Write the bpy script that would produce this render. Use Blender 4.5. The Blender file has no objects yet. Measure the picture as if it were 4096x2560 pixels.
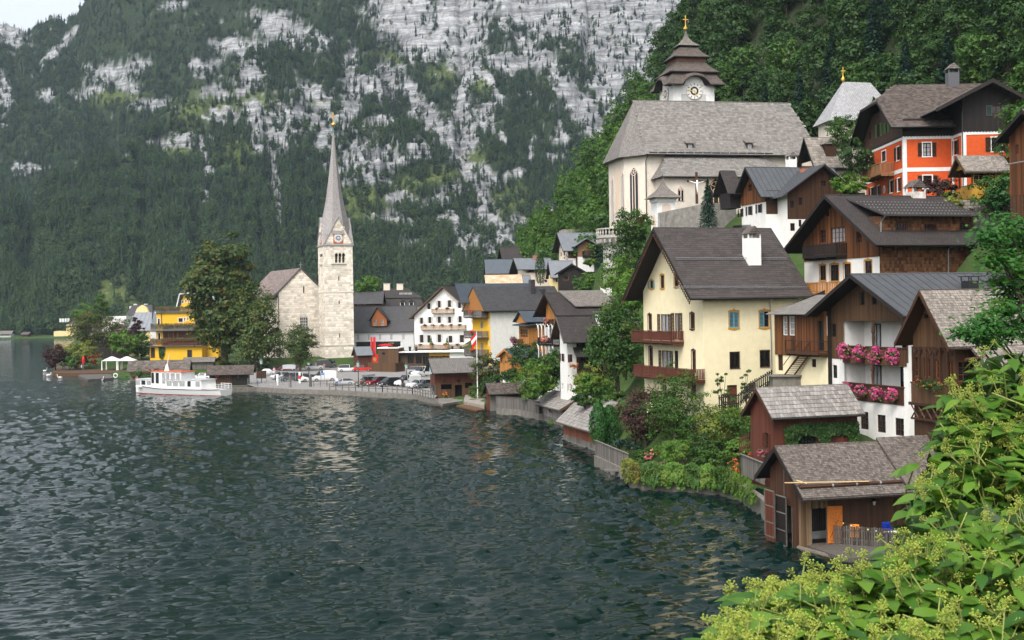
import bpy,bmesh,math,random
import numpy as np
from mathutils import Vector,Matrix
R = math.radians
rng = random.Random(7);nr = np.random.RandomState(7)
sc = bpy.context.scene;col = sc.collection
# ---------------------------------------------------------------- camera, sky, sun, exposure
F,CX,HY,CH,ROLL = 5200.,2048.,1225.,15.,.016     # focal length and principal point in photo pixels, eye height above the lake
cam = bpy.data.cameras.new('camera');co = bpy.data.objects.new('camera',cam);col.objects.link(co);sc.camera = co
cam.sensor_width = 36;cam.lens = F / 4096 * 36;cam.shift_y = -(1280 - HY) / 4096
cam.clip_start = .3;cam.clip_end = 9000
co.matrix_world = Matrix.Translation((0,0,CH)) @ Matrix.Rotation(R(90),4,'X') @ Matrix.Rotation(-ROLL,4,'Z')
cam.dof.use_dof = True;cam.dof.focus_distance = 120;cam.dof.aperture_fstop = 9.5
SUN_EL,SUN_AZ = 52,205        # degrees; azimuth clockwise from +Y: behind the camera, a little to the left
wd = bpy.data.worlds.new('World');sc.world = wd;wd.use_nodes = True
nt = wd.node_tree;bg = nt.nodes['Background']
sky = nt.nodes.new('ShaderNodeTexSky');sky.sky_type = 'NISHITA';sky.sun_disc = False
sky.sun_elevation = R(SUN_EL);sky.sun_rotation = R(SUN_AZ);sky.air_density = 1.2;sky.dust_density = 5;sky.ozone_density = 1
hsv = nt.nodes.new('ShaderNodeHueSaturation');hsv.inputs['Saturation'].default_value = .3   # bright cloud cover
nt.links.new(sky.outputs[0],hsv.inputs['Color']);nt.links.new(hsv.outputs[0],bg.inputs[0]);bg.inputs[1].default_value = .15
sl = bpy.data.lights.new('sun','SUN');so = bpy.data.objects.new('sun',sl);col.objects.link(so)
sl.energy = .75;sl.angle = R(20);sl.color = (1,.96,.9)
so.rotation_euler = (R(90 - SUN_EL),0,R(180 - SUN_AZ));so.location = (-30,-40,90)
sc.view_settings.view_transform = 'Standard';sc.view_settings.look = 'None';sc.view_settings.exposure = 1.08;sc.view_settings.gamma = 1
sc.view_settings.use_curve_mapping = False
sc.cycles.use_denoising = True;sc.cycles.max_bounces = 6;sc.cycles.diffuse_bounces = 2;sc.cycles.glossy_bounces = 2
sc.cycles.transparent_max_bounces = 6;sc.cycles.volume_bounces = 0;sc.cycles.caustics_reflective = False;sc.cycles.caustics_refractive = False
# ---------------------------------------------------------------- photo measurements -> real points
CR,SR = math.cos(ROLL),math.sin(ROLL)
def tr(px,py):
    x,y = px - CX,py - HY
    return (x * CR - y * SR) / F,-(x * SR + y * CR) / F
def P(px,py,d):
    a,b = tr(px,py);return Vector((a * d,d,CH + b * d))
def GW(px,py,z=0):                    # point at height z seen at that pixel
    a,b = tr(px,py);d = (z - CH) / b;return Vector((a * d,d,z))
def proj(x,y,z):                      # arrays -> photo pixels
    a = x / y * F;b = -(z - CH) / y * F
    return CX + a * CR + b * SR,HY - a * SR + b * CR
def zc(ox,oy,s): return lambda x,y: (ox + x / s,oy + y / s)
z1 = zc(0,900,2.016);z2 = zc(700,900,2.016);z3 = zc(1350,1050,2.52);z4 = zc(1900,850,1.8894);z5 = zc(2350,50,1.68)
z6 = zc(3200,200,1.8895);z7 = zc(2450,850,1.8894);z8 = zc(3000,700,1.8896);b1 = zc(3000,1400,1.8896);b2 = zc(2100,1450,2.326)
b3 = zc(2800,1700,1.7585);b7 = zc(500,1350,3.025);b8 = zc(1000,1350,3.025);c1 = zc(160,1100,3.27);c2 = zc(1900,1100,3.286)
c3 = zc(2350,1200,3.024);c4 = zc(3700,250,2.326);zp = zc(0,0,1)
# ---------------------------------------------------------------- materials
MATS = {}
def node(nt,t,**kw):
    n = nt.nodes.new('ShaderNode' + t)
    for k,v in kw.items():
        if k[0] == '_': setattr(n,k[1:],v)
        else:
            i = n.inputs[k if not k.startswith('i') or not k[1:].isdigit() else int(k[1:])]
            if isinstance(v,bpy.types.NodeSocket): nt.links.new(v,i)
            else: i.default_value = v
    return n
def c4_(c): return (*c,1) if len(c) == 3 else c
def base(name):
    m = bpy.data.materials.new(name);m.use_nodes = True;MATS[name] = m
    return m,m.node_tree,m.node_tree.nodes['Principled BSDF']
def rnd(nt):                             # one random number for each loose piece
    g = node(nt,'NewGeometry');o = node(nt,'ObjectInfo')
    a = node(nt,'Math',_operation='ADD',i0=g.outputs['Random Per Island'],i1=o.outputs['Random'])
    return node(nt,'Math',_operation='FRACT',i0=a.outputs[0]).outputs[0]
def finish(nt,b,c,rough,spec,met,bh,bump,vary,dist=.02):
    if vary:
        r = rnd(nt);mr = node(nt,'MapRange',i0=r,i3=1 - vary,i4=1 + vary)
        c = node(nt,'HueSaturation',Color=c,Value=mr.outputs[0]).outputs[0]
    if isinstance(c,bpy.types.NodeSocket): nt.links.new(c,b.inputs['Base Color'])
    else: b.inputs['Base Color'].default_value = c4_(c)
    b.inputs['Roughness'].default_value = rough;b.inputs['Specular IOR Level'].default_value = spec;b.inputs['Metallic'].default_value = met
    if bump:
        bn = node(nt,'Bump',Strength=bump,Distance=dist,Height=bh);nt.links.new(bn.outputs[0],b.inputs['Normal'])
def uvs(nt,stretch):
    t = node(nt,'TexCoord');return node(nt,'Mapping',Vector=t.outputs['UV'],Scale=stretch).outputs[0]
def mixc(nt,f,a,b_,mode='MIX'):
    n = node(nt,'Mix',_data_type='RGBA',_blend_type=mode)
    for i,v in ((0,f),(6,a),(7,b_)):
        if isinstance(v,bpy.types.NodeSocket): nt.links.new(v,n.inputs[i])
        else: n.inputs[i].default_value = c4_(v) if isinstance(v,tuple) else v
    return n.outputs[2]
def ramp(nt,f,lo,hi): return node(nt,'MapRange',i0=f,i1=lo,i2=hi).outputs[0]
def surf(name,c1,c2=None,scale=2.,rough=.85,spec=.3,met=0,bump=.25,stretch=(1,1,1),vary=0,stain=0,stainc=(.12,.1,.08)):
    if name in MATS: return MATS[name]
    m,nt,b = base(name);c2 = c2 or tuple(x * .78 for x in c1)
    v = uvs(nt,stretch)
    n = node(nt,'TexNoise',Vector=v,Scale=scale,Detail=8.,Roughness=.65)
    c = mixc(nt,ramp(nt,n.outputs[0],.35,.68),c1,c2)
    if stain:
        v2 = uvs(nt,(1.3,.25,1));n2 = node(nt,'TexNoise',Vector=v2,Scale=1.2,Detail=6.,Roughness=.7)
        c = mixc(nt,node(nt,'Math',_operation='MULTIPLY',i0=ramp(nt,n2.outputs[0],.52,.75),i1=stain).outputs[0],c,stainc)
    finish(nt,b,c,rough,spec,met,n.outputs[0],bump,vary)
    return m
def brick(name,c1,c2,gap,bw,bh,ms=.02,off=.5,rough=.85,bump=.6,grain=.35,stretch=(1,6,1),stain=0,stainc=(.03,.03,.03),spec=.3,gs=4.):
    """courses of shingles, stones or boards for surfaces too far away to tell the pieces apart"""
    if name in MATS: return MATS[name]
    m,nt,b = base(name)
    v = uvs(nt,(1,1,1))
    t = node(nt,'TexBrick',Vector=v,Color1=c4_(c1),Color2=c4_(c2),Mortar=c4_(gap),Scale=1.,_offset=off)
    t.inputs['Mortar Size'].default_value = ms;t.inputs['Mortar Smooth'].default_value = .3;t.inputs['Brick Width'].default_value = bw;t.inputs['Row Height'].default_value = bh
    n = node(nt,'TexNoise',Vector=uvs(nt,stretch),Scale=gs,Detail=8.,Roughness=.7)
    c = mixc(nt,grain,t.outputs[0],mixc(nt,1.,t.outputs[0],node(nt,'MapRange',i0=n.outputs[0],i1=.3,i2=.7,i3=.25,i4=1.9).outputs[0],'MULTIPLY'))
    if stain:
        n2 = node(nt,'TexNoise',Vector=uvs(nt,(1,.5,1)),Scale=.5,Detail=6.,Roughness=.75)
        c = mixc(nt,node(nt,'Math',_operation='MULTIPLY',i0=ramp(nt,n2.outputs[0],.45,.7),i1=stain).outputs[0],c,stainc)
    h = node(nt,'Math',_operation='SUBTRACT',i0=1.,i1=t.outputs[1])
    finish(nt,b,c,rough,spec,0,h.outputs[0],bump,0)
    return m
def plain(name,c,rough=.6,spec=.4,met=0,vary=0,emit=0):
    if name in MATS: return MATS[name]
    m,nt,b = base(name);finish(nt,b,c4_(c) if not vary else node(nt,'RGB').outputs[0],rough,spec,met,None,0,0)
    n = node(nt,'TexNoise',Vector=uvs(nt,(1,1,1)),Scale=5.,Detail=4.)
    cc = mixc(nt,ramp(nt,n.outputs[0],.3,.7),c,tuple(x * .85 for x in c))
    finish(nt,b,cc,rough,spec,met,None,0,vary)
    return m
def leafm(name,c1,c2,c3=None,trans=.3,rough=.5,whole=False):
    if name in MATS: return MATS[name]
    m,nt,b = base(name);r = node(nt,'ObjectInfo').outputs['Random'] if whole else rnd(nt)
    c = mixc(nt,r,c1,c2)
    if c3:
        g = node(nt,'TexNoise',Vector=node(nt,'TexCoord').outputs['Object'],Scale=.5,Detail=3.)
        c = mixc(nt,ramp(nt,g.outputs[0],.52,.7),c,c3)
    finish(nt,b,c,rough,.25,0,None,0,0)
    tl = node(nt,'BsdfTranslucent',Color=mixc(nt,1.,c,(1.25,1.3,.7),'MULTIPLY'));mx = node(nt,'MixShader',i0=trans,i1=b.outputs[0],i2=tl.outputs[0])
    nt.links.new(mx.outputs[0],nt.nodes['Material Output'].inputs[0])
    return m
# ---------------------------------------------------------------- objects
def tag(o,label=None,cat=None,group=None,kind=None):
    for k,v in (('label',label),('category',cat),('group',group),('kind',kind)):
        if v: o[k] = v
    return o
def empty(name,loc,rz=0,label=None,cat=None,group=None,parent=None):
    o = bpy.data.objects.new(name,None);col.objects.link(o);o.location = loc;o.rotation_euler = (0,0,rz);o.empty_display_size = .3
    o.parent = parent
    return tag(o,label,cat,group)
def link(name,me,parent=None,M=None):
    o = bpy.data.objects.new(name,me);col.objects.link(o);o.parent = parent
    if M is not None: o.matrix_local = M
    return o
def copy_tree(o,parent=None):
    c = o.copy();col.objects.link(c);c.parent = parent
    for ch in o.children: copy_tree(ch,c)
    return c
def mesh(name,V,Fc,mats,mi=None,smooth=False,uv=True):
    me = bpy.data.meshes.new(name)
    if isinstance(V,np.ndarray): V = V.tolist()
    me.from_pydata(V,[],Fc)
    for m in (mats if isinstance(mats,(list,tuple)) else [mats]): me.materials.append(m)
    n = len(me.polygons)
    if mi is not None: me.polygons.foreach_set('material_index',mi)
    if smooth: me.polygons.foreach_set('use_smooth',[True] * n)
    if uv and n:
        nrm = np.empty(n * 3);me.polygons.foreach_get('normal',nrm);nrm = nrm.reshape(-1,3)
        tot = np.empty(n,int);me.polygons.foreach_get('loop_total',tot)
        lv = np.empty(len(me.loops),int);me.loops.foreach_get('vertex_index',lv)
        co_ = np.empty(len(me.vertices) * 3);me.vertices.foreach_get('co',co_);co_ = co_.reshape(-1,3)
        h = np.stack([-nrm[:,1],nrm[:,0],0 * nrm[:,0]],1);L = np.linalg.norm(h,axis=1)
        h[L < .05] = (1,0,0);h /= np.linalg.norm(h,axis=1)[:,None]
        s = np.cross(nrm,h);hh = np.repeat(h,tot,0);ss = np.repeat(s,tot,0);p = co_[lv]
        U = np.stack([(p * hh).sum(1),(p * ss).sum(1)],1)
        me.uv_layers.new(name='uv').data.foreach_set('uv',U.ravel())
    me.update()
    return me
class MB:
    def __init__(s): s.v = [];s.f = [];s.m = []
    def add(s,vs,fs,mi=0):
        k = len(s.v);s.v += [tuple(v) for v in vs];s.f += [tuple(i + k for i in f) for f in fs];s.m += [mi] * len(fs);return s
    def box(s,x0,x1,y0,y1,z0,z1,mi=0,M=None):
        vs = [Vector((x,y,z)) for z in (z0,z1) for y in (y0,y1) for x in (x0,x1)]
        if M is not None: vs = [M @ v for v in vs]
        return s.add(vs,[(0,2,3,1),(4,5,7,6),(0,1,5,4),(2,6,7,3),(0,4,6,2),(1,3,7,5)],mi)
    def prism(s,pts,fn,a0,a1,mi=0):            # polygon extruded from a0 to a1; fn(p, q, a) -> xyz
        n = len(pts);vs = [fn(p,q,a0) for p,q in pts] + [fn(p,q,a1) for p,q in pts]
        return s.add(vs,[tuple(range(n))[::-1],tuple(range(n,2 * n))] + [(i,(i + 1) % n,(i + 1) % n + n,i + n) for i in range(n)],mi)
    def tube(s,pts,r,n=6,mi=0,cap=True):
        pts = [Vector(p) for p in pts];rr = r if isinstance(r,(list,tuple)) else [r] * len(pts);vs = [];fs = []
        for i,p in enumerate(pts):
            t = (pts[min(i + 1,len(pts) - 1)] - pts[max(i - 1,0)]).normalized()
            a = t.orthogonal().normalized() if abs(t.z) > .95 else t.cross(Vector((0,0,1))).normalized();b = t.cross(a)
            vs += [p + (a * math.cos(k * 6.2832 / n) + b * math.sin(k * 6.2832 / n)) * rr[i] for k in range(n)]
        for i in range(len(pts) - 1):
            fs += [(i * n + k,i * n + (k + 1) % n,(i + 1) * n + (k + 1) % n,(i + 1) * n + k) for k in range(n)]
        if cap: fs += [tuple(range(n))[::-1],tuple(range(len(vs) - n,len(vs)))]
        return s.add(vs,fs,mi)
    def lathe(s,prof,n=12,c=(0,0,0),mi=0,ph=0):
        vs = [];fs = []
        for r,z in prof: vs += [(c[0] + r * math.cos(ph + k * 6.2832 / n),c[1] + r * math.sin(ph + k * 6.2832 / n),c[2] + z) for k in range(n)]
        for i in range(len(prof) - 1): fs += [(i * n + k,i * n + (k + 1) % n,(i + 1) * n + (k + 1) % n,(i + 1) * n + k) for k in range(n)]
        fs += [tuple(range(n))[::-1],tuple(range(len(vs) - n,len(vs)))]
        return s.add(vs,fs,mi)
    def build(s,name,mats,parent=None,M=None,smooth=False):
        return link(name,mesh(name,s.v,s.f,mats,s.m,smooth),parent,M)
def boxm(name,mat,parent,*b): return MB().box(*b).build(name,mat,parent)
def thing(o,label,cat,group=None): return tag(o,label,cat,group)
# value noise
def hsh(ix,iy,s):
    n = (ix * 374761393 + iy * 668265263 + s * 974634361) & 0x7fffffff
    n = ((n ^ (n >> 13)) * 1274126177) & 0x7fffffff
    return ((n ^ (n >> 16)) & 0xffff) / 65535.
def vnoise(x,y,s=0):
    x = np.asarray(x,float);y = np.asarray(y,float);ix = np.floor(x).astype(np.int64);iy = np.floor(y).astype(np.int64)
    fx = x - ix;fy = y - iy;fx = fx * fx * (3 - 2 * fx);fy = fy * fy * (3 - 2 * fy)
    return (hsh(ix,iy,s) * (1 - fx) + hsh(ix + 1,iy,s) * fx) * (1 - fy) + (hsh(ix,iy + 1,s) * (1 - fx) + hsh(ix + 1,iy + 1,s) * fx) * fy
def fbm(x,y,s=0,o=5,g=.5):
    r = 0;a = 1;t = 0
    for k in range(o): r = r + a * vnoise(x,y,s + k);t += a;a *= g;x = x * 2.03 + 5;y = y * 2.03 + 9
    return r / t
def grid(name,X,Y,Z,mats,smooth=True):
    n,m = X.shape;V = np.stack([X.ravel(),Y.ravel(),Z.ravel()],1)
    I = np.arange(n * m).reshape(n,m);Q = np.stack([I[:-1,:-1],I[:-1,1:],I[1:,1:],I[1:,:-1]],-1).reshape(-1,4)
    me = bpy.data.meshes.new(name);me.vertices.add(len(V));me.vertices.foreach_set('co',V.ravel())
    me.loops.add(Q.size);me.loops.foreach_set('vertex_index',Q.ravel());me.polygons.add(len(Q))
    me.polygons.foreach_set('loop_start',np.arange(0,Q.size,4));me.polygons.foreach_set('loop_total',np.full(len(Q),4))
    me.update(calc_edges=True);me.polygons.foreach_set('use_smooth',np.full(len(Q),smooth))
    for m_ in mats: me.materials.append(m_)
    return link(name,me)
def leaves(name,C,N,S,mat,aspect=.5,seed=0,droop=None):
    """many small leaf-sized faces in one mesh"""
    r = np.random.RandomState(seed);n = len(C);N = N / (np.linalg.norm(N,axis=1)[:,None] + 1e-9)
    T = r.normal(size=(n,3)) if droop is None else r.normal(size=(n,3)) * .35 + droop
    T -= (T * N).sum(1)[:,None] * N;T /= np.linalg.norm(T,axis=1)[:,None] + 1e-9;B = np.cross(N,T);S = S[:,None]
    V = np.stack([C - T * S,C + B * S * aspect - T * S * .1,C + T * S,C - B * S * aspect - T * S * .1],1).reshape(-1,3)
    me = bpy.data.meshes.new(name);me.vertices.add(n * 4);me.vertices.foreach_set('co',V.ravel())
    me.loops.add(n * 4);me.loops.foreach_set('vertex_index',np.arange(n * 4));me.polygons.add(n)
    me.polygons.foreach_set('loop_start',np.arange(0,n * 4,4));me.polygons.foreach_set('loop_total',np.full(n,4));me.update(calc_edges=True)
    me.materials.append(mat);return me
# ---------------------------------------------------------------- the lake
def water_mat():
    m,nt,b = base('lake_water')
    t = node(nt,'TexCoord').outputs['Object'];hs = []
    for sx,sy,rot,s,d,k in ((1,1.8,.3,.8,2.,.09),(1,1.6,-.2,2.6,2.,.006)):
        mp = node(nt,'Mapping',Vector=t,Rotation=(0,0,rot),Scale=(sx,sy,1))
        n = node(nt,'TexNoise',Vector=mp.outputs[0],Scale=s,Detail=d,Roughness=.55,Distortion=.5)
        hs.append(node(nt,'Math',_operation='MULTIPLY',i0=n.outputs[0],i1=k).outputs[0])
    a = node(nt,'Math',_operation='ADD',i0=hs[0],i1=hs[1])
    rp = node(nt,'Attribute',_attribute_name='ripple');a = node(nt,'Math',_operation='MULTIPLY',i0=a.outputs[0],i1=rp.outputs['Fac'])
    bn = node(nt,'Bump',Strength=1.,Distance=1.,Height=a.outputs[0]);nt.links.new(bn.outputs[0],b.inputs['Normal'])
    b.inputs['Base Color'].default_value = (.001,.0095,.0072,1);b.inputs['Roughness'].default_value = .05;b.inputs['IOR'].default_value = 1.33
    return m
wt = np.concatenate([np.linspace(-.75,-.46,40),np.linspace(-.459,.38,600),np.linspace(.382,.6,20)]);wy = np.concatenate([np.linspace(30,54,40),np.geomspace(54.3,290,720),np.geomspace(291.5,1250,110)]);WT,WY = np.meshgrid(wt,wy);WX = WT * WY;WZ = np.zeros_like(WX);wr = np.random.RandomState(11)
gust = .55 + .9 * fbm(WX * .03 + 7,WY * .045,15,4)
for k in range(34):
    lam = .55 * (3.6 ** wr.random_sample());th = R(-78 + wr.normal() * 22);kx_,ky_ = math.cos(th) * 6.283 / lam,math.sin(th) * 6.283 / lam;ph = wr.uniform(0,6.283)
    amp = .0086 * lam * (1.2 if lam < 1.8 else .7);w = np.clip(1.7 - WY * .0072 / lam,0,1)          # waves finer than the mesh fade out far away, where the bump takes over
    wob = .8 * fbm(WX * .2 / lam + k,WY * .2 / lam,16 + k,2) * 6.283
    u_ = np.sin(kx_ * WX + ky_ * WY + ph + wob);WZ += amp * w * (u_ + .35 * (u_ * u_ - .5))
sg_ = WZ.std(1,keepdims=True) + 1e-4;WN = WZ / sg_;WZ = sg_ * (2. * np.maximum(WN - .3,0) ** 1.2 + .09 * WN)      # wind chop: flat troughs, raised crests
o = grid('lake_water',WX,WY,WZ * gust,[water_mat()]);tag(o,kind='structure')
rp_ = (.13 + 2.4 * np.clip((WY - 130) / 170,0,1)) * (.5 + fbm(WX * .02,WY * .03,18,3));o.data.attributes.new('ripple','FLOAT','POINT').data.foreach_set('value',rp_.ravel())     # the open lake is ruffled, the bay is calmer
# ---------------------------------------------------------------- land: shoreline, village ground, hillside
SHPX = [(3900,2460),(3560,2300),(3270,2225),(3060,2138),(3046,2009),(2917,1953),(2745,1927),(2530,1923),(2478,1880),(2379,1837),(2358,1807),(2259,1760),(2255,1708),
        (2158,1691),(2100,1665),(1941,1641),(1826,1621),(1739,1602),(1652,1586),(1314,1568),(1165,1565),(1023,1555),(920,1562),(640,1530),(518,1516),(300,1499),(185,1496)]
SH = [(p.x,p.y) for p in (GW(*q) for q in SHPX)]
pB = GW(300,1353);pC = GW(-300,1359)
LAND = SH + [(SH[-1][0] - 2,SH[-1][1] + 30),(-138,450),(-192,600),(pB.x,pB.y),(pC.x,pC.y),(-1400,900),(-1400,3000),(900,3000),(900,-60),(6,-60),(6,40)]
def inside(x,y,poly):
    r = np.zeros(np.shape(x),bool);j = len(poly) - 1
    for i in range(len(poly)):
        xi,yi = poly[i];xj,yj = poly[j]
        c = ((yi > y) != (yj > y)) & (x < (xj - xi) * (y - yi) / ((yj - yi) or 1e-9) + xi);r ^= c;j = i
    return r
def segdist(x,y,pl):                   # distance to a polyline and on which side (+ = right of its direction)
    best = np.full(np.shape(x),1e9);sg = np.ones(np.shape(x))
    for (ax,ay),(bx,by) in zip(pl[:-1],pl[1:]):
        dx,dy = bx - ax,by - ay;t = np.clip(((x - ax) * dx + (y - ay) * dy) / (dx * dx + dy * dy),0,1)
        d = np.hypot(x - ax - t * dx,y - ay - t * dy);s = np.sign((x - ax) * dy - (y - ay) * dx)
        sg = np.where(d < best,s,sg);best = np.minimum(d,best)
    return best,sg
HILL = [(52,40),(48,120),(47,150),(39,196),(30,218),(12,262),(-4,330),(-14,460),(-20,900)]
CTRL = [(1000,250,.5),(1300,246,.5),(1300,275,.5),(1600,242,.5),(1600,275,.5),(1300,305,.5),(1600,300,.5),(1100,290,.6),(1050,270,.5),(930,262,.6),(850,270,.8),(850,310,2),(1000,302,1.6),(740,290,1.2),(640,270,.7),(700,312,2.5),(520,315,.6),(450,318,.6),(300,325,.6),(1180,325,3),(1350,330,3),(1650,318,1.5),
        (250,335,1.),(450,345,2.2),(640,345,2.8),(1700,330,3),(2050,205,.8),(2200,185,2),(2300,178,2.5),(2150,208,2.2),(2260,198,3),(2400,168,4.5),(2000,218,1.4),(2100,222,2.5),(2250,215,4),(2350,150,3),(1900,210,.2),(1960,203,.3),(2020,195,.3),(2200,172,.2),(2240,165,0),(2120,186,.4),(1750,232,1.2),(2160,193,1),(2300,165,2.2),(2420,140,1.8),(2500,122,2),(2700,116,2.6),
        (2850,112,3.2),(2750,125,4.8),(2600,135,5),(3060,103,4),(3120,93,3.4),(3000,108,3.4),(3300,83,.0),(3400,79,-.2),(3500,80,-.2),(3450,86,.0),(3380,84,-.2),(3250,80,-.2),(3620,86,2),(3450,97,4.2),(3650,96,4.5),(3300,112,9),(3850,85,6),(3500,112,13),(3700,118,17),
        (3183,125,12),(3350,133,20),(2950,150,17),(3100,150,21),(3300,152,24),(3617,134,25.5),(3900,126,24),(4060,112,21),(4050,130,25),(2500,200,24),(2600,186,27.5),(2800,186,28),(3000,186,28),(3200,190,28.5),
        (2440,200,24),(2420,176,14),(2470,165,9),(2550,140,8),(2130,268,19),(2290,258,21.5),(2250,238,12),(2100,245,7),(2010,318,12),(1700,255,.4),(1750,245,.4),(1850,260,1.2),(1950,250,1.6),(1800,300,2),(1900,290,2.5),(1960,275,4),(1500,340,5),(2350,205,7),(2000,700,10),(1200,700,6),(400,900,8),(800,600,5),(150,800,.8),(60,800,.8),(250,795,.8),(150,830,2)]
CTX = np.array([tr(a,1250)[0] * d for a,d,z in CTRL]);CTY = np.array([d for a,d,z in CTRL],float);CTZ = np.array([z for *_,z in CTRL],float)
def ground(x,y):
    x = np.asarray(x,float);y = np.asarray(y,float);w = 0;zz = 0
    for a,b,c in zip(CTX,CTY,CTZ):
        k = 1 / ((x - a) ** 2 + (y - b) ** 2 + 4) ** 1.6;w = w + k;zz = zz + k * c
    z = zz / w;d,s = segdist(x,y,HILL);h = np.where(s > 0,24 + 1.2 * d,0) * np.clip((y - 100) / 60,0,1)
    h = np.where(y > 230,np.where(s > 0,14 + 1.1 * d + .006 * d * d,0),h)
    h = np.where(y > 345,h * np.clip(1 - (y - 345) / 90,0,1),h)
    return np.maximum(z,h + (fbm(x * .08,y * .08,3) - .5) * 6 * (h > 20))
def gz(x,y): return float(ground(np.array([x]),np.array([y]))[0])
gy = np.concatenate([np.arange(18,360,2.2),np.geomspace(362,1000,60)])
gx = np.concatenate([np.linspace(-620,-112,50),np.arange(-110,120,2.2),np.geomspace(122,500,40)])
GX,GY = np.meshgrid(gx,gy);GZ = ground(GX,GY)
LOTP = [(tr(a,1250)[0] * d,d) for a,d in ((925,250),(930,264),(965,294),(1110,321),(1660,320),(1745,280),(1810,236),(1735,205),(1300,228),(1000,240))]
GZ = np.where(inside(GX,GY,LOTP),np.minimum(GZ,.45),GZ);ins = inside(GX,GY,LAND);sd,_ = segdist(GX,GY,SH)
GZ = np.where(ins,np.where(sd < 2.4,np.minimum(GZ,.15),GZ),-2.5)
mg,nt,b = base('grass_ground')
v = node(nt,'TexCoord').outputs['Object'];n = node(nt,'TexNoise',Vector=v,Scale=.35,Detail=8.,Roughness=.7);n2 = node(nt,'TexNoise',Vector=v,Scale=9.,Detail=4.)
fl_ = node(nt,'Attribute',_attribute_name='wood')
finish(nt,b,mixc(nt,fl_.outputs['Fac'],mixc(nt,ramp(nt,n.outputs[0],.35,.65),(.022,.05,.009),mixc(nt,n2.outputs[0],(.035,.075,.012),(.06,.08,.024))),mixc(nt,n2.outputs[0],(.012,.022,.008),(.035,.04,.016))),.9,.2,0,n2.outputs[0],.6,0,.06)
o = grid('ground',GX,GY,GZ,[mg]);tag(o,kind='structure')
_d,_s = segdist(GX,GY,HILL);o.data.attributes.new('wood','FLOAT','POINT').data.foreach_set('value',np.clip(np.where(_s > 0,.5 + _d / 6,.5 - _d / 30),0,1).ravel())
# ---------------------------------------------------------------- the mountain
def lerp(x,xs,ys): return np.interp(x,xs,ys)
def mtn(t,Y):
    X = t * Y
    w1 = fbm(X * .006 + 3,Y * .006,11,5);w2 = fbm(X * .021,Y * .021,21,5);w3 = fbm(X * .07,Y * .07,31,4)
    eA = lerp(t,[-.5,-.394,-.336,-.23,-.121,-.112,-.0938,-.0573,-.003,.04,.3],[.08,.0958,.1217,.176,.2375,.245,.172,.1125,.028,.0,0])
    eA = eA + (vnoise(t * 60,t * 0 + 3,5) - .5) * .018
    A = 3 + .6 * (Y - 840);Yc = 509 / (.6 - eA);A = np.where(Y > Yc,3 + .6 * (Yc - 840) - .9 * (Y - Yc),A)
    Yb = lerp(t,[-.5,-.2,-.1,0,.3],[1060,1010,960,930,880]);k = lerp(t,[-.4,-.1,0,.3],[.62,.62,.72,.72])
    D = 3 + k * (Y - Yb) + np.clip(Y - 1380,0,600) * lerp(t,[-.5,-.33,-.28,.3],[0,0,.75,.75])      # the upper mountain walls the valley in
    top = lerp(t,[-.5,-.394,-.34,-.325,-.3,.3],[.232,.2375,.243,.25,.62,.75]) * 1500 + 15
    D = np.minimum(D,top + (Y - 1500) * .05)
    z = np.maximum(A,D);up = np.clip((z - 10) / 60,0,1)
    g = np.abs(fbm(t * 24 + w1 * .8,Y * .0022,41,4) - .5)                       # gullies running down the slope
    z = z + up * ((w1 - .5) * 46 + (w2 - .5) * 26 + (w3 - .5) * 9 - 16 * np.clip(.10 - g,0,.1) / .1)
    st = 17.;q = (z + 6 * w2) / st;fr = q - np.floor(q)                          # limestone ledges
    return np.where(z > 25,z + st * .42 * (fr ** 3 - fr) * up,z)
ROCK = [(60,100,55,90),(15,390,35,80),(240,190,100,14,-50),(430,300,105,34),(340,370,70,16),(180,380,22,45,20),(90,680,70,20),(500,345,40,24),(700,575,80,15),(950,190,105,36),(1150,130,130,45,15),(1060,60,90,14),(700,20,60,16),
        (1000,300,60,55),(900,370,90,26),(870,470,70,26),(1180,470,150,60),(1020,470,40,70),(760,550,100,12),(1310,520,40,110),(1400,250,30,60),(1470,350,110,62),(1470,640,150,80),(1350,690,50,50),(1660,600,55,45),(1670,400,30,70,-25),(1700,470,70,40),
        (1600,60,120,95),(1700,170,120,55),(1830,60,95,110),(1850,190,75,70),(1872,280,40,45),(2040,250,70,35),(2150,245,55,40),(1860,470,55,90),(1850,560,60,40),(1720,800,110,24),(1600,800,45,26),(1660,890,60,22),
        (1560,870,70,18),(1850,930,60,25),(1900,990,90,50),(1820,1050,60,26),(1940,880,40,55,-25),(1660,980,70,18),(1580,940,60,16),(2125,590,20,50,15),(2055,690,45,22,-25),(2080,40,90,70),
        (2260,60,200,80),(2480,60,160,90),(2680,90,120,140),(2420,200,80,60),(2580,260,110,110),(2720,330,90,150),(2450,330,70,70),(2260,350,45,75,-30),(2330,450,55,90,-25),(2400,560,50,50,-30),(2480,450,50,50),(2100,170,25,60,-40),(2190,860,30,50),(2010,560,25,18),(2220,640,30,30),(2260,560,24,60,-20),(1240,380,90,40),(1100,560,60,40),(1400,460,50,70),(1560,300,60,40),(1520,500,60,30),(1800,760,50,40),(1950,470,40,60),(1780,880,60,30),(1500,1000,80,16),(620,420,80,22),(820,260,60,26),(560,250,50,20),(1300,180,50,24),(1960,720,30,60,-20),(2080,900,50,26)]
GUL = [([(1000,430),(1080,600),(1108,760),(1120,900)],10),([(1875,310),(1850,380),(1838,450)],13),([(1935,290),(1985,360),(2008,420)],7),([(1700,500),(1800,570),(1882,700),(1926,786),(1970,895),(2030,968)],20),
       ([(800,560),(820,640),(835,700)],8),([(1640,360),(1700,440),(1760,520)],16),([(820,780),(830,800)],9),([(300,110),(240,190),(165,260)],9),([(1010,540),(1030,600)],8)]
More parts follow.
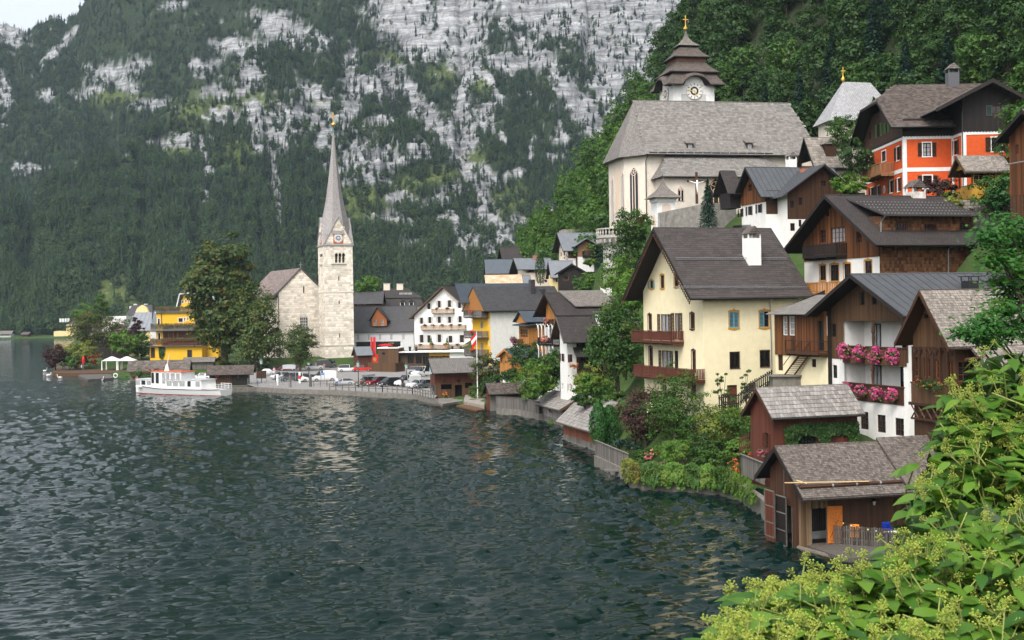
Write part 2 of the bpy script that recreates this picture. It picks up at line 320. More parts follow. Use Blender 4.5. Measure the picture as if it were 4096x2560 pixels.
GRASS = [(450,1190,95,75),(540,1240,90,25),(1440,800,110,55),(1500,870,90,40),(1760,690,80,30),(1000,400,120,50),(820,430,110,60),(1640,750,60,35),(950,610,60,60),(1780,300,60,40),(1930,330,40,40),(2070,790,60,60),(2000,840,30,70),(2440,150,60,25),(1280,420,60,30),(1560,230,60,25),(660,600,80,25),(1860,700,40,40),(1900,620,60,30),(470,390,90,20)]
def emask(px,py,L,g_=1.12):
    m = np.zeros(px.shape)
    for e in L:
        a = R(e[4]) if len(e) > 4 else 0;dx = px - e[0];dy = py - e[1]
        u = (dx * math.cos(a) + dy * math.sin(a)) / e[2] / g_;w = (-dx * math.sin(a) + dy * math.cos(a)) / e[3] / g_
        m = np.maximum(m,1.5 - np.sqrt(u * u + w * w))
    return m
def masks(X,Y,Z):
    px,py = proj(X,Y,Z);n1 = fbm(px / 70,py / 70,51,4) - .5;n2 = fbm(px / 60 + 9,py / 60,61,4) - .5
    n3 = fbm(px / 34,py / 9,71,4) - .5
    qx = px + n1 * 60;qy = py + n2 * 60
    r = emask(qx,qy,ROCK)
    for pl,w in GUL:
        d,_ = segdist(px + n1 * 24,py + n2 * 24,pl);r = np.maximum(r,1.5 - d / w * .6)
    band = np.clip((px - 1350) / 500,0,1) * np.clip((640 - py) / 300,0,1) * .22
    r = r + band + n3 * 1.5 + (fbm(px / 14,py / 14,81,3) - .5) * .9
    return np.clip((r - .44) * 3,0,1),np.clip(emask(qx,qy,GRASS) + n3 * .6,0,1)
tt = np.linspace(-.47,.26,560);yy = np.geomspace(815,1900,330)
TT,YY = np.meshgrid(tt,yy);ZZ = mtn(TT,YY);XX = TT * YY
rk,gs = masks(XX,YY,ZZ)
ZZ = ZZ + rk * (fbm(XX * .12,YY * .12 + ZZ * .2,91,3) - .5) * 6
mm,nt,b = base('mountain')
at = node(nt,'Attribute',_attribute_name='rock');ag = node(nt,'Attribute',_attribute_name='grass')
v = node(nt,'TexCoord').outputs['Object']
ms = node(nt,'Mapping',Vector=v,Scale=(.025,.025,.22),Rotation=(.1,.22,0));n1 = node(nt,'TexNoise',Vector=ms.outputs[0],Scale=1.,Detail=9.,Roughness=.7)
mv = node(nt,'Mapping',Vector=v,Scale=(.14,.14,.03));n2 = node(nt,'TexNoise',Vector=mv.outputs[0],Scale=1.,Detail=8.,Roughness=.7)
n3 = node(nt,'TexNoise',Vector=v,Scale=.25,Detail=6.)
rc = mixc(nt,ramp(nt,n1.outputs[0],.4,.62),(.17,.175,.185),(.46,.465,.475));rc = mixc(nt,node(nt,'MapRange',i0=n2.outputs[0],i1=.48,i2=.66,i4=.7).outputs[0],rc,(.1,.1,.1))
rc = mixc(nt,ramp(nt,n3.outputs[0],.62,.75),rc,(.36,.31,.25))
gc = mixc(nt,ramp(nt,n3.outputs[0],.35,.65),(.05,.085,.022),(.12,.14,.045));fc = mixc(nt,n3.outputs[0],(.012,.025,.012),(.03,.045,.02))
cc = mixc(nt,at.outputs['Fac'],mixc(nt,ag.outputs['Fac'],fc,gc),rc)
hh = node(nt,'Math',_operation='ADD',i0=n1.outputs[0],i1=n2.outputs[0])
finish(nt,b,cc,.95,.1,0,hh.outputs[0],1.,0,4.)
mo = grid('mountain',XX,YY,ZZ,[mm]);tag(mo,kind='structure')
for nm,ar in (('rock',rk),('grass',gs)):
    mo.data.attributes.new(nm,'FLOAT','POINT').data.foreach_set('value',ar.ravel())
# ---------------------------------------------------------------- forest on the mountain
M_con = leafm('conifer_needles',(.006,.02,.01),(.042,.082,.034),None,.15,.7,True);M_bro = leafm('broadleaf_far',(.016,.045,.012),(.055,.095,.024),None,.25,.6,True)
M_bark = surf('bark',(.09,.07,.05),(.05,.04,.03),3,.95,stretch=(3,.6,1))
def far_conifer(seed,h=1.):
    r = random.Random(seed);mb = MB();mb.tube([(0,0,0),(0,0,h * .95)],[.016,.003],4,1)
    n = 13
    for i in range(n):
        f = i / (n - 1);z = .13 + .84 * f;rad = (.155 * (1 - f) ** .8 + .012) * r.uniform(.8,1.15);k = 7 if f < .8 else 5;a0 = r.random() * 6
        for j in range(k):
            a = a0 + j * 6.283 / k + r.uniform(-.25,.25);L = rad * r.uniform(.7,1.2);w = .055 * (1 - f) + .018;c,s = math.cos(a),math.sin(a);dz = -.05 * (1 - f) - .015 + r.uniform(-.012,.012)
            mb.add([(0,0,z + .022),(c * L * .6 - s * w,s * L * .6 + c * w,z + dz * .5),(c * L,s * L,z + dz),(c * L * .6 + s * w,s * L * .6 - c * w,z + dz * .5)],[(0,1,2,3)])
    mb.add([(-.01,0,.93),(.01,0,.93),(0,0,1.02)],[(0,1,2)])
    return mesh('conifer',mb.v,mb.f,[M_con,M_bark],mb.m)
def far_broad(seed):
    r = np.random.RandomState(seed);k = 16;u = r.normal(size=(k,3));u /= np.linalg.norm(u,axis=1)[:,None]
    c = u * np.array([.24,.24,.3]) * r.uniform(.55,1.1,(k,1)) + np.array([0,0,.62]);C = [];N = []
    for q in c:
        d = r.normal(size=(14,3));d /= np.linalg.norm(d,axis=1)[:,None];C.append(q + d * np.array([.11,.11,.08]));N.append(d + np.array([0,0,.6]))
    me = leaves('broad',np.concatenate(C),np.concatenate(N),r.uniform(.035,.065,k * 14),M_bro,.7,seed)
    return me
FT = [far_conifer(1),far_conifer(2),far_conifer(3),far_broad(4),far_broad(5)]
N0 = 105000
t_ = nr.uniform(-.43,.2,N0);y_ = np.exp(nr.uniform(np.log(838),np.log(1750),N0));z_ = mtn(t_,y_);x_ = t_ * y_
rk_,gs_ = masks(x_,y_,z_);px_,py_ = proj(x_,y_,z_)
dens = (1 - .84 * rk_) * (1 - np.where(py_ > 1050,.97,.8) * gs_) * .9;dens *= np.clip(2.6 * fbm(px_ / 60,py_ / 45,5,4) - .45,.12,1)
dens = np.where((py_ > -60) & (px_ > -160) & (px_ < 2900),dens,0)
keep = nr.random_sample(N0) < dens
# the land between the far shore and the mountain foot
kx = np.concatenate([nr.uniform(-330,40,560),nr.uniform(-335,-235,340)]);ky = np.concatenate([nr.uniform(815,850,560),nr.uniform(822,850,340)])
x_,y_,z_ = np.concatenate([x_[keep],kx]),np.concatenate([y_[keep],ky]),np.concatenate([z_[keep],np.maximum(ground(kx,ky),mtn(kx / ky,ky)) - .3])
px_,py_ = proj(x_,y_,z_);n = len(x_)
sc_ = nr.uniform(5.5,13.5,n) * np.clip(1.15 - (z_ / 900),.7,1.15);ty = nr.choice(5,n,p=[.27,.25,.23,.13,.12])
low = (py_ > 900);ty = np.where(low & (nr.random_sample(n) < .25),nr.choice([3,4],n),ty);sc_ = np.where(ty > 2,sc_ * .8,sc_);rz_ = nr.uniform(0,6.28,n)
order = np.argsort(y_);near = order[:190];rest = order[190:]
trunkless = {}
protos = {}
for i in near:
    me = FT[ty[i]];o = link('conifer_tree' if ty[i] < 3 else 'broadleaf_tree',me);o.location = (x_[i],y_[i],z_[i] - .2);s = sc_[i];o.scale = (s,s,s);o.rotation_euler = (0,0,rz_[i])
    tag(o,'dark green spruce of the wood at the mountain foot beyond the far shore' if ty[i] < 3 else 'round leafy tree of the wood at the mountain foot beyond the far shore','tree','trees at the mountain foot, ' + ('spruces' if ty[i] < 3 else 'leafy'))
    protos.setdefault(int(ty[i]),o)
def forest(name,proto,idx):
    me = bpy.data.meshes.new(name);V = np.stack([x_[idx],y_[idx],z_[idx] - .4],1);me.vertices.add(len(V));me.vertices.foreach_set('co',V.ravel())
    me.attributes.new('size','FLOAT','POINT').data.foreach_set('value',sc_[idx]);me.attributes.new('turn','FLOAT','POINT').data.foreach_set('value',rz_[idx])
    o = link(name,me);ng = bpy.data.node_groups.new(name,'GeometryNodeTree')
    ng.interface.new_socket('Geometry',in_out='INPUT',socket_type='NodeSocketGeometry');ng.interface.new_socket('Geometry',in_out='OUTPUT',socket_type='NodeSocketGeometry')
    N = ng.nodes.new;gi = N('NodeGroupInput');go = N('NodeGroupOutput');ip = N('GeometryNodeInstanceOnPoints');oi = N('GeometryNodeObjectInfo');oi.inputs[0].default_value = proto;oi.transform_space = 'ORIGINAL'
    a = N('GeometryNodeInputNamedAttribute');a.data_type = 'FLOAT';a.inputs[0].default_value = 'size';t = N('GeometryNodeInputNamedAttribute');t.data_type = 'FLOAT';t.inputs[0].default_value = 'turn'
    cx = N('ShaderNodeCombineXYZ');L = ng.links.new
    L(gi.outputs[0],ip.inputs['Points']);L(oi.outputs['Geometry'],ip.inputs['Instance']);L(a.outputs[0],ip.inputs['Scale']);L(t.outputs[0],cx.inputs[2]);L(cx.outputs[0],ip.inputs['Rotation']);L(ip.outputs[0],go.inputs[0])
    md = o.modifiers.new('forest','NODES');md.node_group = ng;tag(o,kind='stuff')
for k in range(5): forest('conifer_forest' if k < 3 else 'broadleaf_forest',protos[k],rest[ty[rest] == k])
# ---------------------------------------------------------------- building kit
PLASTER = lambda n,c,st=.4,sc_=(.25,.22,.18): surf(n,c,tuple(x * .9 for x in c),1.3,.92,.15,bump=.2,stain=st,stainc=tuple(x * .55 for x in c))
m_white = PLASTER('white_plaster',(.76,.75,.72));m_cream = PLASTER('cream_plaster',(.78,.69,.46),.15);m_yellow = PLASTER('yellow_plaster',(.72,.42,.035),.12)
m_pale = PLASTER('pale_yellow_plaster',(.74,.6,.3));m_pink = PLASTER('pale_pink_plaster',(.72,.62,.52));m_orange = surf('orange_render',(.6,.102,.028),(.5,.08,.022),2.5,.95,.1,bump=.8)
m_grey = PLASTER('grey_white_plaster',(.62,.62,.63));m_trimw = surf('white_trim',(.8,.8,.78),None,2,.8,bump=.1)
m_church = surf('church_plaster',(.66,.6,.52),(.55,.5,.42),.7,.93,.1,bump=.15,stain=.35,stainc=(.42,.36,.3))
def wood(n,c1,c2,w=.16,stain=0,sc_=(.03,.025,.02),gap=(.01,.008,.006)): return brick(n,c1,c2,gap,w,60.,.012,0,.75,.5,.55,(14,.7,1),stain,sc_)
w_brown = wood('brown_boards',(.065,.029,.012),(.036,.016,.008));w_dark = wood('dark_boards',(.018,.013,.011),(.011,.008,.007));w_orange = wood('honey_boards',(.42,.19,.05),(.33,.13,.03))
w_red = wood('red_brown_boards',(.11,.035,.016),(.065,.022,.012));w_grey = wood('grey_boards',(.17,.15,.13),(.10,.09,.08));w_warm = wood('weathered_warm_boards',(.12,.042,.012),(.025,.012,.007),.17,.6)
w_tan = wood('tan_boards',(.088,.047,.022),(.06,.032,.016),.15);p_brown = surf('brown_wood',(.07,.029,.013),(.032,.015,.009),3,.7,.3,stretch=(6,1,1),vary=.3);p_dark = surf('dark_wood',(.018,.013,.011),(.01,.008,.007),3,.7,.3,stretch=(6,1,1),vary=.25)
p_red = surf('red_brown_wood',(.12,.034,.017),(.062,.02,.012),3,.7,.3,stretch=(6,1,1),vary=.25);p_orange = surf('honey_wood',(.42,.19,.05),(.3,.12,.03),3,.6,.3,stretch=(6,1,1),vary=.2)
p_grey = surf('grey_weathered_wood',(.17,.155,.14),(.08,.073,.066),3,.85,.2,stretch=(5,.8,1),vary=.35);p_tan = surf('tan_wood',(.105,.054,.024),(.06,.031,.015),3,.7,.3,stretch=(6,1,1),vary=.25)
p_warm = surf('warm_weathered_wood',(.18,.062,.014),(.026,.012,.007),2,.75,.3,stretch=(7,.5,1),vary=.55);p_mustard = surf('mustard_wood',(.42,.24,.03),(.34,.18,.022),3,.6,.3,vary=.1)
r_dark = brick('dark_shingle_roof',(.045,.037,.035),(.03,.025,.024),(.012,.01,.01),.34,.24,.022,.5,.7,.7,.45,(3,3,1),.25,(.085,.075,.065))
r_grey = brick('grey_shingle_roof',(.22,.2,.18),(.13,.117,.104),(.05,.045,.04),.26,.2,.02,.5,.85,.6,.5,(3,3,1),.3,(.12,.105,.09))
r_brown = brick('brown_shingle_roof',(.125,.10,.085),(.075,.06,.054),(.025,.02,.02),.3,.22,.022,.5,.8,.6,.5,(3,3,1),.2,(.17,.15,.13))
r_slate = brick('slate_roof',(.06,.058,.06),(.042,.04,.043),(.015,.015,.016),.45,.3,.02,.5,.6,.5,.35,(3,3,1),.15,(.1,.1,.1))
r_metal = surf('grey_sheet_metal',(.10,.106,.115),(.075,.08,.088),1,.5,.5,.35,.05);r_lmetal = surf('pale_sheet_metal',(.19,.205,.225),(.15,.162,.18),1,.5,.5,.3,.05);r_bmetal = surf('blue_grey_sheet_metal',(.065,.082,.1),(.05,.064,.08),1,.5,.5,.3,.05)
m_glass,nt,b = base('window_glass');finish(nt,b,(.012,.015,.018,1),.08,.6,0,None,0,0)
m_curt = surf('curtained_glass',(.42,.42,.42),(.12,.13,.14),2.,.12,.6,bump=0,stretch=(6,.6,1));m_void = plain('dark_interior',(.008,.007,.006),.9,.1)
m_gut = plain('dark_gutter_metal',(.04,.038,.036),.45,.5,.4);m_zinc = plain('zinc',(.35,.36,.37),.4,.5,.6);m_black = plain('black_metal',(.012,.012,.013),.5,.5)
m_gold = plain('gilding',(.8,.5,.1),.3,.6,.9);m_wood_w = plain('white_painted_wood',(.75,.74,.7),.5);m_green = plain('dark_green_paint',(.012,.035,.028),.5);m_lgreen = plain('green_paint',(.07,.2,.06),.6);m_blue = plain('pale_blue_paint',(.18,.36,.42),.6)
m_stone = surf('rubble_stone',(.32,.29,.25),(.16,.145,.125),2.2,.95,.1,bump=.9);m_conc = surf('concrete',(.2,.185,.16),(.12,.112,.1),1.5,.95,.1,bump=.4,stain=.4,stainc=(.07,.07,.05));m_ochre = plain('ochre_ornament',(.5,.25,.03),.7)
def clip_poly(poly,a,b,c):            # keep a*x+b*y<=c
    out = []
    for i in range(len(poly)):
        p,q = poly[i - 1],poly[i];fp = a * p[0] + b * p[1] - c;fq = a * q[0] + b * q[1] - c
        if (fp <= 0) != (fq <= 0): t = fp / (fp - fq);out.append((p[0] + (q[0] - p[0]) * t,p[1] + (q[1] - p[1]) * t))
        if fq <= 0: out.append(q)
    return out
WC = {}
def win_meshes(w,h,st):
    w = round(w / .06) * .06;h = round(h / .06) * .06;key = (w,h) + tuple(sorted((k,str(v)) for k,v in st.items()))
    if key in WC: return WC[key]
    fm = st.get('fr',p_brown);fw = st.get('fw',.07);a = w / 2;nx,ny = st.get('n',(2,2));rd = st.get('rd',.14)
    mb = MB();y0,y1 = rd - .07,rd + .03
    mb.box(-a,a,y0,y1,0,fw).box(-a,a,y0,y1,h - fw,h).box(-a,-a + fw,y0,y1,fw,h - fw).box(a - fw,a,y0,y1,fw,h - fw)
    for i in range(1,nx): x = -a + w * i / nx;t = .035 if nx == 2 else .02;mb.box(x - t,x + t,y0 + .012,y1,fw,h - fw)
    for j in range(1,ny): z = h * j / ny;mb.box(-a + fw,a - fw,y0 + .02,y1,z - .016,z + .016)
    res = {'window': (mb,fm),'pane': (MB().box(-a + .02,a - .02,rd + .01,rd + .025,.02,h - .02),st.get('gl',m_glass))}
    tm = st.get('trim')
    if tm:
        tw = st.get('tw',.1);b_ = MB().box(-a - tw,a + tw,-.035,.02,h,h + tw).box(-a - tw,-a,-.03,.02,0,h).box(a,a + tw,-.03,.02,0,h).box(-a - tw * 1.3,a + tw * 1.3,-.06,.02,-tw,0)
        if st.get('orn'):
            b_.prism([(-a - tw * 1.6,h + tw),(-a * .6,h + tw * 2),(-a * .25,h + tw * 2),(0,h + tw * 3.6),(a * .25,h + tw * 2),(a * .6,h + tw * 2),(a + tw * 1.6,h + tw)],lambda p,q,e: (p,e,q),-.05,0)
            b_.prism([(-a - tw * 1.5,-tw),(a + tw * 1.5,-tw),(a * .5,-tw * 2.1),(0,-tw * 2.6),(-a * .5,-tw * 2.1)],lambda p,q,e: (p,e,q),-.05,0)
        res['trim'] = (b_,tm)
    if st.get('sill'): res['sill'] = (MB().box(-a - .08,a + .08,-.09,rd,-.07,-.001),st['sill'])
    sh = st.get('sh')
    if sh:
        def shut(x0,x1,y):
            q = MB().box(x0,x0 + .05,y,y + .04,0,h).box(x1 - .05,x1,y,y + .04,0,h).box(x0 + .05,x1 - .05,y,y + .04,0,.06).box(x0 + .05,x1 - .05,y,y + .04,h - .06,h)
            k = max(4,int(h / .13))
            for i in range(k):
                z = .06 + (h - .12) * (i + .5) / k;q.box(x0 + .05,x1 - .05,-.012,.012,-.045,.045,M=Matrix.Translation((0,y + .02,z)) @ Matrix.Rotation(.6,4,'X'))
            return q
        mode = st.get('mode','open');o_ = st.get('trim') and st.get('tw',.1) or .02;sw = st.get('sw',a)
        if mode == 'open': res['shutter'] = (shut(-a - o_ - sw,-a - o_,-.075),sh);res['shutter '] = (shut(a + o_,a + o_ + sw,-.075),sh)
        elif mode == 'closed': res['shutter'] = (shut(-a + .01,-.005,0),sh);res['shutter '] = (shut(.005,a - .01,0),sh)
        elif mode == 'half': res['shutter'] = (shut(-a + .01,-.005,0),sh)
        elif mode == 'left': res['shutter'] = (shut(-a - o_ - sw,-a - o_,-.075),sh)
    WC[key] = {k: mesh(k.strip(),mb.v,mb.f,m_,mb.m) for k,(mb,m_) in res.items()}
    return WC[key]
UNIT = None
def unit_box(mat):
    k = 'unit' + mat.name
    if k not in WC: q = MB().box(-.5,.5,-.5,.5,-.5,.5);WC[k] = mesh('piece',q.v,q.f,mat)
    return WC[k]
def put_pieces(parent,name,mat,Ms,Mw,limit=300):
    """Ms: 4x4 matrices of unit boxes in the parent's space; the ones nearest the eye become objects, the rest one part"""
    if len(Ms) > limit:
        eye = Vector((0,0,CH));Ms = sorted(Ms,key=lambda m: ((Mw @ m.translation) - eye).length)
    me = unit_box(mat)
    for m in Ms[:limit]:
        o = bpy.data.objects.new(name,me);col.objects.link(o);o.parent = parent;o.matrix_local = m
    if len(Ms) > limit:
        q = MB()
        for m in Ms[limit:]: q.box(-.5,.5,-.5,.5,-.5,.5,M=m)
        tag(q.build(name + '_field',mat,parent),kind='stuff')
class House:
    def __init__(s,name,label,cat,C,d,th,cv=zp,group=None,zb=None,parent=None):
        s.cv = cv;p = P(*cv(*C),d);s.z0 = p.z if zb is None else zb;s.d = d
        s.M = Matrix.Translation((p.x,p.y,s.z0)) @ Matrix.Rotation(R(th),4,'Z');s.Mi = s.M.inverted()
        s.root = empty(name,(p.x,p.y,s.z0),R(th),label,cat,group) if parent is None else empty(name,(0,0,0),0,parent=parent)
        s.op = [];s.W = s.D = 8
    def ray(s,x,y):
        a,b = tr(*s.cv(x,y));return s.Mi @ Vector((0,0,CH)),s.Mi.to_3x3() @ Vector((a,1,b))
    def f(s,x,y,v=0): o,d = s.ray(x,y);t = (v - o.y) / d.y;return o.x + d.x * t,o.z + d.z * t
    def l(s,x,y,u=0): o,d = s.ray(x,y);t = (u - o.x) / d.x;return o.y + d.y * t,o.z + d.z * t
    def at(s,x,y,face='f',off=0):
        a,z = (s.f if face == 'f' else s.l)(x,y,off);return Vector((a,off,z)) if face == 'f' else Vector((off,a,z))
    def u(s,x,y,v=0): return s.f(x,y,v)[0]
    def v(s,x,y,u=0): return s.l(x,y,u)[0]
    def FM(s,face,a,z,off=0):
        return Matrix.Translation((a,off,z)) if face == 'f' else Matrix.Translation((off,a,z)) @ Matrix.Rotation(-math.pi / 2,4,'Z')
    def win(s,face,rects,off=0,hole=True,**st):
        for x0,y0,x1,y1 in rects:
            q = s.f if face == 'f' else s.l
            a0,zt = q(x0,y0,off);a1,zb = q(x1,y1,off);s.winm(face,min(a0,a1),max(a0,a1),zb,zt,off,hole,**st)
    def winm(s,face,a0,a1,z0,z1,off=0,hole=True,name='window',**st):
        w = max(.3,a1 - a0);h = max(.3,z1 - z0);c = (a0 + a1) / 2
        ms = win_meshes(w,h,st if hole else {**st,'rd': .02});wo = None
        for k,me in ms.items():
            o = link(k.strip() if wo else name,me,wo or s.root,None if wo else s.FM(face,c,z0,off));wo = wo or o
        if hole: s.op.append((face,off,c - w / 2 + .01,c + w / 2 - .01,z0 + .01,z0 + h - .01))
        return wo
    def wall(s,face,outline,mat,off=0,name='wall',rd=.17,parent=None):
        op = [o[2:] for o in s.op if o[0] == face and abs(o[1] - off) < .01]
        fn = (lambda a,z,n: (a,off + n,z)) if face == 'f' else (lambda a,z,n: (off + n,a,z))
        xs = sorted({p[0] for p in outline} | {e for o in op for e in o[:2]});zs = sorted({p[1] for p in outline} | {e for o in op for e in o[2:]})
        lo,hi = min(p[0] for p in outline),max(p[0] for p in outline);zl,zh = min(p[1] for p in outline),max(p[1] for p in outline)
        xs = [x for x in xs if lo <= x <= hi];zs = [z for z in zs if zl <= z <= zh];mb = MB()
        hull = list(outline);A = sum(hull[i - 1][0] * hull[i][1] - hull[i][0] * hull[i - 1][1] for i in range(len(hull)))
        if A < 0: hull = hull[::-1]
        for x0,x1 in zip(xs[:-1],xs[1:]):
            for z0,z1 in zip(zs[:-1],zs[1:]):
                cx,cz = (x0 + x1) / 2,(z0 + z1) / 2
                if x1 - x0 < 1e-4 or z1 - z0 < 1e-4 or any(o[0] < cx < o[1] and o[2] < cz < o[3] for o in op): continue
                p = [(x0,z0),(x1,z0),(x1,z1),(x0,z1)]
                for i in range(len(hull)):
                    (ax,az),(bx,bz) = hull[i - 1],hull[i];nx,nz = bz - az,ax - bx
                    p = clip_poly(p,nx,nz,nx * ax + nz * az + 1e-6)
                    if len(p) < 3: break
                if len(p) >= 3: mb.add([fn(a,z,0) for a,z in p],[tuple(range(len(p)))])
        for x0,x1,z0,z1 in op:
            if not (lo < (x0 + x1) / 2 < hi and zl < (z0 + z1) / 2 < zh): continue
            for (a,b) in (((x0,z0),(x1,z0)),((x1,z0),(x1,z1)),((x1,z1),(x0,z1)),((x0,z1),(x0,z0))): mb.add([fn(*a,0),fn(*b,0),fn(*b,rd),fn(*a,rd)],[(0,1,2,3)])
        return mb.build(name,mat,parent or s.root)
    def body(s,W,D,z0,z1,mat,zr=None,ridge='u',name='wall'):
        s.W,s.D = W,D;L = [(0,z0),(D,z0),(D,z1)];Fo = [(0,z0),(W,z0),(W,z1)]
        if zr and ridge == 'u': L.append((D / 2,zr))
        if zr and ridge == 'v': Fo.append((W / 2,zr))
        L.append((0,z1));Fo.append((0,z1))
        o = s.wall('l',L,mat,0,name);s.wall('f',Fo,mat,0,name)
        mb = MB();mb.add([(W,a,z) for a,z in L],[tuple(range(len(L)))]);mb.add([(a,D,z) for a,z in Fo],[tuple(range(len(Fo)))]);mb.build('rear_wall',mat,s.root)
        return o
    def roof(s,ze,zr,mat,ridge='u',W=None,D=None,oe=(.8,.8),og=(.8,.5),x0=0,y0=0,t=.09,soffit=p_dark,name='roof',barge=p_dark,gutter=True,pitch=None,sof=True):
        W = W or s.W;D = D or s.D;A,B = (D,W) if ridge == 'u' else (W,D)
        fn = (lambda p,q,a: (x0 + a,y0 + p,q)) if ridge == 'u' else (lambda p,q,a: (x0 + p,y0 + a,q))
        k = (zr - ze) / (A / 2);c = A / 2;mb = MB();sb = MB();planes = []
        for sgn,e in ((-1,oe[0]),(1,oe[1])):
            pe = c + sgn * (A / 2 + e);zz = ze - k * e;mb.prism([(c,zr),(pe,zz),(pe,zz + t),(c,zr + t)],fn,-og[0],B + og[1]);q = .02
            sb.prism([(c,zr - q),(pe - sgn * .03,zz - q + .03 * k),(pe - sgn * .03,zz - q - .09 + .03 * k),(c,zr - q - .09)],fn,-og[0] + .04,B + og[1] - .04)
            planes.append((Vector(fn(pe,zz + t,-og[0])),Vector(fn(0,0,1)) - Vector(fn(0,0,0)),(Vector(fn(c,zr + t,0)) - Vector(fn(pe,zz + t,0))),B + og[0] + og[1]))
        ro = mb.build(name,mat,s.root)
        if sof: sb.build('soffit',soffit,ro)
        if barge:
            for a in (-og[0] - .05,B + og[1]):
                bb = MB()
                for sgn,e in ((-1,oe[0]),(1,oe[1])):
                    pe = c + sgn * (A / 2 + e);zz = ze - k * e;bb.prism([(c,zr + t + .015),(pe,zz + t + .015),(pe,zz - .2),(c,zr - .22)],fn,a,a + .05)
                bb.build('bargeboard',barge,ro)
        if gutter:
            for sgn,e in ((-1,oe[0]),(1,oe[1])):
                pe = c + sgn * (A / 2 + e + .06);MB().tube([fn(pe,ze - k * e + .02,-og[0] + .05),fn(pe,ze - k * e + .02,B + og[1] - .05)],.07,6).build('gutter',m_gut,ro)
        MB().tube([fn(c,zr + t,-og[0]),fn(c,zr + t,B + og[1])],.07,5).build('ridge_cap',mat,ro)
        s.planes = planes;s.ro = ro
        return ro
    def shingles(s,plane,mat,pw,ph,th=.03,parent=None,jit=.35,lap=1.15,tilt=.07,limit=300,clip=None,name='shingle',b0=0):
        o,a,b,La = plane;Lb = b.length;b = b.normalized();n = a.cross(b)
        if n.z < 0: n = -n
        Ms = [];k = int(Lb / ph) + 1
        for r in range(k):
            x = -rng.random() * pw;y = r * ph + b0
            if y > Lb: break
            while x < La:
                w = pw * (1 + jit * (rng.random() - .5));xa,xb = max(0,x),min(La,x + w - .012);x += w
                if xb - xa < .04: continue
                ym = min(y + ph * lap,Lb) ;hgt = ym - y
                if hgt < .05 or (clip and not clip((xa + xb) / 2,y)): continue
                c = o + a * (xa + xb) / 2 + b * (y + hgt / 2 + rng.uniform(-.012,.012)) + n * (th * .5 + tilt * hgt * .35 + rng.uniform(0,.008))
                B = (b - n * tilt).normalized();N = (n + b * tilt).normalized();m = Matrix.Identity(4)
                for i in range(3): m[i][0] = a[i] * (xb - xa);m[i][1] = B[i] * hgt;m[i][2] = N[i] * th;m[i][3] = c[i]
                Ms.append(m)
        put_pieces(parent or s.ro,name,mat,Ms,s.M,limit)
    def seams(s,plane,mat,w=.55,parent=None,name='seam'):
        o,a,b,La = plane;n = a.cross(b).normalized();n = -n if n.z < 0 else n;k = max(2,int(La / w))
        for i in range(k + 1):
            c = o + a * (La * i / k);mb = MB();h = a * .02
            mb.add([c - h,c + h,c + h + b,c - h + b,c - h + n * .06,c + h + n * .06,c + h + b + n * .06,c - h + b + n * .06],[(0,1,5,4),(1,2,6,5),(2,3,7,6),(3,0,4,7),(4,5,6,7)]);mb.build(name,mat,parent or s.ro)
    def planks(s,face,outline,mat,w=.18,off=0,th=.025,name='plank',parent=None,scallop=0,limit=300):
        """vertical boards over a wall outline (list of (a, z)), leaving the openings free"""
        A = [p[0] for p in outline];lo,hi = min(A),max(A);n = max(1,int((hi - lo) / w));w = (hi - lo) / n;Ms = []
        op = [o[2:] for o in s.op if o[0] == face and abs(o[1] - off) < .01]
        for i in range(n):
            c = lo + w * (i + .5);zs = []
            for (ax,az),(bx,bz) in zip(outline,outline[1:] + outline[:1]):
                if (ax - c) * (bx - c) < 0: zs.append(az + (bz - az) * (c - ax) / (bx - ax))
            if len(zs) < 2: continue
            iv = [(min(zs),max(zs))]
            for x0,x1,z0,z1 in op:
                if x0 - .02 < c < x1 + .02:
                    iv = [q for e in iv for q in ((e[0],min(e[1],z0)),(max(e[0],z1),e[1])) if q[1] - q[0] > .08]
            for z0,z1 in iv:
                t = th * rng.uniform(.7,1.3);m = Matrix.Diagonal((w - .012,t,z1 - z0 - (rng.random() * scallop),1));Ms.append(s.FM(face,c,(z0 + z1) / 2,off - t / 2) @ m)
        put_pieces(parent or s.root,name,mat,Ms,s.M,limit)
    def balcony(s,face,a0,a1,z,dep,h=.95,mat=p_brown,n=None,bw=.11,off=0,name='balcony',side=True,skirt=.18,post=4,boards=True):
        """projecting balcony: floor, posts, rails; every board of the railing is a piece of its own"""
        W = a1 - a0;M = s.FM(face,(a0 + a1) / 2,z,off);a = W / 2
        q = MB().box(-a,a,-dep,0,-.16,0).box(-a,a,-dep - .04,-dep,-skirt,.06).box(-a - .03,a + .03,-dep - .06,-dep + .05,h - .06,h).box(-a,a,-dep - .02,-dep + .02,.1,.16)
        for sx in (-a,a): q.box(sx - .035,sx + .035,-dep,-.02,h - .06,h - .003).box(sx - .02,sx + .02,-dep,-.02,.1,.16)
        for i in range(post + 1): x = -a + W * i / post;q.box(x - .045,x + .045,-dep - .05,-dep + .04,-.1,h - .06)
        for i in range(max(2,int(W / 1.8)) + 1): x = -a + .1 + (W - .2) * i / max(2,int(W / 1.8));q.box(x - .06,x + .06,-dep + .1,0,-.32,-.16)
        o = q.build(name,mat,s.root,M)
        if boards:
            n = n or int(W / (bw * 1.35));Ms = []
            for i in range(n): Ms.append(Matrix.Translation((-a + W * (i + .5) / n,-dep + .005,h * .5 + .02)) @ Matrix.Diagonal((bw,.022,h - .2,1)))
            k = max(2,int(dep / (bw * 1.35)))
            for sx in (-a,a):
                for i in range(k): Ms.append(Matrix.Translation((sx,-dep + (dep - .05) * (i + .5) / k,h * .5 + .02)) @ Matrix.Diagonal((.022,bw,h - .2,1)))
            put_pieces(o,'baluster',mat,Ms,s.M @ M)
        return o
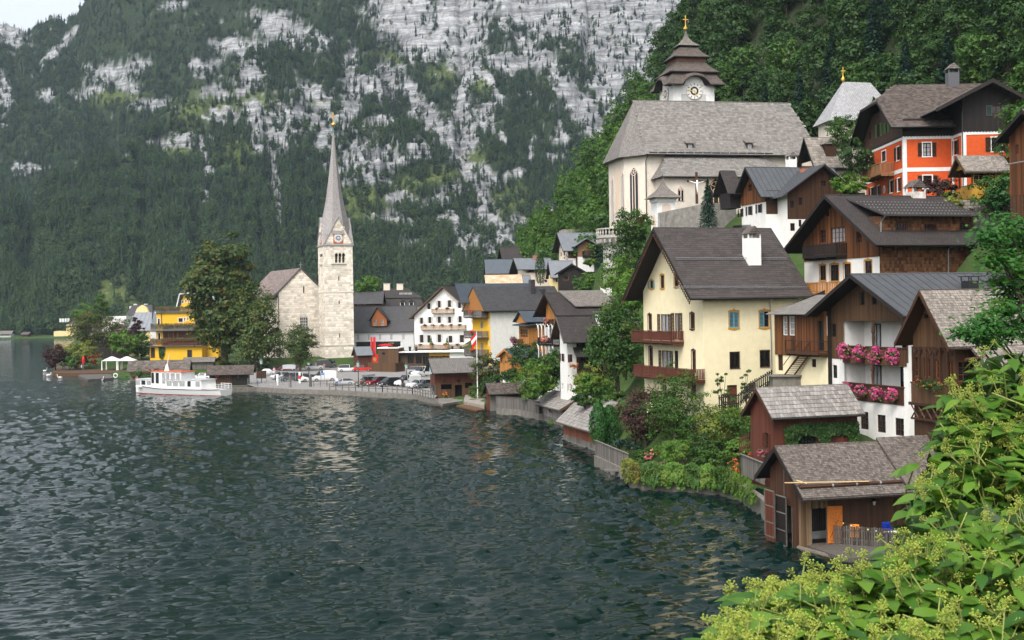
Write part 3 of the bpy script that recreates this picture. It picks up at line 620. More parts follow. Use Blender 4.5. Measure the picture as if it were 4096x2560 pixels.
    def chimney(s,x,y,z0,z1,wx,wy,mat,cap='house',capm=None):
        o = MB().box(x - wx / 2,x + wx / 2,y - wy / 2,y + wy / 2,z0,z1).build('chimney',mat,s.root);capm = capm or r_brown;q = MB();a,b = wx / 2 + .12,wy / 2 + .12
        if cap == 'house':
            for sx in (-1,1):
                for sy in (-1,1): q.box(x + sx * (wx / 2 - .06) - .06,x + sx * (wx / 2 - .06) + .06,y + sy * (wy / 2 - .06) - .06,y + sy * (wy / 2 - .06) + .06,z1,z1 + .4)
            q.box(x - .1,x + .1,y - .1,y + .1,z1,z1 + .4)
            q.build('chimney_vents',mat,o);q = MB();q.prism([(-a,z1 + .4),(a,z1 + .4),(0,z1 + .4 + a * .9)],lambda p,z,e: (x + p,y + e,z),-b,b);q.build('chimney_cap',capm,o)
        elif cap == 'slab': q.box(x - a,x + a,y - b,y + b,z1,z1 + .08);q.build('chimney_cap',capm,o)
        elif cap == 'hood':
            for sx in (-1,1):
                for sy in (-1,1): q.box(x + sx * wx / 2 - .03,x + sx * wx / 2 + .03,y + sy * wy / 2 - .03,y + sy * wy / 2 + .03,z1,z1 + .3)
            q.box(x - a - .1,x + a + .1,y - b,y + b,z1 + .3,z1 + .36);q.build('chimney_hood',capm,o)
        return o
    def pipe(s,pts,mat=None,r=.05): return MB().tube(pts,r,6).build('downpipe',mat or m_gut,s.root)
# ---------------------------------------------------------------- plants
L_deep = leafm('deep_green_leaves',(.012,.04,.008),(.035,.085,.014),(.05,.1,.015));L_mid = leafm('mid_green_leaves',(.025,.075,.01),(.06,.13,.018),(.08,.14,.02));L_bright = leafm('bright_green_leaves',(.05,.13,.012),(.10,.2,.022),(.14,.2,.03))
L_yel = leafm('yellow_green_leaves',(.10,.15,.015),(.17,.2,.03),(.2,.18,.04));L_autumn = leafm('turning_leaves',(.03,.06,.01),(.075,.085,.015),(.13,.08,.015));L_plum = leafm('dark_red_leaves',(.03,.012,.013),(.075,.03,.024),(.05,.035,.02))
L_thuja = leafm('thuja_green',(.012,.06,.01),(.03,.115,.018),None,.15);L_spruce = leafm('spruce_needles',(.01,.035,.022),(.025,.06,.035),None,.1);L_dry = leafm('dry_vine',(.12,.07,.03),(.2,.13,.06));L_red = leafm('red_foliage',(.22,.015,.012),(.3,.05,.02))
F_pink = leafm('pink_blossom',(.5,.035,.17),(.62,.16,.32),None,.2);F_red = leafm('red_blossom',(.55,.02,.02),(.7,.07,.04),None,.2);F_mag = leafm('magenta_blossom',(.35,.02,.2),(.5,.05,.3),None,.2);F_rose = leafm('rose_blossom',(.6,.12,.14),(.75,.3,.28),None,.2);F_orange = leafm('orange_blossom',(.6,.1,.03),(.75,.22,.06),None,.2)
def crown_mesh(name,mat,rx,ry,rz,n,leaf,seed,clump=.26,k=None,flat=.55,hang=0,hollow=.55,squash=1.,up=.5,jag=.25):
    """leaf-sized faces gathered in clumps through the outer half of a crown; origin at the crown's centre"""
    r = np.random.RandomState(seed);k = k or max(8,int(n / 45));u = r.normal(size=(k,3));u /= np.linalg.norm(u,axis=1)[:,None]
    rad = (hollow + (1 - hollow) * r.random_sample(k) ** .6)[:,None] * (1 + jag * (r.random_sample((k,1)) - .5) * 2)
    c = u * rad * np.array([rx,ry,rz]);c[:,2] = np.where(c[:,2] < 0,c[:,2] * squash,c[:,2])
    s = clump * min(rx,ry,rz) * r.uniform(.6,1.3,k);i = r.randint(0,k,n);d = r.normal(size=(n,3)) * .5;d[:,2] *= flat
    C = c[i] + d * s[i][:,None] * 1.2;C[:,2] -= hang * np.hypot(d[:,0],d[:,1]) * s[i]
    N = d * .8 + u[i] * .35 + np.array([0,0,up]) + r.normal(size=(n,3)) * .35
    return leaves(name,C,N,leaf * r.uniform(.6,1.3,n),mat,.55,seed + 1),c
def bush(name,label,cat,p,rx,ry,rz,mat,n=900,leaf=.13,group=None,seed=None,ground_=True,**k):
    """shrub: stems under a leafy crown; p = foot of the shrub"""
    seed = seed if seed is not None else rng.randrange(9999);p = Vector(p);o = empty(name,p,0,label,cat,group)
    me,c = crown_mesh('foliage',mat,rx,ry,rz,n,leaf,seed,**{**dict(hollow=.35,squash=.9),**k});link('foliage',me,o,Matrix.Translation((0,0,rz * .92)))
    q = MB()
    for j in range(min(7,len(c))):
        e = Vector(c[j]) + Vector((0,0,rz * .92));q.tube([(0,0,-.4),(e.x * .3,e.y * .3,e.z * .5),e],[.05 * rx ** .5,.03,.012],4)
    q.build('stem',M_bark,o)
    return o
def tree(name,label,p,h,rx,mat,n=5000,leaf=.22,group=None,seed=None,cz=.62,rzf=.4,ry=None,**k):
    """broadleaf tree: tapered trunk with limbs, crown of leaf clumps"""
    seed = seed if seed is not None else rng.randrange(9999);r = random.Random(seed);o = empty(name,p,0,label,'tree',group)
    me,c = crown_mesh('crown',mat,rx,ry or rx,h * rzf,n,leaf,seed,**k);link('crown',me,o,Matrix.Translation((0,0,h * cz)))
    q = MB();tr_ = h * .022;q.tube([(0,0,-.8),(r.uniform(-.1,.1),0,h * .25),(r.uniform(-.2,.2),r.uniform(-.2,.2),h * .55),(0,0,h * .9)],[tr_ * 1.5,tr_ * 1.1,tr_ * .7,.03],7)
    for j in range(0,min(len(c),22)):
        e = Vector(c[j]) + Vector((0,0,h * cz));b = h * r.uniform(.22,.5);q.tube([(0,0,b),Vector((e.x * .5,e.y * .5,b + (e.z - b) * .45)),e],[tr_ * .5,tr_ * .3,.02],4)
    q.build('trunk',M_bark,o)
    return o
def spruce(name,label,p,h,rad,mat=None,group=None,seed=1,n=None,droop=.35,base_=.06):
    mat = mat or L_spruce;r = np.random.RandomState(seed);o = empty(name,p,0,label,'tree',group);n = n or 3800
    f = r.random_sample(n) ** .75;z = h * (base_ + (1 - base_) * (1 - f));tier = np.sin(z / h * 60) * .12 + 1;R_ = rad * (f ** .85) * tier
    a = r.uniform(0,6.283,n);ka = np.sin(a * 7 + np.floor(z * 2.2) * 2.1) * .18 + .9;q = np.sqrt(r.random_sample(n)) * R_ * ka + .03
    C = np.stack([np.cos(a) * q,np.sin(a) * q,z - droop * q],1);N = np.stack([np.cos(a) * .45,np.sin(a) * .45,np.ones(n)],1) + r.normal(size=(n,3)) * .3
    link('crown',leaves('crown',C,N,r.uniform(.6,1.25,n) * rad * .13,mat,.4,seed,np.stack([np.cos(a),np.sin(a),-.4 * np.ones(n)],1)),o)
    MB().tube([(0,0,-.5),(0,0,h)],[h * .018,.015],6).build('trunk',M_bark,o)
    return o
def thuja(name,label,p,h,rad,group=None,seed=1,mat=None,n=3000):
    r = np.random.RandomState(seed);o = empty(name,p,0,label,'bush',group);z = r.random_sample(n) ** .9;prof = np.sin(np.clip(z,0,1) * 2.55 + .5) ** .8;prof = np.clip(prof,.06,1)
    a = r.uniform(0,6.283,n);ridge = 1 + .16 * np.sin(a * 5 + z * 6) + .1 * np.sin(a * 11 + z * 9);q = rad * prof * ridge * (.75 + .28 * r.random_sample(n))
    C = np.stack([np.cos(a) * q,np.sin(a) * q,z * h],1);N = np.stack([np.cos(a),np.sin(a),.2 * np.ones(n)],1) + r.normal(size=(n,3)) * .5
    link('foliage',leaves('foliage',C,N,r.uniform(.07,.15,n),mat or L_thuja,.45,seed,np.tile([0,0,1.],(n,1))),o);MB().tube([(0,0,-.4),(0,0,h * .8)],[.1,.03],5).build('stem',M_bark,o)
    return o
def climber(name,label,M,pts,mat,n,leaf,depth=.3,seed=0,cat='climber',group=None,parent=None,hang=None):
    """leaves over an outline on a wall: pts (a, z) polygon in the plane of matrix M (x along, -y outwards, z up)"""
    r = np.random.RandomState(seed);A = np.array(pts,float);lo,hi = A.min(0),A.max(0);q = r.uniform(lo,hi,(n * 3,2));q = q[inside(q[:,0],q[:,1],[tuple(p) for p in pts])][:n];m = len(q)
    lump = fbm(q[:,0] * 1.3 + seed,q[:,1] * 1.3,seed,4);C = np.stack([q[:,0],-(lump * 1.5 * depth) * (.5 + .5 * r.random_sample(m)) - .02,q[:,1]],1)
    N = np.stack([r.normal(size=m) * .4,-np.ones(m),.5 + r.normal(size=m) * .4],1)
    o = empty(name,M.translation,0,label,cat,group) if parent is None else parent
    Mr = M.copy();Mr.translation = (0,0,0) if parent is None else M.translation
    link('foliage',leaves('foliage',C,N,leaf * r.uniform(.6,1.3,m),mat,.6,seed,np.tile([0,0,-1.],(m,1))),o,Mr)
    return o
def flowers(name,label,p,rx,rz,fm,n=260,leaf=.05,gm=None,group=None,cat='flowers',ry=None,gn=.5,seed=None):
    """hanging or potted flowers: green foliage with blossoms over it, in a planter"""
    seed = seed if seed is not None else rng.randrange(9999);o = empty(name,p,0,label,cat,group);ry = ry or rx * .75
    me,_ = crown_mesh('foliage',gm or L_mid,rx,ry,rz,int(n * gn),leaf * 1.4,seed,hollow=.15,k=max(10,int(n * gn / 7)),clump=.5);link('foliage',me,o)
    me,_ = crown_mesh('blossoms',fm,rx * 1.04,ry * 1.08,rz * 1.03,n,leaf,seed + 5,hollow=.75,clump=.4,up=.1,k=max(14,n // 9),jag=.08);link('blossoms',me,o)
    MB().lathe([(rx * .3,-rz * .3),(rx * .42,rz * .15)],8).build('planter',p_brown,o)
    return o
# ================================================================ right-hand houses
def roofhit(s,x,y,k=0):
    o,a,b,La = s.planes[k];n = a.cross(b);ro,rd = s.ray(x,y);return ro + rd * ((o - ro).dot(n) / rd.dot(n))
House.roofhit = roofhit
EAVE = dict(soffit=p_dark,barge=p_dark)
# ---------------- pale yellow house with ornamented windows
H = House('yellow_house','cream yellow gabled house with two brown carved balconies and blue shutters','house',(697,1490),116,20,z7)
fo = dict(fr=p_brown,trim=p_brown,tw=.07)
H.win('l',[(360,475,392,572),(466,465,498,562)],**{**fo,'trim': m_ochre,'orn': 1});H.win('l',[(281,517,309,573)],**{**fo,'trim': m_ochre,'orn': 1,'sh': m_blue,'sw': .25})
H.win('l',[(268,772,297,890),(585,765,620,880)],**fo,orn=1,n=(2,3));H.win('l',[(362,768,428,960),(468,760,510,960)],n=(2,1),fr=p_brown,gl=m_curt,sh=p_brown,sw=.55)
H.win('l',[(275,1020,305,1185),(598,1045,628,1195)],**fo,orn=1,n=(2,3));H.win('l',[(370,1040,440,1210)],n=(2,1),fr=p_red,gl=m_curt,sh=p_dark,sw=.5);H.win('l',[(470,1045,498,1215)],n=(1,1),sh=p_dark,mode='closed',fr=p_dark)
H.win('l',[(373,1275,408,1375),(596,1298,632,1410)],n=(2,3),fr=p_brown,gl=m_curt,trim=m_ochre,tw=.05)
H.win('f',[(880,752,955,870)],fr=p_brown,trim=m_ochre,tw=.09,orn=1,sh=m_blue,mode='closed');H.win('f',[(1110,748,1185,865)],fr=p_brown,trim=m_ochre,tw=.09,orn=1,sh=m_blue,mode='half')
H.win('f',[(888,1055,960,1175),(1115,1045,1188,1165)],fr=p_brown,trim=p_brown,tw=.05,sh=p_dark,mode='closed');H.win('f',[(1040,1297,1076,1335)],fr=p_brown,trim=p_brown)
a0,zt = H.f(865,1305);a1,_ = H.f(945,1420);H.winm('f',a0,a1,0,zt,name='door',fr=p_red,gl=p_red,n=(1,1))
H.body(9.9,12.2,-3,10.75,m_cream,16.4,'u')
H.roof(10.85,16.5,r_dark,oe=(1.07,1.),og=(1.8,.9),**EAVE)
for y in (15,8): pass
H.shingles(H.planes[0],surf('dark_shingle',(.06,.05,.047),(.038,.032,.03),4,.7,.3,vary=.22,bump=.3),.62,.3,.025,tilt=.06,lap=1.05)
for yy_ in (362,578):                                   # snow guards: ladders along the roof
    q = MB();p0 = roofhit(H,470,yy_);p1 = roofhit(H,1310 if yy_ < 400 else 1465,yy_);nrm = Vector((0,-.68,.72))
    for dz in (.12,.32): q.tube([p0 + nrm * dz,p1 + nrm * dz],.025,4)
    for i in range(44): c = p0.lerp(p1,i / 43);q.tube([c + nrm * (.12 if i % 6 else 0),c + nrm * .33],.015,4)
    q.build('snow_guard',m_zinc,H.ro)
p = roofhit(H,1075,400);H.chimney(p.x,p.y + .5,p.z - .3,H.f(1075,195,p.y + .5)[1],1.35,1.1,m_white)
zb = H.l(540,975)[1];H.balcony('l',H.v(540,900),12.15,zb,1.3,.98,p_red,post=4);zb = H.l(700,1265)[1];H.balcony('l',H.v(700,1200),12.15,zb,1.15,.98,p_red,post=7)
q = MB()                                                 # carved drops along the gable edge
for i in range(30):
    f_ = (i + .5) / 30
    for sg in (0,1): v_ = 6.1 + (7.1 * f_ if sg else -7.1 * f_);z_2 = 16.35 - 6.55 * f_;q.box(-1.86,-1.8,v_ - .07,v_ + .07,z_2 - .48,z_2 - .2)
q.build('carved_edging',p_brown,H.ro);tag(H.ro.children[-1],None)
H.pipe([H.at(1208,640,'f',-1),H.at(1190,680,'f',-.15),H.at(1195,760,'f',-.1),Vector((H.at(1195,760)[0],-.08,0))],m_zinc)
HY_ = H
# ---------------- weathered brown chalet above it
H = House('brown_chalet','dark timber chalet with shingled side wall, black balcony and white lower storey','house',(985,1000),112,18,z8,zb=13)
fo = dict(fr=p_brown,trim=m_ochre,tw=.08,orn=1,n=(2,3))
H.win('l',[(525,685,575,795),(605,680,672,800),(708,670,762,790),(865,650,922,755)],**fo)
H.win('l',[(528,415,575,512),(805,432,845,508)],off=-.06,fr=p_red,n=(2,3));H.win('l',[(610,402,722,505)],off=-.06,fr=p_red,n=(4,3),gl=m_curt);H.win('l',[(575,270,600,312)],off=-.06,n=(1,1),fr=p_dark)
H.win('f',[(1655,640,1700,690)],fr=p_dark)
W,D = 10.5,12.4;H.W,H.D = W,D
H.wall('l',[(0,-5),(D,-5),(D,5.8),(0,5.8)],m_white);up = [(0,5.8),(D,5.8),(D,7.6),(D / 2,11.4),(0,7.6)];H.wall('l',up,w_warm,-.06,'timber_wall');H.planks('l',up,p_warm,.2,-.06)
s_wall = brick('shingle_siding',(.17,.075,.03),(.07,.036,.02),(.02,.012,.01),.2,.27,.015,.5,.8,.7,.6,(4,4,1),.5,(.035,.026,.022));p_sid = surf('siding_shingle',(.19,.085,.035),(.06,.032,.02),1.6,.8,.2,bump=.3,vary=.5)
Ff = [(0,-5),(W,-5),(W,7.6),(0,7.6)];H.wall('f',Ff,s_wall,0,'shingled_wall');MB().add([(W,0,-5),(W,D,-5),(W,D,7.6),(W,D / 2,11.4),(W,0,7.6)],[(0,1,2,3,4)]).add([(0,D,-5),(W,D,-5),(W,D,7.6),(0,D,7.6)],[(0,1,2,3)]).build('rear_wall',w_dark,H.root)
H.shingles((Vector((0,-.01,3.)),Vector((1,0,0)),Vector((0,0,3.6)),W),p_sid,.24,.3,.02,parent=H.root,lap=1.1,tilt=.05)
H.roof(7.7,11.5,r_dark,oe=(1.7,1.6),og=(1.5,.8),**EAVE)
u0,zb = H.f(1000,500,.5);u1,zt = H.f(1682,318,.5)
H2 = House('dormer',None,None,(985,1000),112,18,z8,zb=13,parent=H.root);H2.win('f',[(1098,358,1190,478),(1318,365,1412,480)],off=.5,fr=p_red,n=(4,3),gl=m_glass);H2.win('f',[(1585,362,1660,428)],off=.5,fr=p_brown,n=(3,2))
H2.wall('f',[(u0,zb - .3),(u1,zb - .3),(u1,zt),(u0,zt)],s_wall,.5);MB().add([(u0,.5,zb - .2),(u0,5.5,zt + .3),(u0,.5,zt)],[(0,1,2)]).build('cheek',s_wall,H2.root);MB().add([(u1,.5,zb - .2),(u1,5.5,zt + .3),(u1,.5,zt)],[(0,1,2)]).build('cheek',s_wall,H2.root)
H2.shingles((Vector((u0,.49,zb - .3)),Vector((1,0,0)),Vector((0,0,zt - zb + .3)),u1 - u0),p_sid,.24,.3,.02,parent=H2.root,lap=1.1,tilt=.05,limit=160,clip=lambda a,b: not any(o[2] - .1 < a + u0 < o[3] + .1 and o[4] - .3 < b + zb - .3 < o[5] for o in H2.op))
dr = MB().prism([(-.4,zt - .02),(5.9,11.25),(5.9,11.35),(-.4,zt + .1)],lambda p,q,a: (a,p,q),u0 - .35,u1 + .4).build('dormer_roof',r_dark,H2.root)
MB().tube([(u0 - .3,-.46,zt),(u1 + .4,-.46,zt)],.07,6).build('gutter',m_gut,dr);q = MB()
for r_ in range(5):
    for i in range(26):
        f_ = (r_ + .4) / 6;x = u0 + (u1 - u0) * (i + .5 * (r_ % 2)) / 26;q.box(x - .03,x + .03,-.4 + 6.3 * f_,-.4 + 6.3 * f_ + .14,zt + .1 + (11.35 - zt - .1) * f_,zt + .18 + (11.35 - zt - .1) * f_)
tag(q.build('snow_hooks',m_zinc,dr),kind='stuff')
MB().box(u0 - .2,u1 + .2,-1.2,.5,zb - .5,zb - .44).build('metal_ledge',m_zinc,H.root);H.pipe([(u0 - .25,-.4,zt),(u0 - .3,.2,zt - .5),(u0 - .3,.3,zb - .2)],m_zinc,.06);H.pipe([(7.1,-1.3,7),(6.8,-.3,6.4),(6.8,-.12,0)],m_zinc,.06)
zb = H.l(740,600,-.06)[1];H.balcony('l',H.v(740,560,0),H.v(400,560,-1.2),zb,1.2,1.05,p_dark,post=3,bw=.15);zb = H.l(720,888,-1.2)[1];H.balcony('l',H.v(735,850,-1.2),H.v(432,850,-1.2),zb,1.2,1.,p_orange,post=4,bw=.2)
p = roofhit(H,1250,240);p.y = 6.5;H.chimney(H.u(1248,150,6.5),6.5,10.4,H.f(1248,130,6.5)[1],1.4,1.3,surf('sooty_plaster',(.7,.68,.64),(.35,.3,.25),1.5,.9,bump=.3),capm=r_brown)
# ---------------- tan boarded house with loggias and pink flowers, and its annex
H = House('balcony_house','tan boarded house with two loggias hung with pink flowers under a grey metal roof','house',(1200,1500),95,18,z8,zb=4)
D,W = 10.3,13;H.W,H.D = W,D
def hole(H,x0,y0,x1,y1,cv): k = H.cv;H.cv = cv;a,zt = H.l(x0,y0);b_,zb = H.l(x1,y1);H.cv = k;r_ = (min(a,b_),max(a,b_),zb,zt);H.op.append(('l',0,*r_));return r_
H.win('l',[(835,880,872,985),(922,915,962,980)],fr=p_dark,n=(1,1));H.win('l',[(615,1125,655,1225)],fr=p_dark,n=(2,3));H.cv = b1;H.win('l',[(625,112,660,215)],fr=p_dark,n=(1,2));H.win('l',[(833,462,897,605),(960,485,1027,630),(1095,510,1165,655),(1235,535,1298,660)],fr=p_brown,n=(2,3));H.cv = z8
up = hole(H,702,1100,1185,1412,z8);lo = hole(H,712,90,1165,385,b1)
ztop = 10.45;zw = H.l(597,1385)[1];edge = H.v(692,1385)
H.wall('l',[(0,-2),(D,-2),(D,zw),(0,zw)],m_white,rd=.22);bw_ = [(0,zw),(D,zw),(D,ztop),(D / 2,12.8),(0,ztop)];H.wall('l',bw_,w_tan,0,'boarded_wall');H.planks('l',bw_,p_tan,.17)
H.wall('f',[(0,-2),(W,-2),(W,ztop),(0,ztop)],m_white);MB().add([(W,0,-2),(W,D,-2),(W,D,ztop),(W,D / 2,12.8),(W,0,ztop)],[(0,1,2,3,4)]).add([(0,D,-2),(W,D,-2),(W,D,ztop),(0,D,ztop)],[(0,1,2,3)]).build('rear_wall',w_tan,H.root)
for k_,(a0,a1,zb,zt) in enumerate((up,lo)):
    MB().add([(1.9,a0,zb),(1.9,a1,zb),(1.9,a1,zt),(1.9,a0,zt)],[(0,1,2,3)]).add([(0,a1,zb),(1.9,a1,zb),(1.9,a1,zt),(0,a1,zt)],[(0,1,2,3)]).add([(0,a0,zb),(1.9,a0,zb),(1.9,a0,zt),(0,a0,zt)],[(0,1,2,3)]).build('loggia_wall',m_white,H.root)
    MB().box(0,1.9,a0,a1,zb - .1,zb - .001).box(0,1.9,a0,a1,zt + .001,zt + .1).build('loggia_floor',p_tan,H.root)
    c = (a0 + a1) / 2
    for fr_,wd_ in ((.78,1.1),(.3,1.3)): link('loggia_door',win_meshes(wd_,zt - zb - .25,dict(fr=p_dark,n=(2,1),gl=m_curt if fr_ > .5 else m_glass,rd=.02))['window'],H.root,H.FM('l',a0 + (a1 - a0) * fr_,zb,1.86));MB().box(1.86,1.88,a0 + (a1 - a0) * fr_ - wd_ / 2,a0 + (a1 - a0) * fr_ + wd_ / 2,zb,zt - .3).build('door_pane',m_curt if fr_ > .5 else m_glass,H.root)
    q = MB().lathe([(.1,zb),(.1,zb + .9),(.16,zb + .95),(.09,zb + 1.1),(.12,zb + 1.7),(.09,zb + 2.),(.15,zb + 2.1),(.1,zt)],8,(-.02,c,0)).build('turned_post',p_tan,H.root)
    zr_ = zb + .95;MB().box(-.16,.06,a0 - .1,a1 + .1,zr_,zr_ + .08).build('rail',p_brown,H.root)
    H.planks('l',[(a0 - .05,zb - .35),(a1 + .05,zb - .35),(a1 + .05,zr_),(a0 - .05,zr_)],p_tan if k_ == 0 else p_brown,.16,-.04,name='parapet_board')
H.roof(10.55,12.95,r_metal,oe=(1.6,1.5),og=(1.5,.3),**EAVE);H.seams(H.planes[0],r_metal,.75)
H.chimney(H.u(1663,830,2),2,10.5,H.f(1663,800,2)[1],.9,.9,m_black,'hood',m_black)
HB = H
for k_,L_ in enumerate(([(715,1335),(825,1350),(945,1362),(1075,1368)],[(728,295),(835,308),(952,325),(1070,338)])):
    H.cv = (z8,b1)[k_]
    for i,(x,y) in enumerate(L_):
        p = H.M @ H.at(x,y,'l',-.45);flowers('hanging_flowers',('big ball of pink flowers hung from the upper loggia rail','smaller ball of pink flowers hung from the lower loggia rail')[k_],p,(.5,.42)[k_],(.62,.46)[k_],F_pink,700,.085,gn=.35,group='pink flower balls, ' + ('upper rail','lower rail')[k_])
H.cv = z8
H = House('timber_annex','dark timber annex with corrugated lean-to roof and open white window','house',(590,1500),104.7,18,z8,zb=4)
D = 8.4;zw = H.l(590,1380)[1];H.win('l',[(245,1068,288,1212),(292,1066,340,1214)],off=-.04,fr=m_wood_w,n=(1,3),gl=m_curt);H.win('l',[(515,1100,560,1330)],off=-.04,fr=p_dark,n=(1,1));H.win('l',[(465,1388,500,1455)],fr=p_brown,n=(2,1));H.win('l',[(208,1345,250,1480)],fr=p_brown,n=(1,1),gl=p_brown)
H.wall('l',[(0,-2.5),(D,-2.5),(D,zw),(0,zw)],m_cream);up = [(0,zw),(D,zw),(D,10.2),(0,10.2)];H.wall('l',up,w_warm,-.04,'timber_wall');H.planks('l',up,p_warm,.2,-.04)
MB().add([(0,D,-2.5),(5,D,-2.5),(5,D,12),(0,D,10.2)],[(0,1,2,3)]).add([(0,0,-2.5),(5,0,-2.5),(5,0,12),(0,0,10.2)],[(0,1,2,3)]).build('rear_wall',w_dark,H.root)
m_corr = surf('grey_corrugated_sheet',(.15,.14,.13),(.09,.085,.08),1.5,.7,.3,bump=.2,stain=.4,stainc=(.2,.19,.17))
def corrugated(parent,o,a,b,mat,w=.18,name='corrugated_roof'):
    La = a.length;n = int(La / w * 4);ah = a.normalized();nn = ah.cross(b).normalized();nn = -nn if nn.z < 0 else nn;q = MB();vs = []
    for i in range(n + 1): c = o + ah * (La * i / n) + nn * (.035 * math.cos(i * math.pi / 2));vs += [c,c + b]
    q.add(vs,[(2 * i,2 * i + 2,2 * i + 3,2 * i + 1) for i in range(n)]);return q.build(name,mat,parent)
corrugated(H.root,Vector((-.8,D + .2,9.95)),Vector((0,-D + 1.2,0)),Vector((5,0,1.6)),m_corr)
H.balcony('l',H.v(590,1330),H.v(340,1330),H.l(500,1340)[1],.9,.95,p_brown,post=4,boards=False)
# outside stair of the annex
st_ = empty('outside_stair',H.M @ Vector((-.5,H.v(400,1350) + .3,zw - .3)),R(18),'steep open brown wooden stair leading up to the annex balcony','stairs')
pt,pb = H.M @ H.at(378,1350,'l',-.9),H.M @ H.at(255,1520,'l',-.9);st_.location = pb;st_.rotation_euler = (0,0,0);dv = pt - pb;sd_ = Vector((.75,-.3,0))
for s_ in (0,1): MB().tube([sd_ * s_,dv + sd_ * s_],.09,4).build('stringer',p_red,st_);MB().tube([sd_ * s_ + Vector((0,0,.95)),dv + sd_ * s_ + Vector((0,0,.95))],.04,4).build('handrail',p_brown,st_)
for i in range(11): c = dv * ((i + .5) / 11);MB().add([c,c + sd_,c + sd_ + Vector((.22,.1,0)),c + Vector((.22,.1,0)),c + Vector((0,0,.04)),c + sd_ + Vector((0,0,.04)),c + sd_ + Vector((.22,.1,.04)),c + Vector((.22,.1,.04))],[(0,1,2,3),(4,5,6,7),(0,1,5,4),(2,3,7,6),(0,3,7,4),(1,2,6,5)]).build('tread',p_tan,st_)
o = MB().box(-1.1,1.3,-.9,.9,-1.2,0).box(-1.3,1.5,-1.1,1.1,0,.12).build('stair_landing',m_conc);o.location = pb;thing(o,'grey concrete landing at the foot of the outside stair','landing')
# ---------------- alpine cabin with steep shingle roof
H = House('alpine_cabin','brown carved timber cabin with steep grey shingle roof and a band of windows','house',(1555,1500),80,18,z8,zb=6)
D,W = 4.3,9.5;H.W,H.D = W,D;H.cv = b1
H.win('l',[(1238,50,1285,205),(1312,60,1362,212),(1397,70,1445,220),(1482,78,1532,228)],fr=p_warm,fw=.09,n=(2,3));H.win('f',[(1572,78,1715,238)],fr=p_warm,fw=.09,n=(3,3));zs = H.l(1380,262)[1];zd = H.l(1555,425)[1]
H.cv = z8;H.win('l',[(1315,1050,1345,1088)],fr=p_dark,n=(1,1));zg = H.l(1555,1310)[1]
H.body(W,D,-4,6.75,w_brown,9.4,'u');H.planks('l',[(.02,zg),(D,zg),(D,6.6),(D / 2,9.3),(.02,6.6)],p_tan,.15,0);par = [(-.05,zd),(D + .05,zd),(D + .05,zs),(-.05,zs)]
H.planks('l',par,p_tan,.2,-.14,.035,'carved_board');H.planks('f',[(0,zd),(5,zd),(5,zs),(0,zs)],p_tan,.2,-.14,.035,'carved_board');MB().box(-.2,.02,-.2,D + .1,zs,zs + .1).box(0,5,-.2,.02,zs,zs + .1).box(-.3,.02,-.3,D + .2,zd - .18,zd).box(0,5,-.3,.02,zd - .18,zd).build('ledge',p_brown,H.root)
q = MB()
for i in range(6):
    v0,v1 = D * i / 6,D * (i + 1) / 6
    for s_ in (0,1): q.tube([(-.2,v0 if s_ else v1,zd - .2),(-.2,v1 if s_ else v0,zd - 1.)],.06,4)
q.box(-.28,-.12,0,D,zd - 1.1,zd - .98);q.build('bracket_lattice',p_brown,H.root);q = MB()
for i in range(7): q.tube([(-.05,D * i / 6,zg + .02),(-.05,D * i / 6,zs)],.07,4)
for i in range(8): q.tube([(-.06,D * i / 8,zg - .05),(-.06,D * (i + .5) / 8,zg - .45),(-.06,D * (i + 1) / 8,zg - .05)],.04,4)
q.build('timber_framing',p_brown,H.root)
H.roof(6.85,9.5,r_brown,oe=(.7,.6),og=(1.,.5),soffit=p_brown,barge=p_brown,gutter=False)
sh_l = surf('grey_shingle',(.27,.24,.21),(.12,.103,.09),2.2,.85,.2,bump=.35,vary=.3,stretch=(4,.8,1));sh_b = surf('brown_shingle',(.15,.128,.112),(.07,.06,.053),2.2,.85,.2,bump=.35,vary=.35,stretch=(4,.8,1))
H.shingles(H.planes[0],sh_l,.17,.2,.03,lap=1.35,tilt=.1)
pl = (Vector((.6,-2.6,4.6)),Vector((1,0,0)),Vector((0,1.9,1.45)),8.);MB().prism([(-2.6,4.55),(-.55,6.1),(-.55,6.),(-2.6,4.45)],lambda p,q,a: (a,p,q),.6,8.6).build('lower_roof',r_brown,H.root);H.shingles(pl,sh_l,.17,.2,.03,lap=1.35,tilt=.1,parent=H.root,limit=200)
MB().box(.8,8.4,-2.2,0,-4,4.6).build('lower_wall',w_brown,H.root)
MB().tube([(-.6,-1.75,5.35),(1.2,-1.4,5.45)],.1,6).build('log_gutter',p_brown,H.root)
H.cv = b1;p = H.M @ H.at(1350,262,'l',-.35);flowers('window_box_flowers','long green window box with orange red blossoms on the timber cabin',p,.5,.32,F_orange,130,.05,L_deep,ry=2.4,gn=7)
HA = H
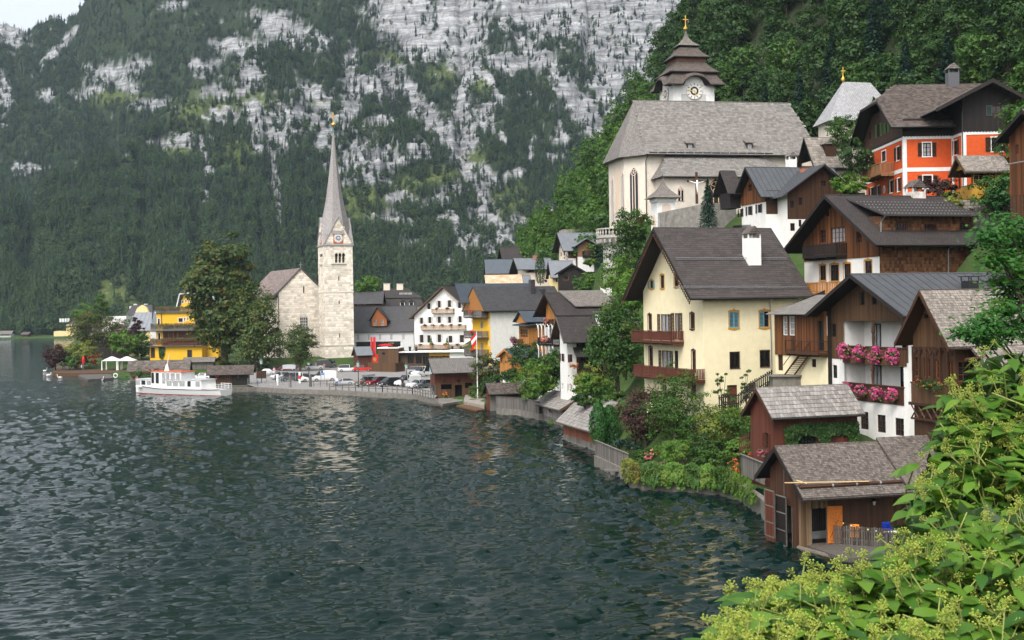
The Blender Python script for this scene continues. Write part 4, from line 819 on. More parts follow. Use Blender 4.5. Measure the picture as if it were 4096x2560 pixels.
# ---------------- near boathouse
p_fence = surf('dark_weathered_wood',(.10,.088,.076),(.045,.04,.035),3,.85,.2,stretch=(5,.8,1),vary=.4)
H = House('near_boathouse','brown plank boathouse with shingle roof, slatted water gates and orange door','boathouse',(697,850),78.5,15,b3,zb=.3)
D,W = 3.7,9.5;H.W,H.D = W,D
dr_ = H.f(785,585)[0],H.f(893,585)[0];H.op.append(('f',0,dr_[0],dr_[1],0,2.15));H.op.append(('l',0,.9,3.3,-1,2.2))
H.body(W,D,-1.2,4.25,w_grey,5.6,'u');p_boat = surf('lake_worn_boards',(.2,.13,.07),(.07,.042,.025),1.5,.85,.2,stretch=(8,.35,1),vary=.45)
H.planks('f',[(0,-.6),(1.95,-.6),(1.95,4.2),(0,4.2)],p_boat,.16);H.planks('f',[(1.95,0),(W,0),(W,4.2),(1.95,4.2)],p_brown,.2);H.planks('l',[(0,-.6),(D,-.6),(D,4.25),(D / 2,5.6),(0,4.25)],p_brown,.16)
MB().box(.3,W - .3,.3,D - .2,-.9,.02).build('floor',p_dark,H.root)
H.roof(4.3,5.7,r_brown,oe=(1.75,1.),og=(.6,.5),soffit=p_dark,barge=p_dark,gutter=False)
H.shingles(H.planes[0],sh_b,.19,.155,.022,lap=1.4,tilt=.1);pl = H.planes[0];nv = pl[2].normalized()
lg = MB().tube([pl[0] + nv * .75 + Vector((.1,0,.16)),pl[0] + nv * .75 + Vector((9.6,0,.16))],.1,7).build('log_gutter',p_brown,H.ro)
for i in range(5): c = pl[0] + nv * .75 + Vector((2.2 + 1.6 * i,0,.16));MB().tube([c,c + Vector((.12,0,0))],.118,7).build('gutter_strap',m_zinc,lg)
mp = plain('fresh_plank',(.62,.42,.2),.6)
for k_,(a,b_) in enumerate((((258,1040),(890,1028)),((345,1020),(425,1045)))):
    H.cv = b1;A_,B_ = roofhit(H,*a),roofhit(H,*b_);H.cv = b3;o = MB().box(-.5,.5,-.08,.08,-.02,.02).build('loose_plank',mp);A_,B_ = H.M @ (A_ + Vector((0,-.1,.3))),H.M @ (B_ + Vector((0,-.1,.3)));d_ = B_ - A_
    o.location = (A_ + B_) / 2;o.rotation_euler = d_.to_track_quat('X','Z').to_euler();o.scale = (d_.length,1,1);thing(o,('long fresh yellow plank lying along the boathouse roof edge','short fresh plank lying askew across the longer one')[k_],'plank')
pp = H.roof  # second, slightly higher roof part to the right
MB().prism([(-1.7,3.28),(1.85,5.95),(1.85,6.05),(-1.7,3.42)],lambda p,q,a: (a,p,q),6.4,10.2).build('raised_roof',r_brown,H.root);H.shingles((Vector((6.4,-1.7,3.42)),Vector((1,0,0)),Vector((0,3.55,2.63)),3.8),sh_b,.19,.155,.022,lap=1.4,tilt=.1,parent=H.root,limit=120)
def gate(x0,x1,y0,y1,mat,lab,uo):
    a0,zt = H.l(x0,y0,uo);a1,zb = H.l(x1,y1,uo);w = abs(a1 - a0);h = zt - zb;g = empty('water_gate',H.M @ Vector((uo,min(a0,a1),zb)),R(15) + math.pi / 2,lab,'gate')
    q = MB()
    for z in (0,h * .3,h * .65,h - .06): q.box(0,w,-.03,.03,z,z + .07)
    q.box(0,.06,-.03,.03,0,h).box(w - .06,w,-.03,.03,0,h).build('frame',p_grey,g);n = int(w / .17)
    for i in range(n): MB().box(.08 + (w - .16) * i / n,.08 + (w - .16) * i / n + .1,-.02,.02,-.25,h - .04).build('slat',mat,g)
gate(452,528,447,800,p_red,'reddish slatted water gate on the lake side of the boathouse',-.55);gate(526,612,485,860,p_dark,'grey slatted water gate next to the plank wall',-.3)
g = empty('orange_door',H.M @ Vector((dr_[1],-.02,0)),R(15 - 14),'bright orange plank door standing open on the boathouse','door')
for i in range(6): MB().box(.155 * i,.155 * i + .148,-.02,.02,0,2.25).build('plank',plain('orange_paint',(.55,.16,.015),.6,vary=.1),g)
MB().box(.02,.9,-.05,-.02,1.9,2.02).box(.02,.9,-.05,-.02,.2,.32).tube([(.08,-.035,.3),(.85,-.035,1.9)],.05,4).build('brace',plain('orange_paint',(.55,.16,.015),.6,vary=.1),g);MB().tube([(.5,-.07,1.15),(.5,-.1,1.3)],.03,5).build('handle',m_gold,g)
o = MB().tube([(0,0,0),(1.4,-2.4,-.1)],[.16,.15],8).build('base_log',surf('old_log',(.16,.13,.1),(.08,.065,.05),2,.9,stretch=(.5,5,1)));o.location = H.M @ Vector((-.1,-.1,-.15));thing(o,'old grey log beam edging the dock below the boathouse','log')
o = MB().box(0,9,-4.4,-.02,-.25,0).box(.1,8.9,-4.3,-.1,-1.5,-.25).build('dock',p_fence);o.location = H.M.translation + Vector((.5,0,-.02));o.rotation_euler = (0,0,R(15));thing(o,'grey plank dock in front of the boathouse door','dock')
fn = empty('picket_fence',H.M @ Vector((2.1,-.4,0)),R(-28),'grey picket fence on the dock by the boathouse','fence')
for i in range(24): MB().box(.15 * i,.15 * i + .1,-.015,.015,.02,1.12 + .06 * rng.random()).build('picket',p_fence,fn)
MB().box(0,3.6,.015,.06,.3,.38).box(0,3.6,.015,.06,.85,.93).build('rail',p_fence,fn);MB().box(-.1,3.7,-.12,.12,-.2,.02).build('base_beam',p_fence,fn)
q = MB();pts = [Vector((.02 * math.sin(t * 3),-.05,1.62 - .62 * math.sin(t * 1.45) ** .8 + .0 * t)) + Vector((3.4 * t,0,0)) for t in [i / 14 for i in range(15)]];sl_ = empty('string_of_bulbs',H.M @ Vector((1.95,-.4,.0)),R(-28),'string of small coloured bulbs hanging along the picket fence','string lights');q.tube(pts,.012,4).build('cord',m_green,sl_)
for i in range(1,14,2): MB().lathe([(.01,0),(.035,-.03),(.045,-.07),(.02,-.11)],6,pts[i]).build('bulb',plain('bulb%d' % (i % 3),[(.7,.6,.2),(.6,.1,.05),(.5,.5,.5)][i % 3],.2),sl_)
o = MB().box(0,.55,-.06,-.03,-.75,0).box(0,.55,-.03,.07,0,.025).box(0,.55,.07,.09,-.5,0).build('towel',surf('orange_towel',(.75,.28,.02),(.6,.2,.015),8,.95,bump=.6));o.location = H.M @ Vector((2.9,-.95,1.22));o.rotation_euler = (0,0,R(-28));thing(o,'orange towel hung over the picket fence','towel')
la = empty('wall_lantern',H.M @ H.at(1225,540,'f',-.3),R(15),'black iron wall lantern under the boathouse eave','lantern');MB().tube([(0,.3,.25),(0,.1,.35),(0,0,.25)],.02,5).build('bracket',m_black,la);MB().lathe([(.02,.22),(.22,.06),(.2,.04)],8).build('hood',m_black,la);MB().lathe([(.1,.04),(.07,-.2)],6).build('glass',plain('milky_glass',(.5,.5,.45),.2),la)
mc = plain('blue_plastic',(.01,.05,.42),.3)
for i in range(5):
    c = empty('plastic_chair',H.M @ Vector((H.u(1320,690,-.9),-.9,.36 + .1 * i)),R(15),'blue plastic garden chair in the stack by the boathouse wall','chair','stacked blue chairs')
    MB().box(-.25,.25,-.25,.25,0,.04).build('seat',mc,c);MB().box(-.25,.25,.2,.25,.04,.42).build('backrest',mc,c)
    for sx in (-.22,.22): MB().box(sx - .02,sx + .02,-.25,.2,.2,.23).build('armrest',mc,c)
    for sx in (-.22,.22):
        for sy in (-.22,.22): MB().tube([(sx,sy,0),(sx * 1.1,sy * 1.1,-.4)],.025,5).build('leg',mc,c)
tb = empty('garden_table',H.M @ Vector((H.u(1370,720,-1.6),-1.6,0)),R(15),'small table under a white patterned cloth beside the blue chairs','table');MB().box(-.5,.5,-.4,.4,.7,.73).build('cloth',plain('white_cloth',(.7,.72,.75),.9),tb)
for sx in (-.4,.4):
    for sy in (-.3,.3): MB().tube([(sx,sy,0),(sx,sy,.7)],.025,5).build('leg',m_zinc,tb)
bt = empty('moored_boat',H.M @ Vector((2.6,1.9,-.1)),R(20),'white rowing boat lying inside the dark boathouse','boat');vs = []
for i,(x,w_,h_) in enumerate([(-1.8,.35,.4),(-.6,.6,.38),(.6,.58,.4),(1.6,.25,.5),(2.,.02,.58)]): vs += [(x,-w_,h_),(x,-w_ * .6,.02),(x,w_ * .6,.02),(x,w_,h_)]
MB().add(vs,[(i * 4 + j,i * 4 + j + 1,i * 4 + j + 5,i * 4 + j + 4) for i in range(4) for j in range(3)] + [(0,1,2,3)]).build('hull',plain('white_gloss',(.75,.75,.73),.25),bt)
HN = H
# ---------------- small ivy-grown shed
H = House('ivy_shed','red brown shed with silvery shingle roof and dark ivy over its side wall','shed',(185,735),95,18,b1,zb=3.3)
H.win('l',[(113,622,146,750)],fr=p_brown,n=(2,2),sh=p_red,sw=.3);H.win('f',[(355,640,500,720)],fr=p_dark,n=(2,1));H.body(7,3.5,-2,3.75,w_red,5.05,'u');H.planks('l',[(0,-1.5),(3.5,-1.5),(3.5,3.7),(1.75,5.),(0,3.7)],p_red,.17);H.planks('f',[(0,-1.5),(7,-1.5),(7,3.5),(0,3.5)],p_red,.17)
H.roof(3.7,5.25,r_grey,oe=(.6,.6),og=(.5,.3),soffit=p_brown,barge=p_brown);sh_s = surf('silver_shingle',(.3,.28,.262),(.12,.11,.1),1.4,.8,.25,bump=.3,vary=.28,stretch=(6,.5,1));H.shingles(H.planes[0],sh_s,.3,.42,.028,lap=1.12,tilt=.08)
pts = [(H.f(x,y)[0],H.f(x,y)[1]) for x,y in ((250,600),(300,560),(500,555),(805,545),(815,690),(740,700),(730,640),(600,640),(590,710),(520,720),(500,650),(380,640),(340,720),(262,720))]
climber('ivy','dark glossy ivy hanging over the side wall of the shed',H.M @ Matrix.Translation((0,-.03,0)),pts,L_deep,2600,.13,.3,5,'ivy')
p = H.M @ H.at(95,775,'l',-.35);flowers('window_flowers','pink petunias in the box under the shed window',p,.4,.3,F_pink,150,.06)
# ================================================================ hillside: orange house, churches, upper houses
# ---------------- orange house
H = House('orange_house','orange rendered house with white borders, dark green shutters and dark timber gables','house',(788,1130),132,0,z6)
D,W = 14.4,5.2;H.W,H.D = W,D;gs_ = dict(fr=p_dark,n=(2,3),trim=m_trimw,tw=.1,sh=m_green,gl=m_glass)
H.win('f',[(928,702,990,803)],**{**gs_,'gl': m_curt});H.win('f',[(930,950,998,1046)],**gs_);H.win('l',[(520,818,548,872),(730,738,752,830)],**gs_,sw=.6);H.win('l',[(617,772,650,835)],fr=m_green,gl=m_green,trim=m_trimw,n=(1,1));H.win('l',[(535,1042,556,1128),(585,1028,602,1112),(680,990,700,1075),(737,972,755,1065)],**gs_,sw=.55)
H.wall('f',[(0,-3),(W,-3),(W,6.4),(0,6.4)],m_orange);H.wall('l',[(0,-3),(D,-3),(D,6.4),(0,6.4)],m_orange)
H.win('l',[(585,565,608,650),(650,548,664,620)],off=-.05,fr=p_brown,sh=m_lgreen,n=(2,2),sw=.6);H.win('l',[(526,620,538,672)],off=-.05,fr=p_dark)
H.wall('l',[(0,6.4),(D,6.4),(D,7.9),(D / 2 + 3.4,10.2),(D / 2 - 3.4,10.2),(0,7.9)],w_dark,-.05,'timber_gable');H.planks('l',[(0,6.4),(D,6.4),(D,7.9),(D / 2 + 3.4,10.2),(D / 2 - 3.4,10.2),(0,7.9)],p_brown,.24,-.05);H.wall('f',[(0,6.4),(W,6.4),(W,8.2),(0,8.2)],w_dark,-.05,'timber_wall')
MB().box(W,11,.2,D,-3,8.5).build('rear_wing',m_orange,H.root)
ZM = 3.02
def borders(H,face,a0,a1,off,z0=-.5,mid=True):
    fn = (lambda a,b_,c,d_: (a,b_,off - .04,off,c,d_)) if face == 'f' else (lambda a,b_,c,d_: (off - .04,off,a,b_,c,d_))
    q = MB().box(*fn(a0,a0 + .32,z0,6.1)).box(*fn(a1 - .32,a1,z0,6.1)).box(*fn(a0,a1,6.1,6.42))
    if mid: q.box(*fn(a0 + .32,a1 - .32,ZM - .2,ZM + .2))
    q.build('white_border',m_trimw,H.root);Ms = []
    n = int((a1 - a0) / .3)
    for i in range(n): Ms.append(H.FM(face,a0 + (a1 - a0) * (i + .5) / n,6.47,off - .07) @ Matrix.Rotation(math.pi / 4,4,'Y') @ Matrix.Diagonal((.2,.04,.2,1)))
    put_pieces(H.root,'scallop',p_dark,Ms,H.M)
borders(H,'f',0,W,0);borders(H,'l',0,D,0)
# wing
u0,u1,vf = 5.0,9.95,-3.
H.win('f',[(1447,662,1525,765)],off=vf,**gs_);H.win('l',[(1162,690,1188,788)],off=u0,fr=p_dark,n=(2,3),trim=m_trimw,tw=.1,sh=m_green,sw=.5)
H.wall('f',[(u0,-3),(u1,-3),(u1,6.4),(u0,6.4)],m_orange,vf);H.wall('l',[(vf,-3),(0,-3),(0,6.4),(vf,6.4)],m_orange,u0);borders(H,'f',u0,u1,vf,mid=False);borders(H,'l',vf,0,u0,mid=False)
H.win('f',[(1450,418,1525,495)],off=vf - .06,fr=p_red,n=(2,1),sh=plain('slate_green_paint',(.06,.1,.095),.6),sw=.55);wp = [(u0,6.4),(u1,6.4),(u1,9.5),(7.5,10.9),(u0,9.6)]
H.wall('f',wp,w_dark,vf - .06,'timber_gable');H.planks('f',wp,p_dark,.26,vf - .06);H.wall('l',[(vf,6.4),(1.5,6.4),(1.5,9.5),(vf,9.5)],w_dark,u0 - .02,'timber_wall');MB().box(u1 - .05,u1,vf,3,-3,9.3).build('wing_side',m_orange,H.root)
sh_o = surf('orange_house_shingle',(.11,.088,.077),(.055,.045,.04),2.5,.85,.2,bump=.3,vary=.4);OG = 1.5;Ze,Zr,OE = 7.94,12.75,1.1;kk = (Zr - Ze) / 7.2;zt_ = Ze - kk * OE;hip = 3.2;cz_ = Zr - kk * hip
rm = MB().add([(-OG,-OE,zt_),(11.5,-OE,zt_),(11.5,7.2,Zr),(1.2,7.2,Zr),(-OG,7.2 - hip,cz_)],[(0,1,2,3,4)]).add([(-OG,D + OE,zt_),(11.5,D + OE,zt_),(11.5,7.2,Zr),(1.2,7.2,Zr),(-OG,7.2 + hip,cz_)],[(0,1,2,3,4)]).add([(-OG,7.2 - hip,cz_),(1.2,7.2,Zr),(-OG,7.2 + hip,cz_)],[(0,1,2)])
H.ro = rm.build('roof',r_brown,H.root);MB().add([(-OG + .02,-OE,zt_ - .12),(11.5,-OE,zt_ - .12),(11.5,7.2,Zr - .12),(1.2,7.2,Zr - .12),(-OG + .02,7.2 - hip,cz_ - .12)],[(0,1,2,3,4)]).add([(-OG + .02,D + OE,zt_ - .12),(11.5,D + OE,zt_ - .12),(11.5,7.2,Zr - .12),(1.2,7.2,Zr - .12),(-OG + .02,7.2 + hip,cz_ - .12)],[(0,1,2,3,4)]).build('soffit',p_dark,H.ro)
q = MB()
for a,b_ in (((-OE,zt_),(7.2 - hip,cz_)),((D + OE,zt_),(7.2 + hip,cz_))): q.prism([(a[0],a[1] + .05),(b_[0],b_[1] + .05),(b_[0],b_[1] - .25),(a[0],a[1] - .2)],lambda p,z,e: (e,p,z),-OG - .05,-OG)
q.prism([(7.2 - hip,cz_ + .05),(7.2 + hip,cz_ + .05),(7.2 + hip,cz_ - .2),(7.2 - hip,cz_ - .2)],lambda p,z,e: (e,p,z),-OG - .05,-OG);q.build('bargeboard',p_dark,H.ro)
sv = Vector((0,7.2 + OE,Zr - zt_));H.shingles((Vector((-OG,-OE,zt_ + .01)),Vector((1,0,0)),sv,13),sh_o,.34,.3,.03,lap=1.2,tilt=.08,clip=lambda a,b: b < sv.length * .66 or a > (b / sv.length - .62) * 7.2)
MB().tube([(-OG,-OE - .06,zt_),(6,-OE - .06,zt_)],.08,6).build('gutter',m_gut,H.ro);MB().tube([(1.2,7.2,Zr),(11.5,7.2,Zr)],.1,5).build('ridge_cap',r_brown,H.ro)
q = MB().prism([(7.5,11.25),(1.9,8.4),(1.9,8.52),(7.5,11.38)],lambda p,z,e: (p,e,z),-4.5,6).prism([(7.5,11.25),(10.9,9.35),(10.9,9.47),(7.5,11.38)],lambda p,z,e: (p,e,z),-4.5,6);wr_ = q.build('wing_roof',r_brown,H.root)
q = MB().prism([(7.5,11.42),(1.9,8.56),(1.9,8.2),(7.5,11.)],lambda p,z,e: (p,e,z),-4.56,-4.5).prism([(7.5,11.42),(10.9,9.5),(10.9,9.15),(7.5,11.)],lambda p,z,e: (p,e,z),-4.56,-4.5);q.build('bargeboard',p_dark,wr_)
H.pipe([(5.1,-4,9),(4.9,-3.2,8.4),(4.92,-3.1,-1)]);H.chimney(H.u(1150,200,7.2),7.2,12.,H.f(1150,175,7.2)[1],1.15,1.1,plain('grey_sheet',(.09,.09,.10),.5),capm=r_grey)
zb = H.l(715,925)[1];H.balcony('l',H.v(715,900,0),H.v(460,960,-1.5),zb,1.5,1.05,surf('pale_brown_wood',(.28,.14,.06),(.16,.075,.035),3,.7,stretch=(6,1,1),vary=.25),post=6,bw=.13)
q = MB().lathe([(.42,0),(.42,.03)],16).build('round_emblem',m_trimw,H.root,H.FM('l',H.v(640,1050),H.l(640,1055)[1],-.05) @ Matrix.Rotation(math.pi / 2,4,'X'));MB().lathe([(.33,.031),(.33,.05)],16).build('emblem_picture',plain('emblem_paint',(.3,.36,.42),.6),q)
# ---------------- garden porch of the orange house
H = House('garden_porch','mustard wooden porch with shingled gable roof on a rubble arch','porch',(1300,1120),122,2,z6)
D,W = 3.3,3.3;zp_ = H.f(1300,1020)[1];zr_ = zp_ + 3.;H.W,H.D = W,D
MB().box(0,W,0,.06,-.05,zp_).box(0,.06,0,D,-.05,zp_).build('parapet',p_mustard,H.root);MB().box(-.05,W,-.05,D,-.2,-.05).build('floor',p_brown,H.root)
H.planks('f',[(0,0),(W,0),(W,zp_),(0,zp_)],p_mustard,.3,0);H.planks('l',[(0,0),(D,0),(D,zp_),(0,zp_)],p_mustard,.3,0)
ze_ = H.f(1300,915)[1]
for x,y in ((.08,.08),(W - .08,.08),(.08,D - .08),(W - .08,D - .08),(1.2,.08)): MB().box(x - .07,x + .07,y - .07,y + .07,zp_,ze_ + .2).build('post',p_tan,H.root)
MB().box(.02,W,.02,.12,zp_ - .001,zp_ + .08).box(.02,.12,.12,D,zp_,zp_ + .08).build('rail',p_tan,H.root);H.winm('f',.15,2.3,zp_ + .1,ze_ - .05,0.05,False,fr=p_mustard,n=(4,3));H.winm('f',2.35,W,zp_ + .1,ze_,0.05,False,fr=p_mustard,n=(1,1),gl=p_mustard)
H.roof(ze_ + .25,ze_ + 1.5,r_grey,oe=(.55,.55),og=(.8,.4),soffit=p_tan,barge=p_tan,gutter=False);H.shingles(H.planes[0],sh_l,.25,.22,.03,lap=1.2,limit=160);MB().add([(-.3,0,ze_ + .3),(-.3,D,ze_ + .3),(-.3,D / 2,ze_ + 1.4)],[(0,1,2)]).build('gable_panel',p_mustard,H.root)
q = MB();n = 10                                       # rubble arch wall under it
pts = [(-2.4,-2.6),(-2.1,-2.6)] + [(-1. + 1.1 * math.cos(math.pi - i * math.pi / n),-2.6 + 1.7 * math.sin(i * math.pi / n)) for i in range(n + 1)] + [(W,-2.6),(W,-.2),(-2.4,-.2)]
q.prism(pts,lambda p,z,e: (p + .6,e,z),-.25,0);q.box(-1.8,W,1.2,1.4,-3,-.2);q.build('rubble_arch',brick('rubble_courses',(.38,.34,.29),(.22,.2,.17),(.12,.11,.09),.5,.35,.03,.5,.95,1.,.6,(2,2,1)),H.root)
# ---------------- timber house at the right edge
H = House('timber_house','dark weathered timber house with grey shingle gable roof beside the orange house','house',(1940,1010),106,14,z6)
H.win('l',[(1632,715,1652,785)],fr=p_red,n=(2,3));H.body(7,6.2,-2.5,4.7,w_warm,6.3,'u');H.planks('l',[(0,-.5),(6.2,-.5),(6.2,4.7),(3.1,6.2),(0,4.7)],p_warm,.22);H.roof(4.7,6.4,r_grey,oe=(.8,.8),og=(.9,.5));MB().tube([(-.5,6.1,2.2),(-.45,1,2.2)],.06,6).build('pipe',m_zinc,H.root)
# ---------------- picket fence and stone wall right of the brown chalet
def line_fence(name,label,pts,h,mat,w=.12,gap=.03,th=.03,rails=(.25,.8),group=None,cap=False,picks='slat',pick_h=None):
    p0 = Vector(pts[0]);o = empty(name,p0,0,label,'fence',group);k = 0
    for A_,B_ in zip(pts[:-1],pts[1:]):
        A_,B_ = Vector(A_) - p0,Vector(B_) - p0;d_ = B_ - A_;L = d_.xy.length;ang = math.atan2(d_.y,d_.x);n = max(1,int(L / (w + gap)))
        M = Matrix.Translation(A_) @ Matrix.Rotation(ang,4,'Z');sl = d_.z / L;Ms = []
        for i in range(n): x = L * (i + .5) / n;hh_ = h * rng.uniform(.97,1.04);Ms.append(M @ Matrix.Translation((x,0,x * sl + hh_ / 2)) @ Matrix.Diagonal((L / n - gap,th,hh_,1)))
        put_pieces(o,picks,mat,Ms,Matrix.Translation(p0));q = MB()
        for r_ in rails: q.add([M @ Vector(c) for c in ((0,th / 2,r_ * h),(L,th / 2,L * sl + r_ * h),(L,th / 2 + .05,L * sl + r_ * h),(0,th / 2 + .05,r_ * h),(0,th / 2,r_ * h + .09),(L,th / 2,L * sl + r_ * h + .09),(L,th / 2 + .05,L * sl + r_ * h + .09),(0,th / 2 + .05,r_ * h + .09))],[(0,1,2,3),(4,5,6,7),(0,1,5,4),(2,3,7,6),(0,3,7,4),(1,2,6,5)])
        if cap: q.add([M @ Vector(c) for c in ((0,-.09,h),(L,-.09,L * sl + h),(L,.09,L * sl + h),(0,.09,h),(0,-.09,h + .06),(L,-.09,L * sl + h + .06),(L,.09,L * sl + h + .06),(0,.09,h + .06))],[(0,1,2,3),(4,5,6,7),(0,1,5,4),(2,3,7,6),(0,3,7,4),(1,2,6,5)])
        q.build('rail',mat,o)
    return o
def wall_run(name,label,pts,depth,h,mat,cat='wall',kind=None):
    p0 = Vector(pts[0]);q = MB()
    for A_,B_ in zip(pts[:-1],pts[1:]):
        A_,B_ = Vector(A_) - p0,Vector(B_) - p0;d_ = (B_ - A_);n_ = Vector((-d_.y,d_.x,0)).normalized() * depth
        vs = [A_,B_,B_ + n_,A_ + n_];q.add([v - Vector((0,0,h)) for v in vs] + vs,[(0,1,5,4),(1,2,6,5),(2,3,7,6),(3,0,4,7),(4,5,6,7),(0,1,2,3)])
    o = q.build(name,mat);o.location = p0;return tag(o,label,cat,None,kind) if kind is None else tag(o,kind=kind)
m_rub = MATS['rubble_courses']
A_,B_ = P(*z6(1300,1340),122),P(*z6(1760,1320),116)
line_fence('picket_fence','grey weathered picket fence on the stone wall beside the chalet',[A_,B_],2.2 * .85,p_grey,.16,.05);wall_run('stone_wall','rough pale stone retaining wall under the upper picket fence',[A_ + Vector((0,-.1,.05)),B_ + Vector((0,-.1,.05))],.5,4.5,m_rub)
# ---------------- house with grey metal cross roof
H = House('metal_roof_house','white and brown timber house under a grey sheet metal cross-gabled roof','house',(1200,1300),150,14,z5,zb=22)
D,W = 6.8,10.;H.W,H.D = W,D;ws = dict(fr=p_dark,n=(2,2),sh=p_dark,sw=.4)
H.win('l',[(1022,1322,1040,1372),(1075,1305,1100,1360),(1142,1292,1165,1345)],**ws)
H.wall('l',[(0,-4),(D,-4),(D,4.6),(0,4.6)],m_white);g_ = [(0,4.6),(D,4.6),(D,5.7),(D / 2,8.7),(0,5.7)];H.win('l',[(1078,1158,1108,1198)],off=-.05,fr=p_red);H.wall('l',g_,w_warm,-.05,'timber_gable');H.planks('l',g_,p_warm,.22,-.05)
zf = H.f(1270,1355)[1];H.wall('f',[(0,-4),(2.9,-4),(2.9,zf),(0,zf)],m_white);H.wall('f',[(0,zf),(2.9,zf),(2.9,5.9),(0,5.9)],w_brown,0,'boarded_wall');H.planks('f',[(0,zf),(1.6,zf),(1.6,5.9),(0,5.9)],p_brown,3.,0) if False else None
MB().box(2.9,W,0,D,-4,5.9).build('rear_wall',w_brown,H.root)
H.roof(5.75,8.85,r_metal,oe=(.8,.8),og=(1.,.4));H.seams(H.planes[0],r_metal,.62)
v2 = -2.5;H.cv = z5;H.win('f',[(1362,1262,1390,1315),(1418,1240,1445,1295),(1362,1415,1395,1468),(1418,1392,1440,1440)],off=v2,fr=p_dark,n=(2,2));H.cv = z6;H.win('f',[(158,985,198,1030)],off=v2,fr=p_dark);ua,ub = 1.45,9.3;uc = (ua + ub) / 2 + .4;zf = 2.4
H.wall('f',[(ua,-4),(ub,-4),(ub,zf),(ua,zf)],m_white,v2);H.wall('f',[(ua,zf),(ub,zf),(ub,5.4),(uc,8.2),(ua,5.4)],w_brown,v2,'timber_gable');MB().add([(ua,v2,-4),(ua,0,-4),(ua,0,5.6),(ua,v2,5.4)],[(0,1,2,3)]).build('wing_side',m_white,H.root);MB().add([(ub,v2,-4),(ub,D,-4),(ub,D,5.6),(ub,v2,5.4)],[(0,1,2,3)]).build('wing_side',m_white,H.root)
q = MB().prism([(uc,8.5),(ua - 1.,4.85),(ua - 1.,4.95),(uc,8.62)],lambda p,z,e: (p,e,z),v2 - .8,D / 2).prism([(uc,8.5),(ub + 1.,5.),(ub + 1.,5.1),(uc,8.62)],lambda p,z,e: (p,e,z),v2 - .8,D / 2 + 1);wr_ = q.build('wing_roof',r_metal,H.root)
H.seams((Vector((ua - 1,v2 - .8,4.95)),Vector((0,1,0)),Vector((uc - ua + 1,0,3.67)),6.5),r_metal,.55,parent=wr_);MB().prism([(uc,8.64),(ub + 1,5.12),(ub + 1,4.8),(uc,8.3)],lambda p,z,e: (p,e,z),v2 - .86,v2 - .8).build('bargeboard',p_dark,wr_)
H.cv = z5;H.chimney(H.u(1463,1060,1.),1.,6.5,H.f(1463,1040,1.)[1],1.0,.9,brick('chimney_brick',(.42,.12,.05),(.32,.09,.04),(.3,.26,.22),.25,.08,.012),'slab',m_black);H.chimney(H.u(1368,1000,5.5),5.5,6,H.f(1368,990,5.5)[1],1.0,1.,m_white,capm=r_grey)
H.balcony('l',4.2,6.2,1.2,1.4,1.,p_dark,post=2)
q = MB().prism([(-1,6.),(1.4,9.),(1.4,9.1),(-1,6.1)],lambda p,z,e: (e,p + 7.2,z),-2.,0).prism([(3.8,6.),(1.4,9.),(1.4,9.1),(3.8,6.1)],lambda p,z,e: (e,p + 7.2,z),-2.,0);q.build('rear_roof',r_dark,H.root);MB().box(-1.4,0,7,10,4.4,6.3).build('rear_gable',w_dark,H.root)
# ---------------- parish church on the terrace
r_church = brick('church_shingle_roof',(.215,.2,.186),(.13,.121,.113),(.07,.062,.057),.22,.24,.02,.5,.85,.7,.55,(3,3,1),.3,(.16,.14,.125),gs=2.)
H = House('parish_church','pale parish church with huge grey shingle roof, polygonal apse and tall gothic window','church',(400,1390),186,12,z5)
ZE,ZR = 9.55,18.1;DN = 14.;plan = [(26.5,0),(0,0),(-2.4,3.1),(-2.4,10.9),(0,DN),(26.5,DN)];FZ = -6
q = MB()
for a,b_ in zip(plan,plan[1:] + plan[:1]): q.add([(a[0],a[1],FZ),(b_[0],b_[1],FZ),(b_[0],b_[1],ZE + .3),(a[0],a[1],ZE + .3)],[(0,1,2,3)])
q.build('wall',m_church,H.root)
oh = .9;ev = [(26.9,-oh),(-.4,-oh),(-2.4 - oh,2.8),(-2.4 - oh,11.2),(-.4,DN + oh),(26.9,DN + oh)];RL,RR = (.5,7),(25.,7)
E = [(x,y,ZE - .4) for x,y in ev];A_,B_ = (*RL,ZR),(*RR,ZR);q = MB().add(E + [A_,B_],[(0,1,6,7),(1,2,6),(2,3,6),(3,4,6),(4,5,7,6),(5,0,7),(5,4,3,2,1,0)]);H.ro = q.build('roof',r_church,H.root)
H.shingles((Vector((-.4,-oh,ZE - .38)),Vector((1,0,0)),Vector((0,7 + oh,ZR - ZE + .4)),27.3),surf('church_shingle',(.225,.21,.195),(.125,.116,.108),2.,.85,.2,bump=.3,vary=.22),.5,.38,.03,lap=1.1,tilt=.06,clip=lambda a,b: a > b * .075 and a < 27.3 - b * .14)
MB().tube([(-.4,-oh - .08,ZE - .35),(26.9,-oh - .08,ZE - .35)],.1,6).build('gutter',m_gut,H.ro);q = MB()
for i in range(14): q.box(.3 + i * 1.35,1.5 + i * 1.35,-oh + .15,-oh + .2,ZE - .2,ZE + .05)
q.build('snow_guard',m_gut,H.ro);MB().tube([A_,B_],.13,6).build('ridge_cap',r_church,H.ro);MB().lathe([(.03,0),(.03,1.),(.18,1.2),(.18,1.35),(.03,1.55),(.02,2.1)],8,(RL[0],RL[1],ZR)).build('finial',m_gut,H.ro)
MB().tube([(.05,-.9,ZE - .3),(-.12,-.2,ZE - 1.2),(-.1,-.12,-2)],.07,6).build('downpipe',m_gut,H.root)
